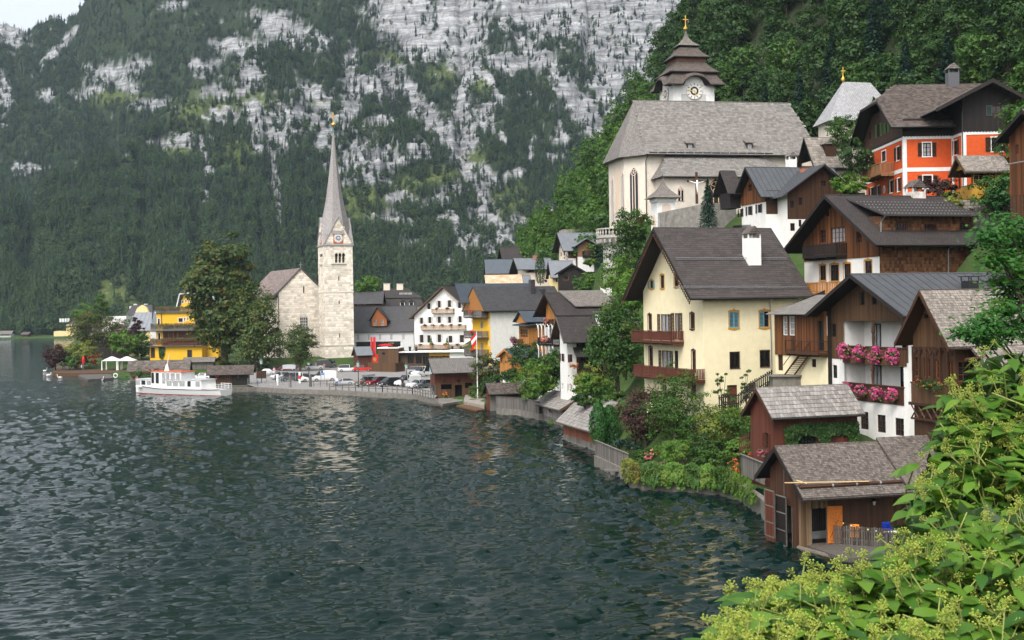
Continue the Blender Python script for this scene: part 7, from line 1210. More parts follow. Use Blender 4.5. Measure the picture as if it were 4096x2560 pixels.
for lab,x0,x1,d,yE,yR,wm,rm,nm,yb in (('pale yellow house with grey ribbed mansard roof beside the terraced hotel',1165,1450,350,720,490,m_pale,r_lmetal,'mansard_cottage',870),('dark timber house with brown shingle roof behind the lakeside garden',660,1130,365,790,650,w_dark,r_brown,'garden_house',900),('distant dark mansard house with white chimneys below the meadow',1130,1470,460,520,395,m_white,r_slate,'meadow_house',600)):
    H = House(nm,lab,'house',(x0,yb),d,0,c1);W = H.u(x1,yb);ze,zr = H.f(x0,yE)[1],H.f(x0,yR,4)[1];H.body(W,9,-4,ze,wm);i_ = W * .12 if nm != 'garden_house' else 0;H.ro = MB().add([(-.4,-.5,ze - .2),(W + .4,-.5,ze - .2),(W - i_,4,zr),(i_,4,zr),(-.4,9.5,ze - .2),(W + .4,9.5,ze - .2),(W - i_,5,zr),(i_,5,zr)],[(0,1,2,3),(1,5,6,2),(5,4,7,6),(4,0,3,7),(3,2,6,7),(0,4,5,1)]).build('roof',rm,H.root)
    if nm[0] == 'm' and nm[1] == 'a': H.seams((Vector((-.4,-.5,ze - .18)),Vector((1,0,0)),Vector((i_,4.5,zr - ze + .2)),W),rm,1.);MB().box(W + .2,W + 5.5,-1,8,-4,ze).build('side_wing',m_white,H.root);MB().prism([(-1.4,ze - .2),(2.5,H.f(1480,465,3)[1]),(8.4,ze - .2)],lambda p,z,e: (e,p,z),W + .3,W + 5.7).build('wing_roof',r_bmetal,H.root)
    if nm[0] == 'g': x,z = H.f(890,690,2);H.chimney(x,2,ze,H.f(890,625,2)[1],2.6,1.5,m_white,'slab',m_white)
    if nm[:2] == 'me':
        for x in (1250,1385,1195,1450): xx,zz2 = H.f(x,380 if 1200 < x < 1400 else 410,4.5);H.chimney(xx,4.5,ze,zz2,1.1,1.,m_white,'slab',m_white)
        xx,zz2 = H.f(1340,488);MB().prism([(-2.4,0),(2.4,0),(1.6,1.6),(0,2.6),(-1.6,1.6)],lambda p,z,e: (xx + p,e,zz2 + z),-.7,1.).build('yellow_dormer',m_pale,H.root)
o = MB().box(-4,4,0,6,0,2.6).box(-1,1,-.2,0,.8,2.).box(2,3.4,-.2,0,.8,2.).build('flat_white_house',m_white);o.location = P(*c1(960,650),400);thing(o,'flat-roofed white modern house above the garden trees','house')
# far shore
H = House('far_yellow_house','yellow house with dark hip roof and white chimneys on the far shore','house',(345,785),806,8,c1,zb=.9);W = H.u(470,760);D = 16;ze = H.f(345,650)[1];zr = H.f(390,590,8)[1]
H.win('f',[(385,648,398,668),(430,690,445,710)],fr=p_brown);H.body(W,D + 10,-3,ze,m_pale);MB().add([(-.8,-.8,ze - 1),(W + .8,-.8,ze - 1),(W / 2 + 1,6,zr),(W / 2 - 4,22,zr),(-.8,27,ze - 1),(W + .8,27,ze - 1)],[(0,1,2),(1,5,3,2),(5,4,3),(4,0,2,3)]).build('roof',r_slate,H.root)
for i,x in enumerate((268,300,335,372)): xx = H.u(x,580,12);MB().box(xx - .55,xx + .55,11.5,12.5,zr - 1.2,zr + 1.1).build('chimney',m_white,H.root)
MB().box(H.u(178,760),0,.5,16,-3,ze - 4).build('low_wing',m_pale,H.root)
for i,(x,y,w,h,wm,rm,lab) in enumerate(((40,860,90,45,m_grey,r_grey,'grey low house on the far shore, roof of pale shingles'),(30,895,75,35,w_brown,r_brown,'brown boathouse cluster standing on the far shore'),(200,885,50,34,w_red,r_brown,'small reddish hut among trees on the far shore'))):
    H = House('far_house',lab,'house',(x - w / 2,y),802,5,z1,zb=.9);W = H.u(x + w / 2,y);zt = h / 2.016 / 5200 * 802;H.body(W,8,-2,zt * .6,wm);H.roof(zt * .6,zt * 1.1,rm,oe=(.6,.6),og=(.6,.6),gutter=False)
# ---------------- quay
PZ = .8
asph = surf('asphalt',(.24,.23,.22),(.19,.185,.18),.5,.95,.1,bump=.3);LOT = [GW(*q,PZ) for q in ((1735,1596),(1652,1578),(1314,1560),(1165,1557),(1023,1548))] + [Vector((PX_[0],PX_[1],PZ)) for PX_ in ((tr(940,1250)[0] * 262,262),(tr(975,1250)[0] * 292,292),(tr(1120,1250)[0] * 318,318),(tr(1640,1250)[0] * 316,316),(tr(1720,1250)[0] * 280,280),(tr(1790,1250)[0] * 240,240))]
o = MB().add(LOT,[tuple(range(len(LOT)))[::-1]]).build('parking_lot',asph);tag(o,kind='structure')
wall_run('quay_wall','weathered concrete quay wall along the parking lot',[GW(*q,PZ + .02) for q in ((920,1552),(1023,1548),(1165,1557),(1314,1560),(1652,1578),(1740,1596))],.5,2.8,m_conc)
wall_run('lawn_quay','stone kerb of the lakeside lawn behind the tour boat',[GW(*q,.6) for q in ((520,1512),(640,1522),(920,1554))],.5,2.5,m_conc)
def railing(name,label,pts,h,mat,step=2.,mid=(.5,),r=.05,group=None):
    p0 = Vector(pts[0]);o = empty(name,p0,0,label,'railing',group)
    for A_,B_ in zip(pts[:-1],pts[1:]):
        A_,B_ = Vector(A_) - p0,Vector(B_) - p0;n = max(1,round((B_ - A_).length / step))
        for i in range(n + 1): c = A_.lerp(B_,i / n);MB().box(-r,r,-r,r,0,h).build('post',mat,o,Matrix.Translation(c))
        for z in (h - .06,) + tuple(h * m for m in mid): MB().tube([A_ + Vector((0,0,z)),B_ + Vector((0,0,z))],r * .8,4).build('rail',mat,o)
railing('quay_railing','grey wooden railing along the parked cars',[GW(*q,PZ) for q in ((1318,1560),(1530,1569),(1650,1578),(1735,1596))],1.15,p_grey,1.6,(.55,),.08);railing('steel_railing','thin steel railing on the quay beside the landing stage',[GW(*q,PZ) for q in ((992,1537),(1030,1545),(1160,1553))],1.1,m_zinc,2.,(.35,.7),.04)
o = empty('landing_stage',GW(1163,1566,0),R(8),'dark timber landing stage with tall mooring posts','jetty');MB().box(0,5.8,0,3,.35,.6).build('deck',p_grey,o)
for x in (-.1,3.6): MB().tube([(x,-.15,-1.5),(x,-.15,2.9)],[.3,.24],8).build('mooring_post',p_grey,o)
for x in (4.2,5.4,6.6,7.8): MB().box(x - .08,x + .08,-.1,.06,-.8,1.9).build('post',p_grey,o)
MB().box(4,8.2,-.06,0,1.75,1.85).box(4,8.2,-.06,0,1.2,1.3).box(4,8.2,0,2.5,.4,.6).build('rail',p_grey,o)
# landing hut
H = House('landing_hut','dark brown plank hut with shingle roof and red life ring at the landing','hut',(1020,560),250,6,b7,zb=.75)
H.cv = b7;W = H.u(1490,540);D = 3.2;ze = H.f(1250,420)[1];H.win('f',[(1215,435,1265,500)],fr=p_orange,n=(2,2));H.win('f',[(1355,432,1390,490)],fr=p_grey,n=(2,2));H.body(W,D,-1,ze,w_dark,ze + .6,'u');H.planks('f',[(0,0),(W * .58,0),(W * .58,ze),(0,ze)],p_brown,.2);H.planks('f',[(W * .58,0),(W,0),(W,ze),(W * .58,ze)],p_dark,.2);H.roof(ze,ze + 1.1,r_brown,oe=(.7,.4),og=(.5,1.1));H.shingles(H.planes[0],sh_o,.3,.28,.03,limit=120)
def ring(p,r,mat,label,name='life_ring',rz=0):
    q = MB();n = 16;q.tube([(r * math.cos(6.2832 * i / n),0,r * math.sin(6.2832 * i / n)) for i in range(n + 1)],r * .28,6,cap=False);o = q.build(name,mat,smooth=True);o.location = p;o.rotation_euler = (0,0,rz);thing(o,label,'life ring')
ring(H.M @ H.at(1112,455,'f',-.15),.34,plain('signal_red',(.65,.025,.01),.4),'red life ring hung on the landing hut');MB().box(-.3,W + 2.,-1.5,0,-.9,-.12).build('hut_platform',p_grey,H.root)
# ---------------- tour boat
bow = GW(545,1571,0);ste = GW(905,1583,0);d_ = bow - ste;L = d_.length;bt = empty('tour_boat',ste,math.atan2(d_.y,d_.x),'white lake tour boat with red waterline, orange-edged wheelhouse roof and tilted mast','boat');m_bw = plain('boat_white',(.78,.78,.77),.3,.5);m_br = plain('boat_red',(.4,.03,.02),.4);m_bo = plain('boat_orange',(.65,.12,.02),.4)
S = [(0,1.55,1.25,1.15),(L * .1,1.85,1.5,1.1),(L * .35,2.1,1.75,1.05),(L * .65,2.1,1.7,1.1),(L * .85,1.6,1.1,1.35),(L * .96,.7,.35,1.65),(L,.06,.03,1.8)];V = []
for x,w,wl,z in S: V += [(x,-w,z),(x + (0 if x < L else -.9),-wl,.12),(x + (0 if x < L else -1.),-wl * .97,-.05),(x,-wl * .6,-.5),(x,wl * .6,-.5),(x,wl * .97,-.05),(x,wl,.12),(x,w,z)]
q = MB();n = 8
for i in range(len(S) - 1):
    for j in range(7): q.add([V[i * n + j],V[i * n + j + 1],V[(i + 1) * n + j + 1],V[(i + 1) * n + j]],[(0,1,2,3)],1 if j in (1,2,3,4,5) else 0)
q.add([V[j] for j in range(8)],[tuple(range(8))]).add([V[i * n] for i in range(7)] + [V[i * n + 7] for i in range(7)],[(i,i + 1,i + 8,i + 7) for i in range(6)]);q.build('hull',[m_bw,m_br],bt)
MB().tube([(s[0],-s[1] - .03,s[3]) for s in S],.06,4).tube([(s[0],s[1] + .03,s[3]) for s in S],.06,4).build('rubbing_strake',m_black,bt)
fx = lambda px: (1275 - px) / 1170 * L
def cabin(x0,x1,z0,z1,w,wins,rm,name,slope=.25):
    a,b_ = fx(x1),fx(x0);MB().add([(a,-w,z0),(b_,-w,z0),(b_,w,z0),(a,w,z0),(a + .1,-w + .08,z1),(b_ - slope,-w + .08,z1),(b_ - slope,w - .08,z1),(a + .1,w - .08,z1)],[(0,1,5,4),(1,2,6,5),(2,3,7,6),(3,0,4,7),(4,5,6,7)]).build(name,m_bw,bt);MB().box(a - .15,b_ + .05,-w - .05,w + .05,z1,z1 + .09).build(name + '_roof',rm,bt)
    for p0,p1 in wins:
        for s_ in (-1,1):
            if p1 - p0 < 10: continue
            y = s_ * (w + .0);fo_ = MB().box(fx(p1),fx(p0),y - .03,y + .03,z0 + (z1 - z0) * .28,z1 - .1).build('cabin_window',m_bw,bt);MB().box(fx(p1) + .06,fx(p0) - .06,y - .05,y + .05,z0 + (z1 - z0) * .28 + .06,z1 - .17).build('pane',m_curt if p0 % 2 else m_glass,fo_)
m_cg = plain('boat_grey_roof',(.45,.46,.47),.6);cabin(190,410,1.2,2.65,1.6,((197,257),(268,328),(339,405)),m_cg,'fore_cabin');cabin(600,1060,1.05,2.75,1.8,((615,685),(697,768),(781,855),(882,930),(985,1045)),m_cg,'aft_cabin');cabin(398,800,1.1,4.1,1.7,((410,450),(466,514),(551,597),(605,650),(663,722),(735,785)),m_bo,'wheelhouse',.5)
for (x0,x1) in ((410,450),): pass
MB().lathe([(.5,0),(.16,1.3)],6,(fx(525),0,4.15)).build('mast_foot',m_bw,bt);MB().tube([(fx(525),0,5.2),(fx(558),0,7.4)],[.09,.03],6).build('mast',m_bw,bt);q = MB()
for i in range(4): x = .2 + i * .85;q.tube([(x,-1.6,1.15),(x,-1.55,2.1)],.035,4).tube([(x,1.6,1.15),(x,1.55,2.1)],.035,4)
for z in (1.45,1.78,2.1): q.tube([(3,-1.6,z),(.15,-1.5,z),(.1,1.5,z),(3,1.6,z)],.03,4)
q.build('stern_rail',m_bw,bt);text('STEFANIE',bt,Matrix.Translation((1.7,-1.82,.72)),.42,m_black);MB().tube([(L * .985,0,1.7),(L * .985,0,3.1)],.03,4).build('flagstaff',m_bw,bt);MB().box(L * .985,L * .985 + .4,-.01,.01,2.6,3.).build('pennant',MATS['signal_red'],bt)
# ---------------- austrian flag
o = empty('flagpole',P(*z3(1413,1385),203),0,'white flagpole with drooping red and white flag by the boathouse','flag');hp = (1385 - 690) / 2.52 / 5200 * 203;MB().tube([(0,0,0),(0,0,hp)],[.09,.05],8).build('pole',m_trimw,o);MB().lathe([(.02,hp),(.1,hp + .1),(.02,hp + .2)],8).build('finial',m_gold,o)
V = [];nx,nz = 8,9
for i in range(nx + 1):
    for j in range(nz + 1): s_ = i / nx;t = j / nz;V.append((-s_ * .95 * (1 - .25 * t),.12 * math.sin(s_ * 7 + t * 2),hp - .15 - t * 1.75 - s_ * 1. + .15 * math.sin(t * 3)))
MB().add(V,[])
q = MB();k = len(V);q.add(V,[]);
for i in range(nx):
    for j in range(nz): q.f.append((i * (nz + 1) + j,(i + 1) * (nz + 1) + j,(i + 1) * (nz + 1) + j + 1,i * (nz + 1) + j + 1));q.m.append(1 if 3 <= j < 6 else 0)
q.build('flag',[plain('flag_red',(.6,.015,.02),.8),plain('flag_white',(.8,.8,.8),.8)],o,smooth=True)
# ================================================================ cars
m_tyre = plain('tyre',(.012,.012,.012),.85);m_rim = plain('alloy',(.4,.4,.41),.35,.5,.7);m_hl = plain('headlamp',(.6,.62,.65),.1,.6);m_tl = plain('tail_lamp',(.4,.01,.01),.2);m_pl = plain('number_plate',(.7,.7,.68),.5)
def car_proto(L,W,secs,wheel=(.18,.8),r=.32):
    """secs: (x, sill, belt, roof, roof half-width); x runs from tail (0) to nose (L)"""
    root = bpy.data.objects.new('parked_car',None);bm,gm = MB(),MB();w = W / 2;ring_ = []
    for i,(x,zs_,zb,zr,rw) in enumerate(secs):
        ed = .86 if i in (0,len(secs) - 1) else 1.;ring_.append([(x,-w * ed * .92,zs_),(x,-w * ed,zs_ + .25),(x,-w * ed * .97,zb),(x,-rw,zr),(x,rw,zr),(x,w * ed * .97,zb),(x,w * ed,zs_ + .25),(x,w * ed * .92,zs_)])
    for a,b_,sa,sb in zip(ring_[:-1],ring_[1:],secs[:-1],secs[1:]):
        cab = sa[3] - sa[2] > .25,sb[3] - sb[2] > .25
        for j in range(8):
            k = (j + 1) % 8;q = [a[j],b_[j],b_[k],a[k]]
            if (j in (2,4) and (cab[0] or cab[1])) or (j == 3 and cab[0] != cab[1]): gm.add(q,[(0,1,2,3)])
            else: bm.add(q,[(0,1,2,3)])
    bm.add(ring_[0],[tuple(range(8))]).add(ring_[-1],[tuple(range(8))[::-1]])
    for x in (secs[len(secs) // 2][0],):
        zb,zr,rw = secs[len(secs) // 2][2:5]
        for s_ in (-1,1): bm.add([(x - .04,s_ * w * .985,zb),(x + .04,s_ * w * .985,zb),(x + .04,s_ * (rw + .02),zr),(x - .04,s_ * (rw + .02),zr)],[(0,1,2,3)])
    def part(n_,mb,m_,smooth=False): o = bpy.data.objects.new(n_,mesh(n_,mb.v,mb.f,m_,mb.m,smooth));o.parent = root;return o
    part('body',bm,plain('car_white',(.7,.7,.7),.25,.6));part('windows',gm,m_glass)
    for s_ in (-1,1):
        for f_ in wheel:
            q = MB();n = 14;c = (L * f_,s_ * (w - .1),r);q.prism([(r * math.cos(6.283 * i / n),r * math.sin(6.283 * i / n)) for i in range(n)],lambda p,z,e: (c[0] + p,c[1] + e,c[2] + z),-.11,.11);t = part('wheel',q,m_tyre)
            q = MB();q.prism([(r * .62 * math.cos(6.283 * i / n),r * .62 * math.sin(6.283 * i / n)) for i in range(n)],lambda p,z,e: (c[0] + p,c[1] + e,c[2] + z),-.118,.118);o = bpy.data.objects.new('rim',mesh('rim',q.v,q.f,m_rim));o.parent = t
        zh = secs[-1][2];part('headlight',MB().box(L - .32,L + .01,s_ * w * .78 - .16,s_ * w * .78 + .1,zh - .16,zh + .02),m_hl);zt = secs[0][2];part('tail_light',MB().box(-.015,.16,s_ * w * .8 - .1,s_ * w * .8 + .08,zt - .3,zt + .02),m_tl);part('mirror',MB().box(L * .62,L * .62 + .14,s_ * (w + .12) - .09,s_ * (w + .12) + .09,secs[-2][2] + .05,secs[-2][2] + .2),m_black)
    part('number_plate',MB().box(L,L + .02,-.26,.26,.38,.5).box(-.02,0,-.26,.26,.5,.62),m_pl);part('bumper',MB().box(L - .1,L + .015,-w * .6,w * .6,.3,.55),m_black)
    return root
PR = {'hatch': car_proto(4.1,1.75,[(0,.35,.95,.97,.7),(.12,.28,1.,1.02,.72),(.75,.25,.95,1.42,.58),(2.2,.22,.92,1.48,.6),(3.0,.22,.95,.99,.7),(3.9,.25,.78,.82,.68),(4.1,.32,.62,.64,.6)]),
      'suv': car_proto(4.5,1.85,[(0,.42,1.0,1.05,.75),(.1,.35,1.05,1.1,.75),(.55,.32,1.02,1.62,.62),(2.5,.3,1.,1.68,.64),(3.25,.3,1.05,1.1,.75),(4.3,.34,.92,.97,.72),(4.5,.42,.72,.75,.65)],r=.36),
      'mpv': car_proto(4.4,1.8,[(0,.35,.95,1.,.75),(.08,.3,1.,1.05,.75),(.4,.28,.95,1.58,.64),(2.6,.25,.92,1.64,.64),(3.6,.25,.98,1.02,.72),(4.25,.3,.82,.86,.7),(4.4,.36,.65,.67,.62)]),
      'sedan': car_proto(4.5,1.8,[(0,.35,.9,.93,.7),(.1,.3,.95,1.,.72),(.75,.26,.95,1.0,.7),(1.4,.25,.92,1.42,.58),(2.6,.24,.92,1.44,.58),(3.4,.25,.94,.97,.7),(4.35,.28,.76,.79,.68),(4.5,.34,.6,.62,.6)]),
      'coupe': car_proto(4.1,1.8,[(0,.3,.85,.88,.65),(.12,.26,.9,.95,.68),(1.0,.22,.88,1.28,.5),(2.1,.2,.86,1.35,.54),(2.9,.2,.88,.92,.68),(3.95,.24,.68,.72,.62),(4.1,.3,.52,.54,.55)],r=.33),
      'van': car_proto(4.9,1.9,[(0,.4,1.1,1.15,.85),(.04,.35,1.85,1.95,.82),(.3,.3,1.9,2.05,.82),(2.6,.28,1.9,2.08,.82),(3.1,.28,1.15,2.05,.78),(3.95,.28,1.15,1.2,.8),(4.7,.32,.95,1.,.76),(4.9,.4,.7,.73,.68)])}
CC = {'white': (.72,.72,.72),'silver': (.42,.44,.46),'grey': (.12,.125,.135),'black': (.015,.016,.02),'red': (.5,.02,.015),'dark red': (.22,.012,.02),'brown': (.15,.1,.07),'bright red': (.62,.03,.02)}
def add_tree(o,parent=None):
    c = o.copy();col.objects.link(c);c.parent = parent
    for ch in o.children: add_tree(ch,c)
    return c
for x,y,k,c,an,lab in ((205,458,'sedan','silver',172,'silver saloon car parked beside the lawn wall near the hut'),(450,402,'hatch','dark red',175,'dark red car half hidden behind the sign board'),(365,505,'hatch','white',208,'white hatchback parked left of the grey people carrier'),(485,528,'mpv','grey',208,'dark grey people carrier between white hatchbacks'),(622,522,'hatch','white',208,'white hatchback parked right of the grey people carrier'),(712,535,'hatch','white',208,'white compact car squeezed next to the white van'),(905,528,'van','white',196,'white delivery van by the landing stage'),(1115,580,'coupe','silver',188,'silver coupe parked alone behind the wooden railing'),(785,395,'suv','white',8,'white crossover seen from behind by the round tree'),(918,370,'van','grey',35,'grey panel van seen from behind near the church'),(1045,350,'mpv','silver',210,'silver compact van parked against the church ramp'),(1180,415,'mpv','white',12,'white people carrier in the middle of the parking lot'),(1370,412,'hatch','bright red',12,'bright red hatchback beside the restaurant terrace'),(1415,585,'suv','brown',222,'brown estate car with a grey roof box'),(1545,585,'suv','dark red',222,'dark red car between the roof box car and a black one'),(1690,592,'mpv','black',222,'black people carrier in the row by the railing'),(1795,578,'sedan','black',40,'black hatchback showing its tail lights in the row by the railing'),(1920,590,'van','white',222,'white van at the boathouse end of the row'),(2020,612,'hatch','white',222,'white car between the van and a dark car near the boathouse'),(2095,612,'hatch','grey',222,'dark grey car next to the brown boathouse'),(2020,442,'suv','silver',10,'silver estate car in front of the restaurant'),(2105,470,'van','white',222,'white camper van behind the corrugated boathouse roof')):
    p = GW(*b8(x,y),PZ);o = add_tree(PR[k]);pr = o;L = 4.4;o.location = p - Vector((math.cos(R(an)),math.sin(R(an)),0)) * L / 2 + Vector((0,0,.01));o.rotation_euler = (0,0,R(an));tag(o,lab,'car')
    for ch in o.children:
        if ch.name.startswith('body'): ch.material_slots[0].link = 'OBJECT';ch.material_slots[0].material = plain('car_' + c,CC[c],.22,.6,.15)
    if 'roof box' in lab and 'grey roof box' in lab: b_ = MB().add([(.6,-.4,1.75),(2.9,-.4,1.75),(3.1,-.3,1.95),(.7,-.35,2.1),(.6,.4,1.75),(2.9,.4,1.75),(3.1,.3,1.95),(.7,.35,2.1)],[(0,1,2,3),(4,5,6,7),(0,1,5,4),(2,3,7,6),(1,2,6,5),(0,3,7,4)]).build('roof_box',m_rim);b_.location = o.location;b_.rotation_euler = o.rotation_euler;thing(b_,'grey roof box strapped on the brown estate car','roof box')
p = GW(850,1519,.8);o = add_tree(PR['sedan']);o.location = p;o.rotation_euler = (0,0,R(170));tag(o,'white saloon car behind the tour boat','car')
# ================================================================ people
def skin_mesh(name,V,E,Rd):
    me = bpy.data.meshes.new(name);me.from_pydata(V,E,[]);o = bpy.data.objects.new(name,me);col.objects.link(o);md = o.modifiers.new('s','SKIN');md.use_smooth_shade = True;sv = me.skin_vertices[0].data
    for i,r_ in enumerate(Rd): sv[i].radius = (r_,r_)
    sv[0].use_root = True;o.modifiers.new('d','SUBSURF').levels = 1;dg = bpy.context.evaluated_depsgraph_get();m2 = bpy.data.meshes.new_from_object(o.evaluated_get(dg));bpy.data.objects.remove(o);m2.name = name;return m2
def body_mesh(sit):
    if sit: V = [(0,0,.5),(0,0,.78),(0,.02,1.02),(0,.02,1.14),(0,0,1.26),(0,0,1.36),(-.19,.02,1.0),(-.24,-.06,.78),(-.17,-.28,.76),(.19,.02,1.0),(.24,-.06,.78),(.17,-.28,.76),(-.1,-.02,.48),(-.11,-.42,.48),(-.11,-.44,.08),(-.11,-.54,.03),(.1,-.02,.48),(.11,-.42,.48),(.11,-.44,.08),(.11,-.54,.03)]
    else: V = [(0,0,.95),(0,0,1.15),(0,.02,1.38),(0,.02,1.5),(0,0,1.6),(0,0,1.7),(-.19,.02,1.38),(-.25,0,1.12),(-.24,-.1,.88),(.19,.02,1.38),(.25,0,1.12),(.24,-.06,.88),(-.1,0,.9),(-.11,-.02,.5),(-.11,.04,.08),(-.11,-.09,.03),(.1,0,.9),(.11,.04,.5),(.11,.08,.08),(.11,-.05,.03)]
    E = [(0,1),(1,2),(2,3),(3,4),(4,5),(2,6),(6,7),(7,8),(2,9),(9,10),(10,11),(0,12),(12,13),(13,14),(14,15),(0,16),(16,17),(17,18),(18,19)];Rd = [.15,.15,.14,.06,.095,.085,.07,.055,.04,.07,.055,.04,.1,.075,.05,.045,.1,.075,.05,.045]
    me = skin_mesh('body',V,E,Rd);top = 1.36 if sit else 1.7
    for m_ in ('skin','shirt','trousers','hair'): me.materials.append(plain(m_ + '_default',{'skin': (.5,.28,.18),'shirt': (.5,.5,.5),'trousers': (.06,.07,.1),'hair': (.08,.05,.03)}[m_],.8))
    for f_ in me.polygons:
        c = f_.center;f_.material_index = 3 if c.z > top - .03 or (c.z > top - .18 and c.y > .02) else 0 if c.z > top - .26 else 1 if c.z > (.52 if sit else .93) and not (sit and c.y < -.2 and c.z < .7) else 2
        if abs(c.x) > .2 and c.z < (.86 if sit else 1.05) and c.z > .6: f_.material_index = 0
    return me
BS,BT = body_mesh(False),body_mesh(True)
def person(p,sit,shirt,label,rz=0,group=None,trousers=None,hair=None):
    o = link('person',BT if sit else BS);o.location = p;o.rotation_euler = (0,0,rz);tag(o,label,'person',group)
    for i,c in ((1,shirt),(2,trousers),(3,hair)):
        if c: o.material_slots[i].link = 'OBJECT';o.material_slots[i].material = plain('cloth_%d_%d_%d' % tuple(int(v * 99) for v in c),c,.9)
    return o
W_,RD,BL,OR,BK,PK,GN,TN = (.7,.7,.7),(.5,.03,.03),(.05,.12,.35),(.7,.22,.1),(.02,.02,.02),(.65,.35,.38),(.1,.2,.08),(.45,.33,.22)
person(GW(*b8(897,397),PZ),0,OR,'person in an orange top walking past the grey van',3.5,None,(.25,.35,.55));person(GW(*b8(293,455),PZ),0,PK,'person in pale pink standing by the silver saloon car');person(GW(*b8(1350,322),PZ),0,RD,'person in red standing near the banners');person(GW(*b8(1052,590),PZ),0,W_,'person in white leaning at the wooden railing by the coupe',0,None,BL);person(GW(*b8(1845,600),PZ),0,BK,'fair-haired person in black by the railing in front of the white van',0,None,BK,(.5,.35,.15));person(GW(*b8(315,545),PZ),0,(.1,.1,.12),'person in dark clothes by the steel railing')
for i,x in enumerate((1130,1180,1245)): person(GW(*b8(x,318),PZ),0,(RD,BK,BL)[i],'person in %s standing by the wooden ramp of the church' % ('red','black','blue')[i],i)
# ================================================================ restaurant terrace
H = House('restaurant','flat-roofed timber restaurant with glazed front and pale roof edge','restaurant',(600,1040),305,-10,z3,zb=.9)
W = H.u(1410,1000);z0_,zt = 0,H.f(900,905)[1];H.win('f',[(612,915,685,940),(705,915,770,1020),(788,915,850,1020)],fr=p_tan,n=(3,2));H.win('f',[(860,935,915,1030)],fr=p_tan,n=(2,1));H.win('f',[(930,930,1025,960),(1045,930,1125,960)],fr=p_mustard,n=(2,1));H.body(W,7,-1,zt,w_tan);MB().box(-.4,W + .4,-1.2,7.3,zt,zt + .22).build('flat_roof',m_trimw,H.root);u0 = H.u(1130,930,-.3);MB().box(u0,W,-.3,0,zt - 1.6,zt + .6).build('white_parapet',m_trimw,H.root);u0,u1 = H.u(922,920,-.2),H.u(1130,920,-.2);MB().box(u0,u1,-.25,0,zt - .9,zt + .3).build('wooden_fascia',p_mustard,H.root)
for x in (730,795,1158,1244,1360): xx,z = H.f(x,890,2);MB().lathe([(.28,zt),(.28,zt + 1.1),(.34,zt + 1.1),(.34,zt + 1.3)],8,(xx,2,0)).build('roof_vent',m_black,H.root)
H = House('red_kiosk','small red brown kiosk with grey roof beside the banners','kiosk',(205,1000),306,25,z3,zb=.9);H.body(3.4,3.2,-1,3.4,w_red,5.,'u');H.roof(3.4,5.,r_lmetal,oe=(.4,.4),og=(.4,.3));H.winm('f',.2,1.1,.2,2.6,name='door',fr=plain('teal_paint',(.05,.2,.2),.6),gl=MATS['teal_paint'],n=(1,1))
H = House('timber_store','timber-clad box building with flat roof next to the restaurant','building',(410,1030),304,-8,z3,zb=.9);W = H.u(615,1000);H.win('f',[(448,908,478,930)],fr=p_dark,n=(1,1));H.body(W,6,-1,4.7,w_tan);MB().box(-.2,W + .2,-.2,6.2,4.7,4.95).build('roof_edge',m_trimw,H.root);H.planks('f',[(W * .5,-.5),(W,-.5),(W,5.2),(W * .5,5.2)],p_tan,.4)
def parasol(p,label,r,h,mat,closed=False,group=None):
    o = empty('parasol',p,0,label,'parasol',group);MB().tube([(0,0,0),(0,0,h)],.05,6).build('pole',m_zinc,o)
    MB().lathe([(r * .15,h - 2.0),(r * .2,h - .9),(.06,h)] if closed else [(r,h - .9),(r * .98,h - 1.05),(r,h - .9),(r * .3,h - .15),(.05,h)],8).build('canopy',mat,o)
    return o
m_red = plain('parasol_red',(.55,.02,.02),.8);m_pw = plain('parasol_white',(.75,.74,.7),.8);parasol(GW(*z3(490,1012),.9),'large red parasol over the kiosk terrace',2.6,5.4,m_red)
for x,l_ in ((330,'near the banners'),(505,'beside the round topiary tree')): parasol(GW(*z3(x,1055),.9),'folded white parasol on the terrace ' + l_,1.7,4.,m_pw,True)
for i,(x,y0,y1) in enumerate(((338,745,1060),(388,745,1060))): p = GW(*z3(x,y1),.9);h = (y1 - y0) / 2.52 / 5200 * p.y;o = empty('banner_flag',p,0,('red and white banner on a slim pole','solid red banner on a slim pole beside the striped one')[i],'banner');MB().tube([(0,0,0),(0,0,h)],.05,6).build('pole',m_zinc,o);MB().box(-.6 if i else .08,-.06 if i else .45,-.02,.02,h * .35,h * .98).build('cloth',MATS['flag_red'],o)
o = empty('red_sign',GW(*z3(378,1040),.9),0,'red sign panel with yellow emblem at the terrace corner','sign');MB().box(-1.2,1.2,-.05,.05,.2,2.8).build('panel',MATS['flag_red'],o);MB().prism([(-.4,2.),(.4,2.),(.4,1.4),(0,1.),(-.4,1.4)],lambda p,z,e: (p,e,z),-.09,-.051).build('emblem',m_ochre,o)
line_fence('terrace_fence','low brown slatted fence around the restaurant terrace',[GW(*z3(308,1098),PZ),GW(*z3(585,1105),PZ),GW(*z3(680,1095),PZ)],2.,p_tan,.22,.03)
for i,x in enumerate((350,430)): o = empty('topiary_tree',GW(*z3(x,1050),.9),0,'small ball-shaped topiary tree on a thin stem by the banners','tree','topiary balls');MB().tube([(0,0,0),(0,0,3.2)],.07,5).build('trunk',M_bark,o);me,_ = crown_mesh('crown',L_mid,1.35,1.35,1.25,700,.16,5 + i,hollow=.3);link('crown',me,o,Matrix.Translation((0,0,3.6)))
cols_ = (W_,BL,(.5,.5,.52),RD,W_,TN,(.2,.3,.4),W_,BK,PK)
for i,x in enumerate((400,430,455,480,510,540,565,590,620)): p = GW(*z3(x,1058 + (i % 2) * 10),.95);person(p,1,cols_[i],'seated diner on the fenced terrace in %s' % ('white','blue','grey','red','a white shirt by the folded parasol','tan','slate blue','pale cream','black')[i],rng.uniform(-2,2))
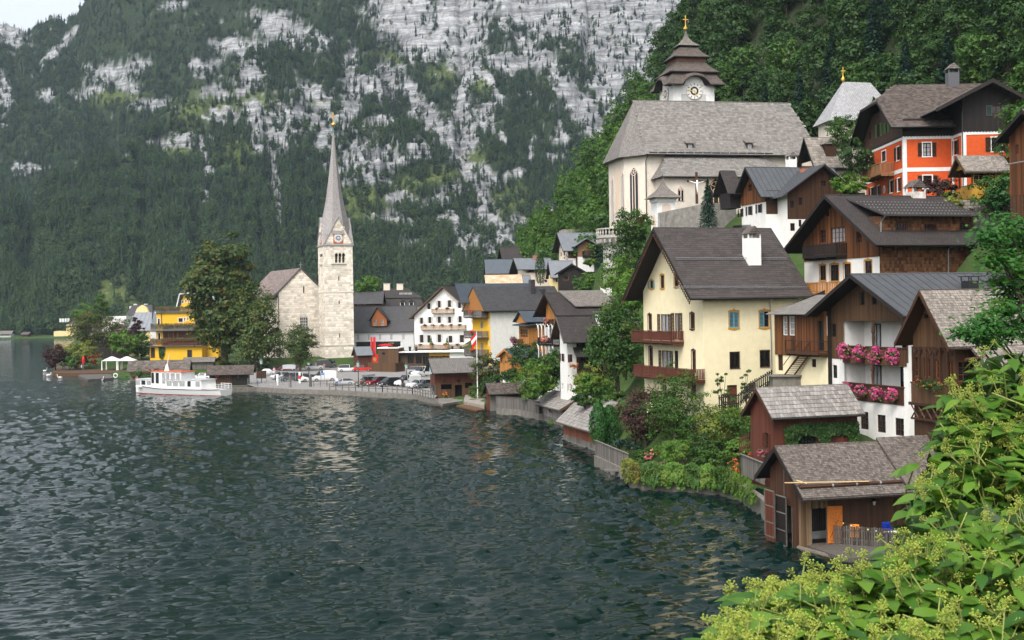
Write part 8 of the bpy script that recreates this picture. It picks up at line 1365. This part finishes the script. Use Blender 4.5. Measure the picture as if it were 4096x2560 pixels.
for i,x in enumerate((735,765,785,815,845,870)): person(GW(*z3(x,1045),.95),1,(BK,W_,W_,(.55,.6,.7),W_,(.7,.6,.6))[i],'seated diner in front of the restaurant glazing in %s' % ('black','a white shirt','white beside the door','pale blue','white at the end table','pale pink')[i],rng.uniform(-2,2))
for k,(x0,x1,y,n) in enumerate(((400,640,1062,5),(735,880,1048,4))):
    for i in range(n): o = empty('cafe_table',GW(*z3(x0 + (x1 - x0) * (i + .5) / n,y),.95),0,('square cafe table on the fenced terrace','square cafe table by the restaurant glazing')[k],'table',('terrace tables','glazing tables')[k]);MB().box(-.45,.45,-.45,.45,.7,.75).build('table_top',p_tan,o);MB().tube([(0,0,0),(0,0,.7)],.05,5).build('leg',m_black,o)
for x,y,h,lab in ((1313,605,310,'green lamp post between the coupe and the roof box car'),(1897,590,270,'green lamp post in front of the white van'),(140,545,280,'green lamp post by the notice board and steel railing'),(713,470,170,'green lamp post among the white hatchbacks')):
    p = GW(*b8(x,y),PZ);hh = h / 3.025 / 5200 * p.y;o = empty('street_lamp',p,0,lab,'street lamp');MB().tube([(0,0,0),(0,0,hh * .8)],[.1,.06],6).build('post',m_green,o);MB().lathe([(.22,hh * .8),(.36,hh * .97)],6).build('lantern',plain('lamp_glass',(.4,.5,.46),.3),o);MB().lathe([(.45,hh * .97),(.08,hh * 1.06)],6).build('lamp_cap',m_green,o)
def board(x,y,w,h,zf,mat,lab,txt=None,cv=b8):
    p = GW(*cv(x,y),PZ);s_ = p.y / 5200 / 3.025;o = empty('sign_board',p,0,lab,'sign');zt = zf * s_
    for sx in (-w * s_ / 2,w * s_ / 2): MB().tube([(sx,0,0),(sx,0,zt)],.05,5).build('post',m_zinc,o)
    q = MB().box(-w * s_ / 2,w * s_ / 2,-.06,-.01,zt - h * s_,zt).build('panel',mat,o)
    if txt: text(txt,q,Matrix.Translation((0,-.08,zt - h * s_ / 2)),h * s_ * .5,m_trimw)
board(476,580,155,50,250,plain('panel_grey',(.4,.42,.44),.5),'wide blank grey board on two tall posts at the landing');board(138,540,118,95,140,p_brown,'brown notice board by the steel railing');board(880,560,42,30,135,plain('sign_blue',(.05,.2,.45),.5),'small blue landing sign on thin posts','Markt')
for x,y,mat,lab in ((335,620,m_trimw,'white round bollard post at the quay edge'),(604,590,MATS['signal_red'],'white post with red band at the landing')): p = GW(*b8(x,y),PZ - .6);o = empty('quay_post',p,0,lab,'post');MB().lathe([(.22,0),(.22,2.6),(.15,2.7)],10).build('shaft',m_trimw,o);MB().lathe([(.24,1.4 if mat != m_trimw else 2.5),(.24,2.1 if mat != m_trimw else 2.56)],10).build('band',mat,o)
line_fence('ramp_fence','honey wooden slatted ramp fence in front of the church tower',[GW(*b8(1000,275),1.6),GW(*b8(1290,300),1.6)],2.2,p_orange,.3,.05);wall_run('lawn_wall','low stone wall between lawn and parking lot',[GW(*b8(95,372),1.5),GW(*b8(420,330),1.7),GW(*b8(820,285),2.)],.4,1.8,m_stone)
o = empty('direction_sign',GW(*b8(1115,310),PZ),0,'white and blue direction signs on a pole before the church','sign');MB().tube([(0,0,0),(0,0,4.6)],.06,6).build('pole',m_green,o)
for i,(z,m_) in enumerate(((3.3,m_trimw),(2.6,plain('sign_blue',(.05,.2,.45),.5)))): MB().prism([(-1,z),(-.75,z - .25),(1,z - .25),(1,z + .25),(-.75,z + .25)],lambda p,q_,e: (p,e,q_),-.1,-.05).build('arrow_board',m_,o)
# ================================================================ left garden terrace
def deck(name,label,px,z,mat,cat='deck',h=1.2): V = [GW(*q,z) for q in px];c = V[0].copy();o = MB().prism([(v.x - c.x,v.y - c.y) for v in V],lambda p,q,e: (p,q,e),-h,0).build(name,mat);o.location = c;thing(o,label,cat);return o
deck('garden_terrace','planked lakeside terrace of the garden restaurant',[c1(160,1275),c1(540,1285),c1(1180,1270),c1(1180,1180),c1(700,1130),c1(200,1200)],.75,p_tan);deck('floating_jetty','grey floating bathing jetty before the garden terrace',[c1(500,1310),c1(620,1365),c1(960,1345),c1(920,1285),c1(640,1270)],.45,p_grey,'jetty',.7);deck('swan_step','narrow plank step at the tip of the terrace',[c1(55,1290),c1(160,1295),c1(165,1280),c1(60,1278)],.3,p_grey,'step',.3)
ring(GW(*c1(988,1315),.7),.45,m_trimw,'white life ring on the terrace edge',rz=0)
for x,l_ in ((945,'left of the larger one'),(1140,'beside the shingled shed')): p = GW(*c1(x,1240),.75);o = empty('garden_pavilion',p,0,'white canvas pavilion with curtains ' + l_,'pavilion');MB().add([(-2.1,-1.9,2.3),(2.1,-1.9,2.3),(2.1,1.9,2.3),(-2.1,1.9,2.3),(-.3,0,3.3),(.3,0,3.3)],[(0,1,5,4),(1,2,5),(2,3,4,5),(3,0,4)]).build('canopy',m_pw,o);[MB().tube([(sx,sy,0),(sx,sy,2.35)],[.2,.1],6).build('curtain_post',m_pw,o) for sx in (-2,2) for sy in (-1.8,1.8)]
parasol(GW(*c1(572,1240),.75),'folded red parasol on the garden terrace',2.,3.6,m_red,True)
for i,(x,y) in enumerate(((300,1240),(330,1245),(410,1245),(520,1240),(545,1240),(680,1205),(735,1200),(770,1200))): person(GW(*c1(x,y),.75),1,(W_,BL,BK,RD,(.6,.6,.65),PK,RD,OR)[i],'guest seated on the garden terrace in %s' % ('white','blue','black','red beside the folded parasol','pale grey','pink','dark red','orange')[i],rng.uniform(-2,2))
H = House('long_boat_shed','long low grey shed with mossy shingle roof along the lakeside lawn','shed',(1175,1350),283,8,c1,zb=.6);W = H.u(1940,1250);ze = H.f(1300,1235)[1];H.body(W,4,-1.5,ze,w_grey,ze + 1.5,'u');H.roof(ze,ze + 1.7,r_brown,oe=(.6,.6),og=(.6,.4));H.shingles(H.planes[0],sh_b,.5,.4,.04,limit=200)
H = House('lean_to_shed','small grey board shed between the long shed and the lawn tree','shed',(1890,1190),300,6,c1,zb=1.2);H.body(6.5,4,-1,2.2,w_grey);H.roof(2.2,3.,r_grey,oe=(.4,.4),og=(.4,.4))
for i,(x,y) in enumerate(((240,1232),(193,1181),(179,1163),(405,1242),(235,1166))):   # swans
    o = empty('swan',GW(x,y + 280 if y > 1200 else y + 322),R((10,200,170,160,20)[i]),('white swan drifting furthest out on open water','white swan by the plank step','white swan swimming beyond the plank step','white swan close to the floating jetty','white swan before the terrace')[i],'swan');MB().lathe([(.02,-.5),(.2,-.3),(.27,0),(.2,.3),(.03,.55)],10,mi=0).build('body',m_trimw,o,Matrix.Translation((0,0,.15)) @ Matrix.Rotation(math.pi / 2,4,'Y') @ Matrix.Diagonal((.8,1,1,1)),True);MB().tube([(-.4,0,.2),(-.6,0,.45),(-.55,0,.75),(-.62,0,.88),(-.78,0,.82)],[.11,.07,.055,.07,.03],7).build('neck',m_trimw,o,smooth=True);MB().tube([(-.76,0,.83),(-.9,0,.78)],[.03,.012],5).build('beak',p_orange,o)
# dock by the brown boathouse
deck('boathouse_dock','weathered plank dock with planters beside the brown boathouse',[z3(990,1398),z3(1060,1425),z3(1260,1395),z3(1270,1360),z3(1000,1368)],.35,p_grey);deck('stone_landing','stone landing with potted plants under the flagpole',[z3(1270,1400),z3(1480,1440),z3(1490,1340),z3(1290,1320)],.7,m_stone,'landing');deck('low_jetty','low plank jetty under the stone landing',[z3(1195,1440),z3(1400,1490),z3(1490,1480),z3(1300,1420)],.3,p_tan,'jetty',.25)
person(GW(*z3(1360,1318),.75),1,RD,'person in red seated at the waterside landing by the flagpole',2)
for x,y,fm,l_ in ((1090,1375,F_orange,'orange flowers in a grey pot on the boathouse dock'),(1345,1350,L_bright,'green fern in a pot by the flagpole'),(1380,1370,L_bright,'leafy pot plant beside the fern on the landing'),(1450,1370,L_yel,'straggly pot plant at the small boathouse')): flowers('pot_plant',l_,GW(*z3(x,y),.7) + Vector((0,0,.5)),.55,.5,fm,120,.1,cat='pot plant',gn=1)
# ================================================================ vegetation
def at(cv,x,y,d): return P(*cv(x,y),d)
# wood above the village
vc = [(crown_mesh('crown',m_,3.1,3.1,4.2,2600,.3,70 + i,clump=.3,hang=.5,squash=1.1)[0]) for i,m_ in enumerate((L_mid,L_deep,L_deep,leafm('hill_bright_leaves',(.035,.1,.01),(.075,.155,.018),(.1,.16,.02)),L_deep,MATS['hill_bright_leaves']))]
q = MB().tube([(0,0,-1),(.1,0,3),(0,.1,8)],[.28,.2,.04],6)
for j in range(7): a = j * .9;q.tube([(0,0,2.5 + j * .6),(1.2 * math.cos(a),1.2 * math.sin(a),4 + j * .6),(2.2 * math.cos(a),2.2 * math.sin(a),4.8 + j * .6)],[.1,.06,.02],4)
tk = mesh('trunk',q.v,q.f,M_bark);sp = spruce('spruce_tree','dark spruce standing in the wood above the church',(0,0,-50),13,2.6,seed=3,n=3200);spc,spt = [c.data for c in sp.children];bpy.data.objects.remove(sp.children[0]);bpy.data.objects.remove(sp.children[0]);bpy.data.objects.remove(sp)
cand = []
for gx_ in np.arange(-16,150,5.):
    for gy_ in np.arange(118,352,5.6):
        if gy_ > 225 and (int(gx_ / 5) + int(gy_ / 5.6)) % 3 == 0: continue
        x = gx_ + rng.uniform(-1.7,1.7);y = gy_ + rng.uniform(-1.8,1.8);cand.append((x,y))
ca = np.array(cand);gz_ = ground(ca[:,0],ca[:,1]);dd,ss = segdist(ca[:,0],ca[:,1],HILL);px,py = proj(ca[:,0],ca[:,1],gz_ + 6)
ok = (ss > 0) & (dd > 1.2) & (px > 1950) & (px < 4260) & (py > -230) & (py < 1150);idx = np.nonzero(ok)[0];idx = idx[np.argsort(np.where(ca[idx,1] > 228,dd[idx] * .5 + ca[idx,1] * .5 + 400,ca[idx,1]))]
print('hill trees',len(idx));nb = ns = nl = 0
for i in idx:
    x,y,z = ca[i,0],ca[i,1],gz_[i];lob = y > 228;spur = lob and px[i] < 2620
    pxx,pyy = px[i],py[i]
    if rng.random() < (.03 if lob else .17) and ns < 60:
        o = empty('spruce_tree',(x,y,z),rng.uniform(0,6),'dark spruce standing in the wood above the church','tree','spruces in the hillside wood');link('crown',spc,o);link('trunk',spt,o);s = rng.uniform(.75,1.1);ns += 1
    else:
        if (nl if lob else nb) >= (170 if lob else 108): continue
        o = empty('broadleaf_tree',(x,y,z),rng.uniform(0,6),('bright green leafy tree on the spur behind the hillside houses' if spur else 'dark green leafy tree in the steep wood behind the church'),'tree','leafy trees on the spur' if spur else 'leafy trees in the steep wood');link('crown',vc[rng.choice((0,3,5,3) if spur else (1,2,4,0,1))],o,Matrix.Translation((0,0,6.2)));link('trunk',tk,o);s = rng.uniform(.68,1.02);nl,nb = nl + lob,nb + (not lob)
    s *= 1.15 if lob and o.name[0] == 'b' else 1;o.scale = (s,s,s * rng.uniform(.9,1.15))
# garden by the yellow house
thuja('thuja','bright green pointed thuja beside the red boathouse',at(b2,690,760,125),4.1,.95,seed=2);thuja('thuja','broader twin-topped thuja close to the dark red maple',at(b2,790,760,126),3.8,1.05,seed=3)
tree('red_maple','dark red leaved maple in the lakeside garden',at(b2,1120,790,121),5.8,2.3,L_plum,5200,.13,seed=5,rzf=.42,cz=.55,squash=1.1);bush('juniper','grey blue juniper shrub under the red maple','bush',at(b2,880,840,123),1.1,1.,.9,L_spruce,900,.12,seed=6);bush('juniper','low dark juniper spreading on the lawn','bush',at(b2,1000,830,121),.9,.9,.6,L_spruce,600,.12,seed=7)
tree('garden_tree','tall loose green shrub tree in front of the yellow house',at(b2,1400,800,116),6.6,2.2,L_mid,6500,.12,seed=8,rzf=.46,cz=.55,jag=.5)
for i,(x,y,d,rx,rz,m_,l_) in enumerate(((1640,780,114,2.,1.9,L_mid,'rounded green shrub below the yellow house windows'),(1830,800,111,2.2,2.,L_yel,'vine mound with yellowing leaves by the ivy shed'),(2020,760,109,1.8,1.9,L_mid,'climber-covered mound against the ivy shed'),(1700,900,109,1.7,1.1,L_deep,'dark shrub under the yellowing vine'),(1450,940,110,2.3,1.15,L_bright,'low bright green shrub on the lake wall'),(1900,640,114,1.6,1.3,L_bright,'light green shrub at the yellow house door'),(1250,680,122,1.3,1.6,L_deep,'dark shrub behind the red maple'),(1990,880,104,1.1,.8,L_bright,'bright shrub with red roses by the steps'),(1780,1000,106,2.,.9,L_mid,'creeper hummock on top of the lake wall'),(1180,950,113,1.6,.8,L_mid,'hydrangea foliage on the lake wall'))):
    bush('garden_shrub',l_,'bush',at(cv := b2,x,y,d),rx,rx * .8,rz,m_,2600,.11,seed=20 + i)
vw = [GW(*b2(*q),1.3) for q in ((940,1000),(1100,1040),(1300,1050),(1500,1060),(1650,1072),(1800,1080),(1990,1130),(2200,1270))]
for i,(A_,B_) in enumerate(zip(vw[:-1],vw[1:])):
    d_ = B_ - A_;L = d_.xy.length;M = Matrix.Translation(A_ + Vector((0,-.1,0))) @ Matrix.Rotation(math.atan2(d_.y,d_.x),4,'Z');n = 9;bot = [(L * k / n,rng.uniform(-1.1,-.35)) for k in range(n + 1)]
    climber('wall_creeper',('yellow green creeper trailing at the garden fence end of the lake wall','creeper under the hydrangeas on the lake wall','dense creeper below the low bright shrub','creeper reaching the water in the middle of the lake wall','creeper with long trailing tips on the lake wall','creeper below the dark shrub on the lake wall','creeper around the corner of the lake wall near the roses','creeper beside the boathouse water gate')[i],M,bot + [(L,.9),(L * .5,1.2),(0,.9)],(L_yel if i == 0 else L_mid if i % 2 else L_bright),1300,.11,.8,80 + i,'creeper')
for i,(x,y,d,m_,l_) in enumerate(((1150,870,112,F_rose,'pale pink hydrangea head above the lake wall'),(1205,835,113,F_rose,'salmon hydrangea blossom on the tallest stem'),(1250,960,110,F_pink,'pink hydrangea cluster low on the wall'),(1300,1000,109,F_pink,'pink hydrangea blossom nearest the creeper'),(1215,1050,109,F_rose,'rose hydrangea blossom hanging to the water'),(1940,930,104,F_orange,'orange begonias at the foot of the steps'),(1945,1010,103,F_orange,'orange flowers trailing over the wall corner'),(2100,870,101,F_red,'red roses by the shed steps'))): flowers('wall_flowers',l_,at(b2,x,y,d - .8),.42,.3,m_,70,.09)
line_fence('step_railing','light wooden railing at the steps by the ivy shed',[at(b2,1990,850,101),at(b2,2160,770,99)],1.3,p_tan,.08,.14);line_fence('slat_fence','grey slatted fence between the roses and the boathouse',[at(b2,2010,1040,98),at(b2,2230,1140,92)],1.5,p_grey,.09,.04,cap=True);line_fence('yard_fence','brown picket fence climbing to the outside stair',[at(z7,800,1490,112),at(z7,960,1470,112),at(z7,1040,1390,111),at(z7,1210,1290,110)],1.2,p_dark,.1,.07)
for x,d,y in ((840,113,1500),(1010,112,1420)): bush('climbing_rose','climbing rose bush %s' % ('left of the red brown house door' if x < 900 else 'right of the red brown house door'),'bush',at(z7,x,y,d),.7,.6,2. if x < 900 else 1.7,L_mid,800,.1)
# between the houses
tree('sycamore','big green sycamore with yellowing top beside the yellow house',at(z7,40,1330,138),8.6,2.9,leafm('sycamore_leaves',(.018,.06,.01),(.05,.115,.016),(.1,.12,.02)),8500,.17,seed=31,rzf=.42,cz=.58)
for i,(x,y,d,rx,rz,m_,l_) in enumerate(((160,180,158,2.4,1.9,L_mid,'glossy green bush on the terrace wall above the ivy'),(170,330,160,1.8,2.4,L_deep,'dark ivy mass hanging down the rock face'),(110,480,156,2.6,2.8,L_deep,'dark leafy thicket on the rock face'),(60,640,152,2.4,2.4,L_bright,'fresh green thicket under the rock face'),(150,760,148,2.4,2.4,L_bright,'fresh green thicket left of the yellow house gable'),(60,860,150,2.2,1.8,L_mid,'green thicket above the sycamore'))): bush('rock_thicket',l_,'bush',at(z7,x,y,d),rx,rx * .8,rz,m_,3000,.15,seed=50 + i,hang=.4)
climber('dry_creeper','tangle of dry brown creeper stems below the glossy bush',Matrix.Translation(at(z5,310,1500,158)),[(-.6,0),(.9,.4),(1.4,2.4),(.4,2.),(-.3,1.)],L_dry,420,.22,.3,4)
for i,(cv,x,y,d,rx,rz,m_,l_) in enumerate(((z4,440,1400,168,2.6,2.6,L_bright,'bright green shrub beside the grey boathouse'),(z4,560,1330,172,2.3,2.4,L_mid,'green shrub between honey shed and white house'),(z4,400,1200,183,2.8,2.3,L_deep,'dark ivy-clad wall under the honey shed roof'),(z4,600,1230,172,2.,1.8,L_mid,'green shrub below the carved chalet balconies'),(z4,870,1380,158,2.4,1.9,L_yel,'yellow green shrub right of the white house'),(z4,110,1270,204,2.9,2.3,L_autumn,'olive green tree beside the flagpole'),(z4,270,1280,190,1.4,1.1,L_deep,'small dark shrub under the honey shed'),(z4,790,560,238,1.5,1.,L_mid,'green shrubbery beside the black barn'),(z4,900,570,225,2.,1.4,L_bright,'bright shrubbery below the bastion'),(z4,870,400,250,1.2,.7,L_bright,'light shrub in front of the slope house'),(z4,1030,640,200,2.,1.8,L_mid,'leafy slope left of the rock face'),(z4,830,600,225,1.8,1.,L_mid,'shrubs on the slope behind the carved chalet roof'),(z4,1060,760,190,2.6,3.2,L_bright,'bright thicket behind the carved chalet chimney'),(z4,980,1180,160,2.4,3.,L_mid,'green shrub behind the white house bay'),(z3,1450,1330,205,1.6,1.1,L_mid,'shrub on the bank behind the flagpole'),(z3,1560,1300,200,2.,1.4,L_deep,'dark shrub on the bank right of the brown boathouse'),(z3,1640,1360,190,1.6,1.,L_bright,'light shrub above the small boathouse roof'),(b2,60,340,175,1.8,1.1,L_mid,'low shrub behind the lake wall fence'),(b2,160,280,170,2.,1.3,L_deep,'dark shrub behind the grey boathouse roof'),(b2,620,300,146,2.,1.2,L_bright,'light shrub between the two long boathouses and the white house'),(b2,760,420,138,1.8,1.2,L_mid,'green shrub at the gable of the red boathouse'),(b2,900,560,131,1.8,1.1,L_mid,'green shrub under the sycamore'),(b2,560,400,140,1.3,.7,L_deep,'low dark shrub over the red boathouse ridge'),(z6,330,760,160,2.2,2.6,L_mid,'slender green shrub beside the gatehouse'),(z6,420,960,140,2.,2.2,L_deep,'dark hedge left of the orange house'),(z6,380,1100,138,1.8,1.2,L_bright,'bright shrub at the foot of the orange house'),(z6,1470,1235,119.5,2.,1.95,L_mid,'large clipped round green bush by the porch'),(z6,1600,1250,118,2.2,1.9,L_thuja,'large dark evergreen bush beside the clipped one'),(z6,1060,1180,123,1.5,1.6,L_plum,'dark red shrub in front of the orange house'),(z6,1140,1200,121.5,1.,.8,L_yel,'yellow green creeper by the rubble arch'))): bush('shrub',l_,'bush',at(cv,x,y,d),rx,rx * .85,rz,m_,2600,.1 + d * .0004,seed=100 + i)
thuja('column_cypress','tall dark cypress column beside the pink house',at(z4,495,535,262),6.2,1.1,seed=8,mat=L_deep);H = HY_
# trees at the church and on the lawn
tree('lawn_maple','huge dark maple with rusty crown on the lakeside lawn',at(z2,400,1135,312),30,7.6,leafm('maple_leaves',(.022,.055,.01),(.07,.1,.018),(.14,.11,.018)),26000,.48,seed=41,rzf=.44,cz=.55,clump=.22,k=190,jag=.3)
tree('lawn_yew','wide dark yew with drooping olive branches before the church',at(z2,655,1155,304),19.5,5.6,leafm('yew_needles',(.03,.065,.012),(.085,.115,.024),(.11,.11,.024),.2),12000,.34,seed=42,rzf=.47,cz=.52,hang=1.2,k=150,jag=.35);tree('round_tree','round green tree with pale leaves in front of the arched church window',at(z2,1010,1150,300),10,3.5,leafm('round_tree_leaves',(.03,.07,.012),(.08,.11,.025),(.12,.13,.04)),6500,.24,seed=43,rzf=.44,cz=.56,hollow=.3)
tree('bright_tree','fresh green tree peeping over the roofs behind the tower',at(z3,300,360,380),6.5,3.6,L_bright,1800,.4,seed=44)
for i,(x,y,d,h,rx,m_,l_) in enumerate(((205,1225,328,6.2,2.6,L_plum,'dark purple leaved tree at the tip of the garden'),(540,1190,331,6.5,4.4,L_yel,'spreading yellow green tree on the garden terrace'),(640,1000,345,11,5.,L_autumn,'olive brown tree behind the garden terrace'),(950,1010,345,9.5,4.6,L_autumn,'russet tree in front of the timber garden house'),(1110,1090,335,7.,3.4,L_bright,'light green tree by the canvas pavilions'),(1330,1080,340,6.5,2.8,L_mid,'green tree beside the yellow hotel'),(1275,990,343,8.5,1.8,L_plum,'slim reddish tree left of the yellow hotel'),(800,780,400,14,2.6,L_mid,'slender tall tree rising behind the garden house'),(600,720,420,9,3.5,L_bright,'light green tree beyond the garden trees'),(410,1230,327,3.,2.,L_mid,'green shrub tree on the terrace edge'))): tree('garden_tree',l_,at(c1,x,y,d),h,rx,m_,3200,.27,seed=200 + i,rzf=.44,cz=.54)
o = bush('red_shrub','dark red shrub behind the terrace guests','bush',at(c1,650,1180,329),3.,2.,1.4,L_red,900,.2,seed=71);bush('clipped_hedge','clipped green box hedge behind the tour boat bow','hedge',at(c1,1370,1395,270),3.2,1.6,1.4,L_mid,2200,.14,seed=72);bush('red_flower_bed','bed of red flowers along the long shed','flowers',at(c1,1460,1310,277),5.5,1.2,.8,L_red,1500,.14,seed=73);bush('round_hedge','dark round bush at the restaurant terrace end','bush',GW(*z3(660,1060),.9),3.4,2.6,2.4,L_deep,2600,.17,seed=74)
for i,(x,y,l_) in enumerate(((1620,250,'low hedge patch'),)): pass
# ---------------- tree at the right edge
rt = empty('edge_tree',P(4330,2000,40),0,'leafy green tree reaching in beside the alpine cabin','tree');rt.location.z = 4;base_ = rt.location.copy();Cn = [(4030,900,39,.6),(3960,950,38,.42),(4070,1000,40,.6),(4000,1040,38,.5),(4080,1090,39,.5),(4010,1130,38.5,.35),(4080,1170,39.5,.5),(4020,1235,38,.5),(3940,1290,37,.42),(3860,1330,36.5,.36),(3990,1330,38,.5),(4070,1310,39,.5),(3950,1370,37,.3),(4090,950,40,.7),(4120,1200,40,.9),(4150,1050,40,.9)]
C = [];N = [];q = MB();r_ = np.random.RandomState(9)
for x,y,d,s in Cn:
    p = P(x,y,d) - base_;k = int(900 * s);dv = r_.normal(size=(k,3)) * s * np.array([.7,.6,.32]);C.append(np.array(p) + dv);N.append(dv * .5 + np.array([0,-.3,.9]) + r_.normal(size=(k,3)) * .3);q.tube([(0,0,p.z * .6),(p.x * .5,p.y * .5,p.z * .8),p],[.12,.06,.015],5)
link('crown',leaves('crown',np.concatenate(C),np.concatenate(N),r_.uniform(.06,.11,sum(map(len,C))),leafm('edge_tree_leaves',(.015,.07,.012),(.04,.14,.02),(.07,.16,.02)),.55,3),rt);q.tube([(0,0,-3),(0,0,8),(.1,0,15)],[.3,.24,.1],8);q.build('trunk',M_bark,rt)
# ---------------- flowering ivy in the foreground
iv = empty('flowering_ivy',P(3700,2900,8),0,'flowering ivy with glossy leaves and pale green umbels in the foreground','shrub');b0 = iv.location.copy();M_ivy = leafm('ivy_leaf',(.03,.095,.012),(.12,.225,.026),None,.3,.3);M_um = leafm('ivy_umbel',(.24,.32,.045),(.38,.42,.08),None,.2,.6);M_st = plain('ivy_stem',(.24,.27,.07),.7)
def leaf_mesh():
    V = [];Fc = [];n = 6
    for i in range(n + 1):
        t = i / n;w = .3 * math.sin(math.pi * min(1,t * .93 + .07)) ** .8 * (1.25 - .85 * t) if 0 < i < n else .0;z = -.28 * t * t;V += [(t,-w,z + .10 * w),(t,0,z),(t,w,z + .10 * w)]
    for i in range(n): Fc += [(3 * i,3 * i + 1,3 * i + 4,3 * i + 3),(3 * i + 1,3 * i + 2,3 * i + 5,3 * i + 4)]
    return V,Fc
LV,LF = leaf_mesh();lme = mesh('leaf',LV,LF,M_ivy,smooth=True);LVn = np.array(LV)
q = MB();rr = random.Random(4)
for i in range(16):
    u = Vector((rr.gauss(0,1),rr.gauss(0,1),rr.gauss(.5,.9))).normalized();q.tube([(0,0,0),u * .75],.045,3);a = u.orthogonal().normalized() * .17;b_ = u.cross(a).normalized() * .17;c = u * .85;q.add([c + a,c + b_,c - a,c - b_,c + u * .17,c - u * .17],[(0,1,4),(1,2,4),(2,3,4),(3,0,4),(1,0,5),(2,1,5),(3,2,5),(0,3,5)])
ume = mesh('umbel',q.v,q.f,M_um)
# outline of the shrub in the photograph: its surface steps back from near the lens (bottom) to the wall (right)
def top_at(x): return float(np.interp(x,[2820,2900,3040,3160,3330,3480,3560,3640,3690,3740,3800,3900,4096,4300],[2600,2480,2300,2290,2260,2250,2180,2030,1840,1680,1530,1370,1310,1270]))
LM = [];UM = [];sq = MB();rr = random.Random(12)
for k in range(820):
    x = rr.uniform(2840,4330);t0 = top_at(x);y = t0 + (2680 - t0) * rr.random() ** .85 + 14;hi_ = y < 2060 - (x - 3600) * .05
    d = (9.6 - 2.2 * (y - 1300) / 800 if hi_ else 6.6 - 1.5 * (y - 2050) / 600) + rr.uniform(0,.9);edge = max(0,1 - (y - t0) / 110);p = P(x,y,d)
    u = Vector((rr.gauss(-.35,.4),rr.gauss(-.35,.35),rr.gauss(.75,.3))).normalized();L = rr.uniform(.16,.34);s0 = p - u * L
    sq.tube([s0 - b0 - Vector((0,-.25,.25)),s0 - b0,p - b0],[.008,.006,.004],4)
    sz = rr.uniform(.8,1.2) * (.135 if hi_ else .135)
    for j in range(rr.randint(5,8)):
        f_ = rr.uniform(-.1,1.);a = rr.uniform(0,6.283);o_ = Vector((math.cos(a),math.sin(a),rr.uniform(-.5,.35))).normalized();up_ = (Vector((0,-.25,1)) + o_ * .3).normalized();yv = up_.cross(o_).normalized();zv = o_.cross(yv);s = sz * rr.uniform(.7,1.25);m = Matrix.Identity(4);pp_ = s0.lerp(p,f_) + o_ * .03 - b0
        for i in range(3): m[i][0] = o_[i] * s;m[i][1] = yv[i] * s;m[i][2] = zv[i] * s;m[i][3] = pp_[i]
        LM.append(m)
    if rr.random() < .5:
        for e in range(rr.randint(1,3)): s = rr.uniform(.024,.04);pp_ = p - b0 + Vector((rr.gauss(0,.035),rr.gauss(0,.03),rr.gauss(.04,.04)));UM.append(Matrix.Translation(pp_) @ Matrix.Rotation(rr.uniform(0,6),4,'Z') @ Matrix.Scale(s,4));sq.tube([p - b0 - u * .05,pp_],.003,3)
def spread_(Ms,me,name,n):
    Ms.sort(key=lambda m: (m.translation + b0 - Vector((0,0,CH))).length)
    for m in Ms[:n]: o = bpy.data.objects.new(name,me);col.objects.link(o);o.parent = iv;o.matrix_local = m
    V0 = np.array([v.co for v in me.vertices]);F0 = [tuple(p.vertices) for p in me.polygons];V = [];Fc = [];nv = len(V0)
    for i,m in enumerate(Ms[n:]): A = np.array(m);V.append(V0 @ A[:3,:3].T + A[:3,3]);Fc += [tuple(v + i * nv for v in f_) for f_ in F0]
    if V: tag(link(name + '_mass',mesh(name + '_mass',np.concatenate(V),Fc,list(me.materials),smooth=True,uv=False),iv),kind='stuff')
print('ivy',len(LM),len(UM));spread_(LM,lme,'leaf',300);spread_(UM,ume,'umbel',300);sq.build('stem',M_st,iv)
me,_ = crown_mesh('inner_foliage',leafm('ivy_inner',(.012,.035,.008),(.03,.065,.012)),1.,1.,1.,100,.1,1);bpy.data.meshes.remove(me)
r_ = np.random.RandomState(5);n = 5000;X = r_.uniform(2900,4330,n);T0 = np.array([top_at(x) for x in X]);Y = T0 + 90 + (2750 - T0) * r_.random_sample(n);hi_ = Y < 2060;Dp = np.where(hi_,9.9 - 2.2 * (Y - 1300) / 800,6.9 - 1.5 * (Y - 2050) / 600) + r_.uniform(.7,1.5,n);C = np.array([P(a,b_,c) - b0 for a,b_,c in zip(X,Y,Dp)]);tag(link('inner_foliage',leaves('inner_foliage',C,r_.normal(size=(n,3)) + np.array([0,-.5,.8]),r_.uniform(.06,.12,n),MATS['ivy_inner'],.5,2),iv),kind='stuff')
# ---------------------------------------------------------------- haze
mh = bpy.data.materials.new('haze');mh.use_nodes = True;nt = mh.node_tree;nt.nodes.remove(nt.nodes['Principled BSDF'])
pv = node(nt,'VolumePrincipled',Color=(.66,.84,1.,1),Density=.00007);pv.inputs['Anisotropy'].default_value = .1;nt.links.new(pv.outputs[0],nt.nodes['Material Output'].inputs['Volume'])
ztop = max((max((o.matrix_world @ Vector(c)).z for c in o.bound_box) for o in (mo,)),default=600)
o = MB().box(-1700,1000,-80,3200,-4,max(ztop,600) + 60).build('haze',mh);tag(o,kind='stuff')
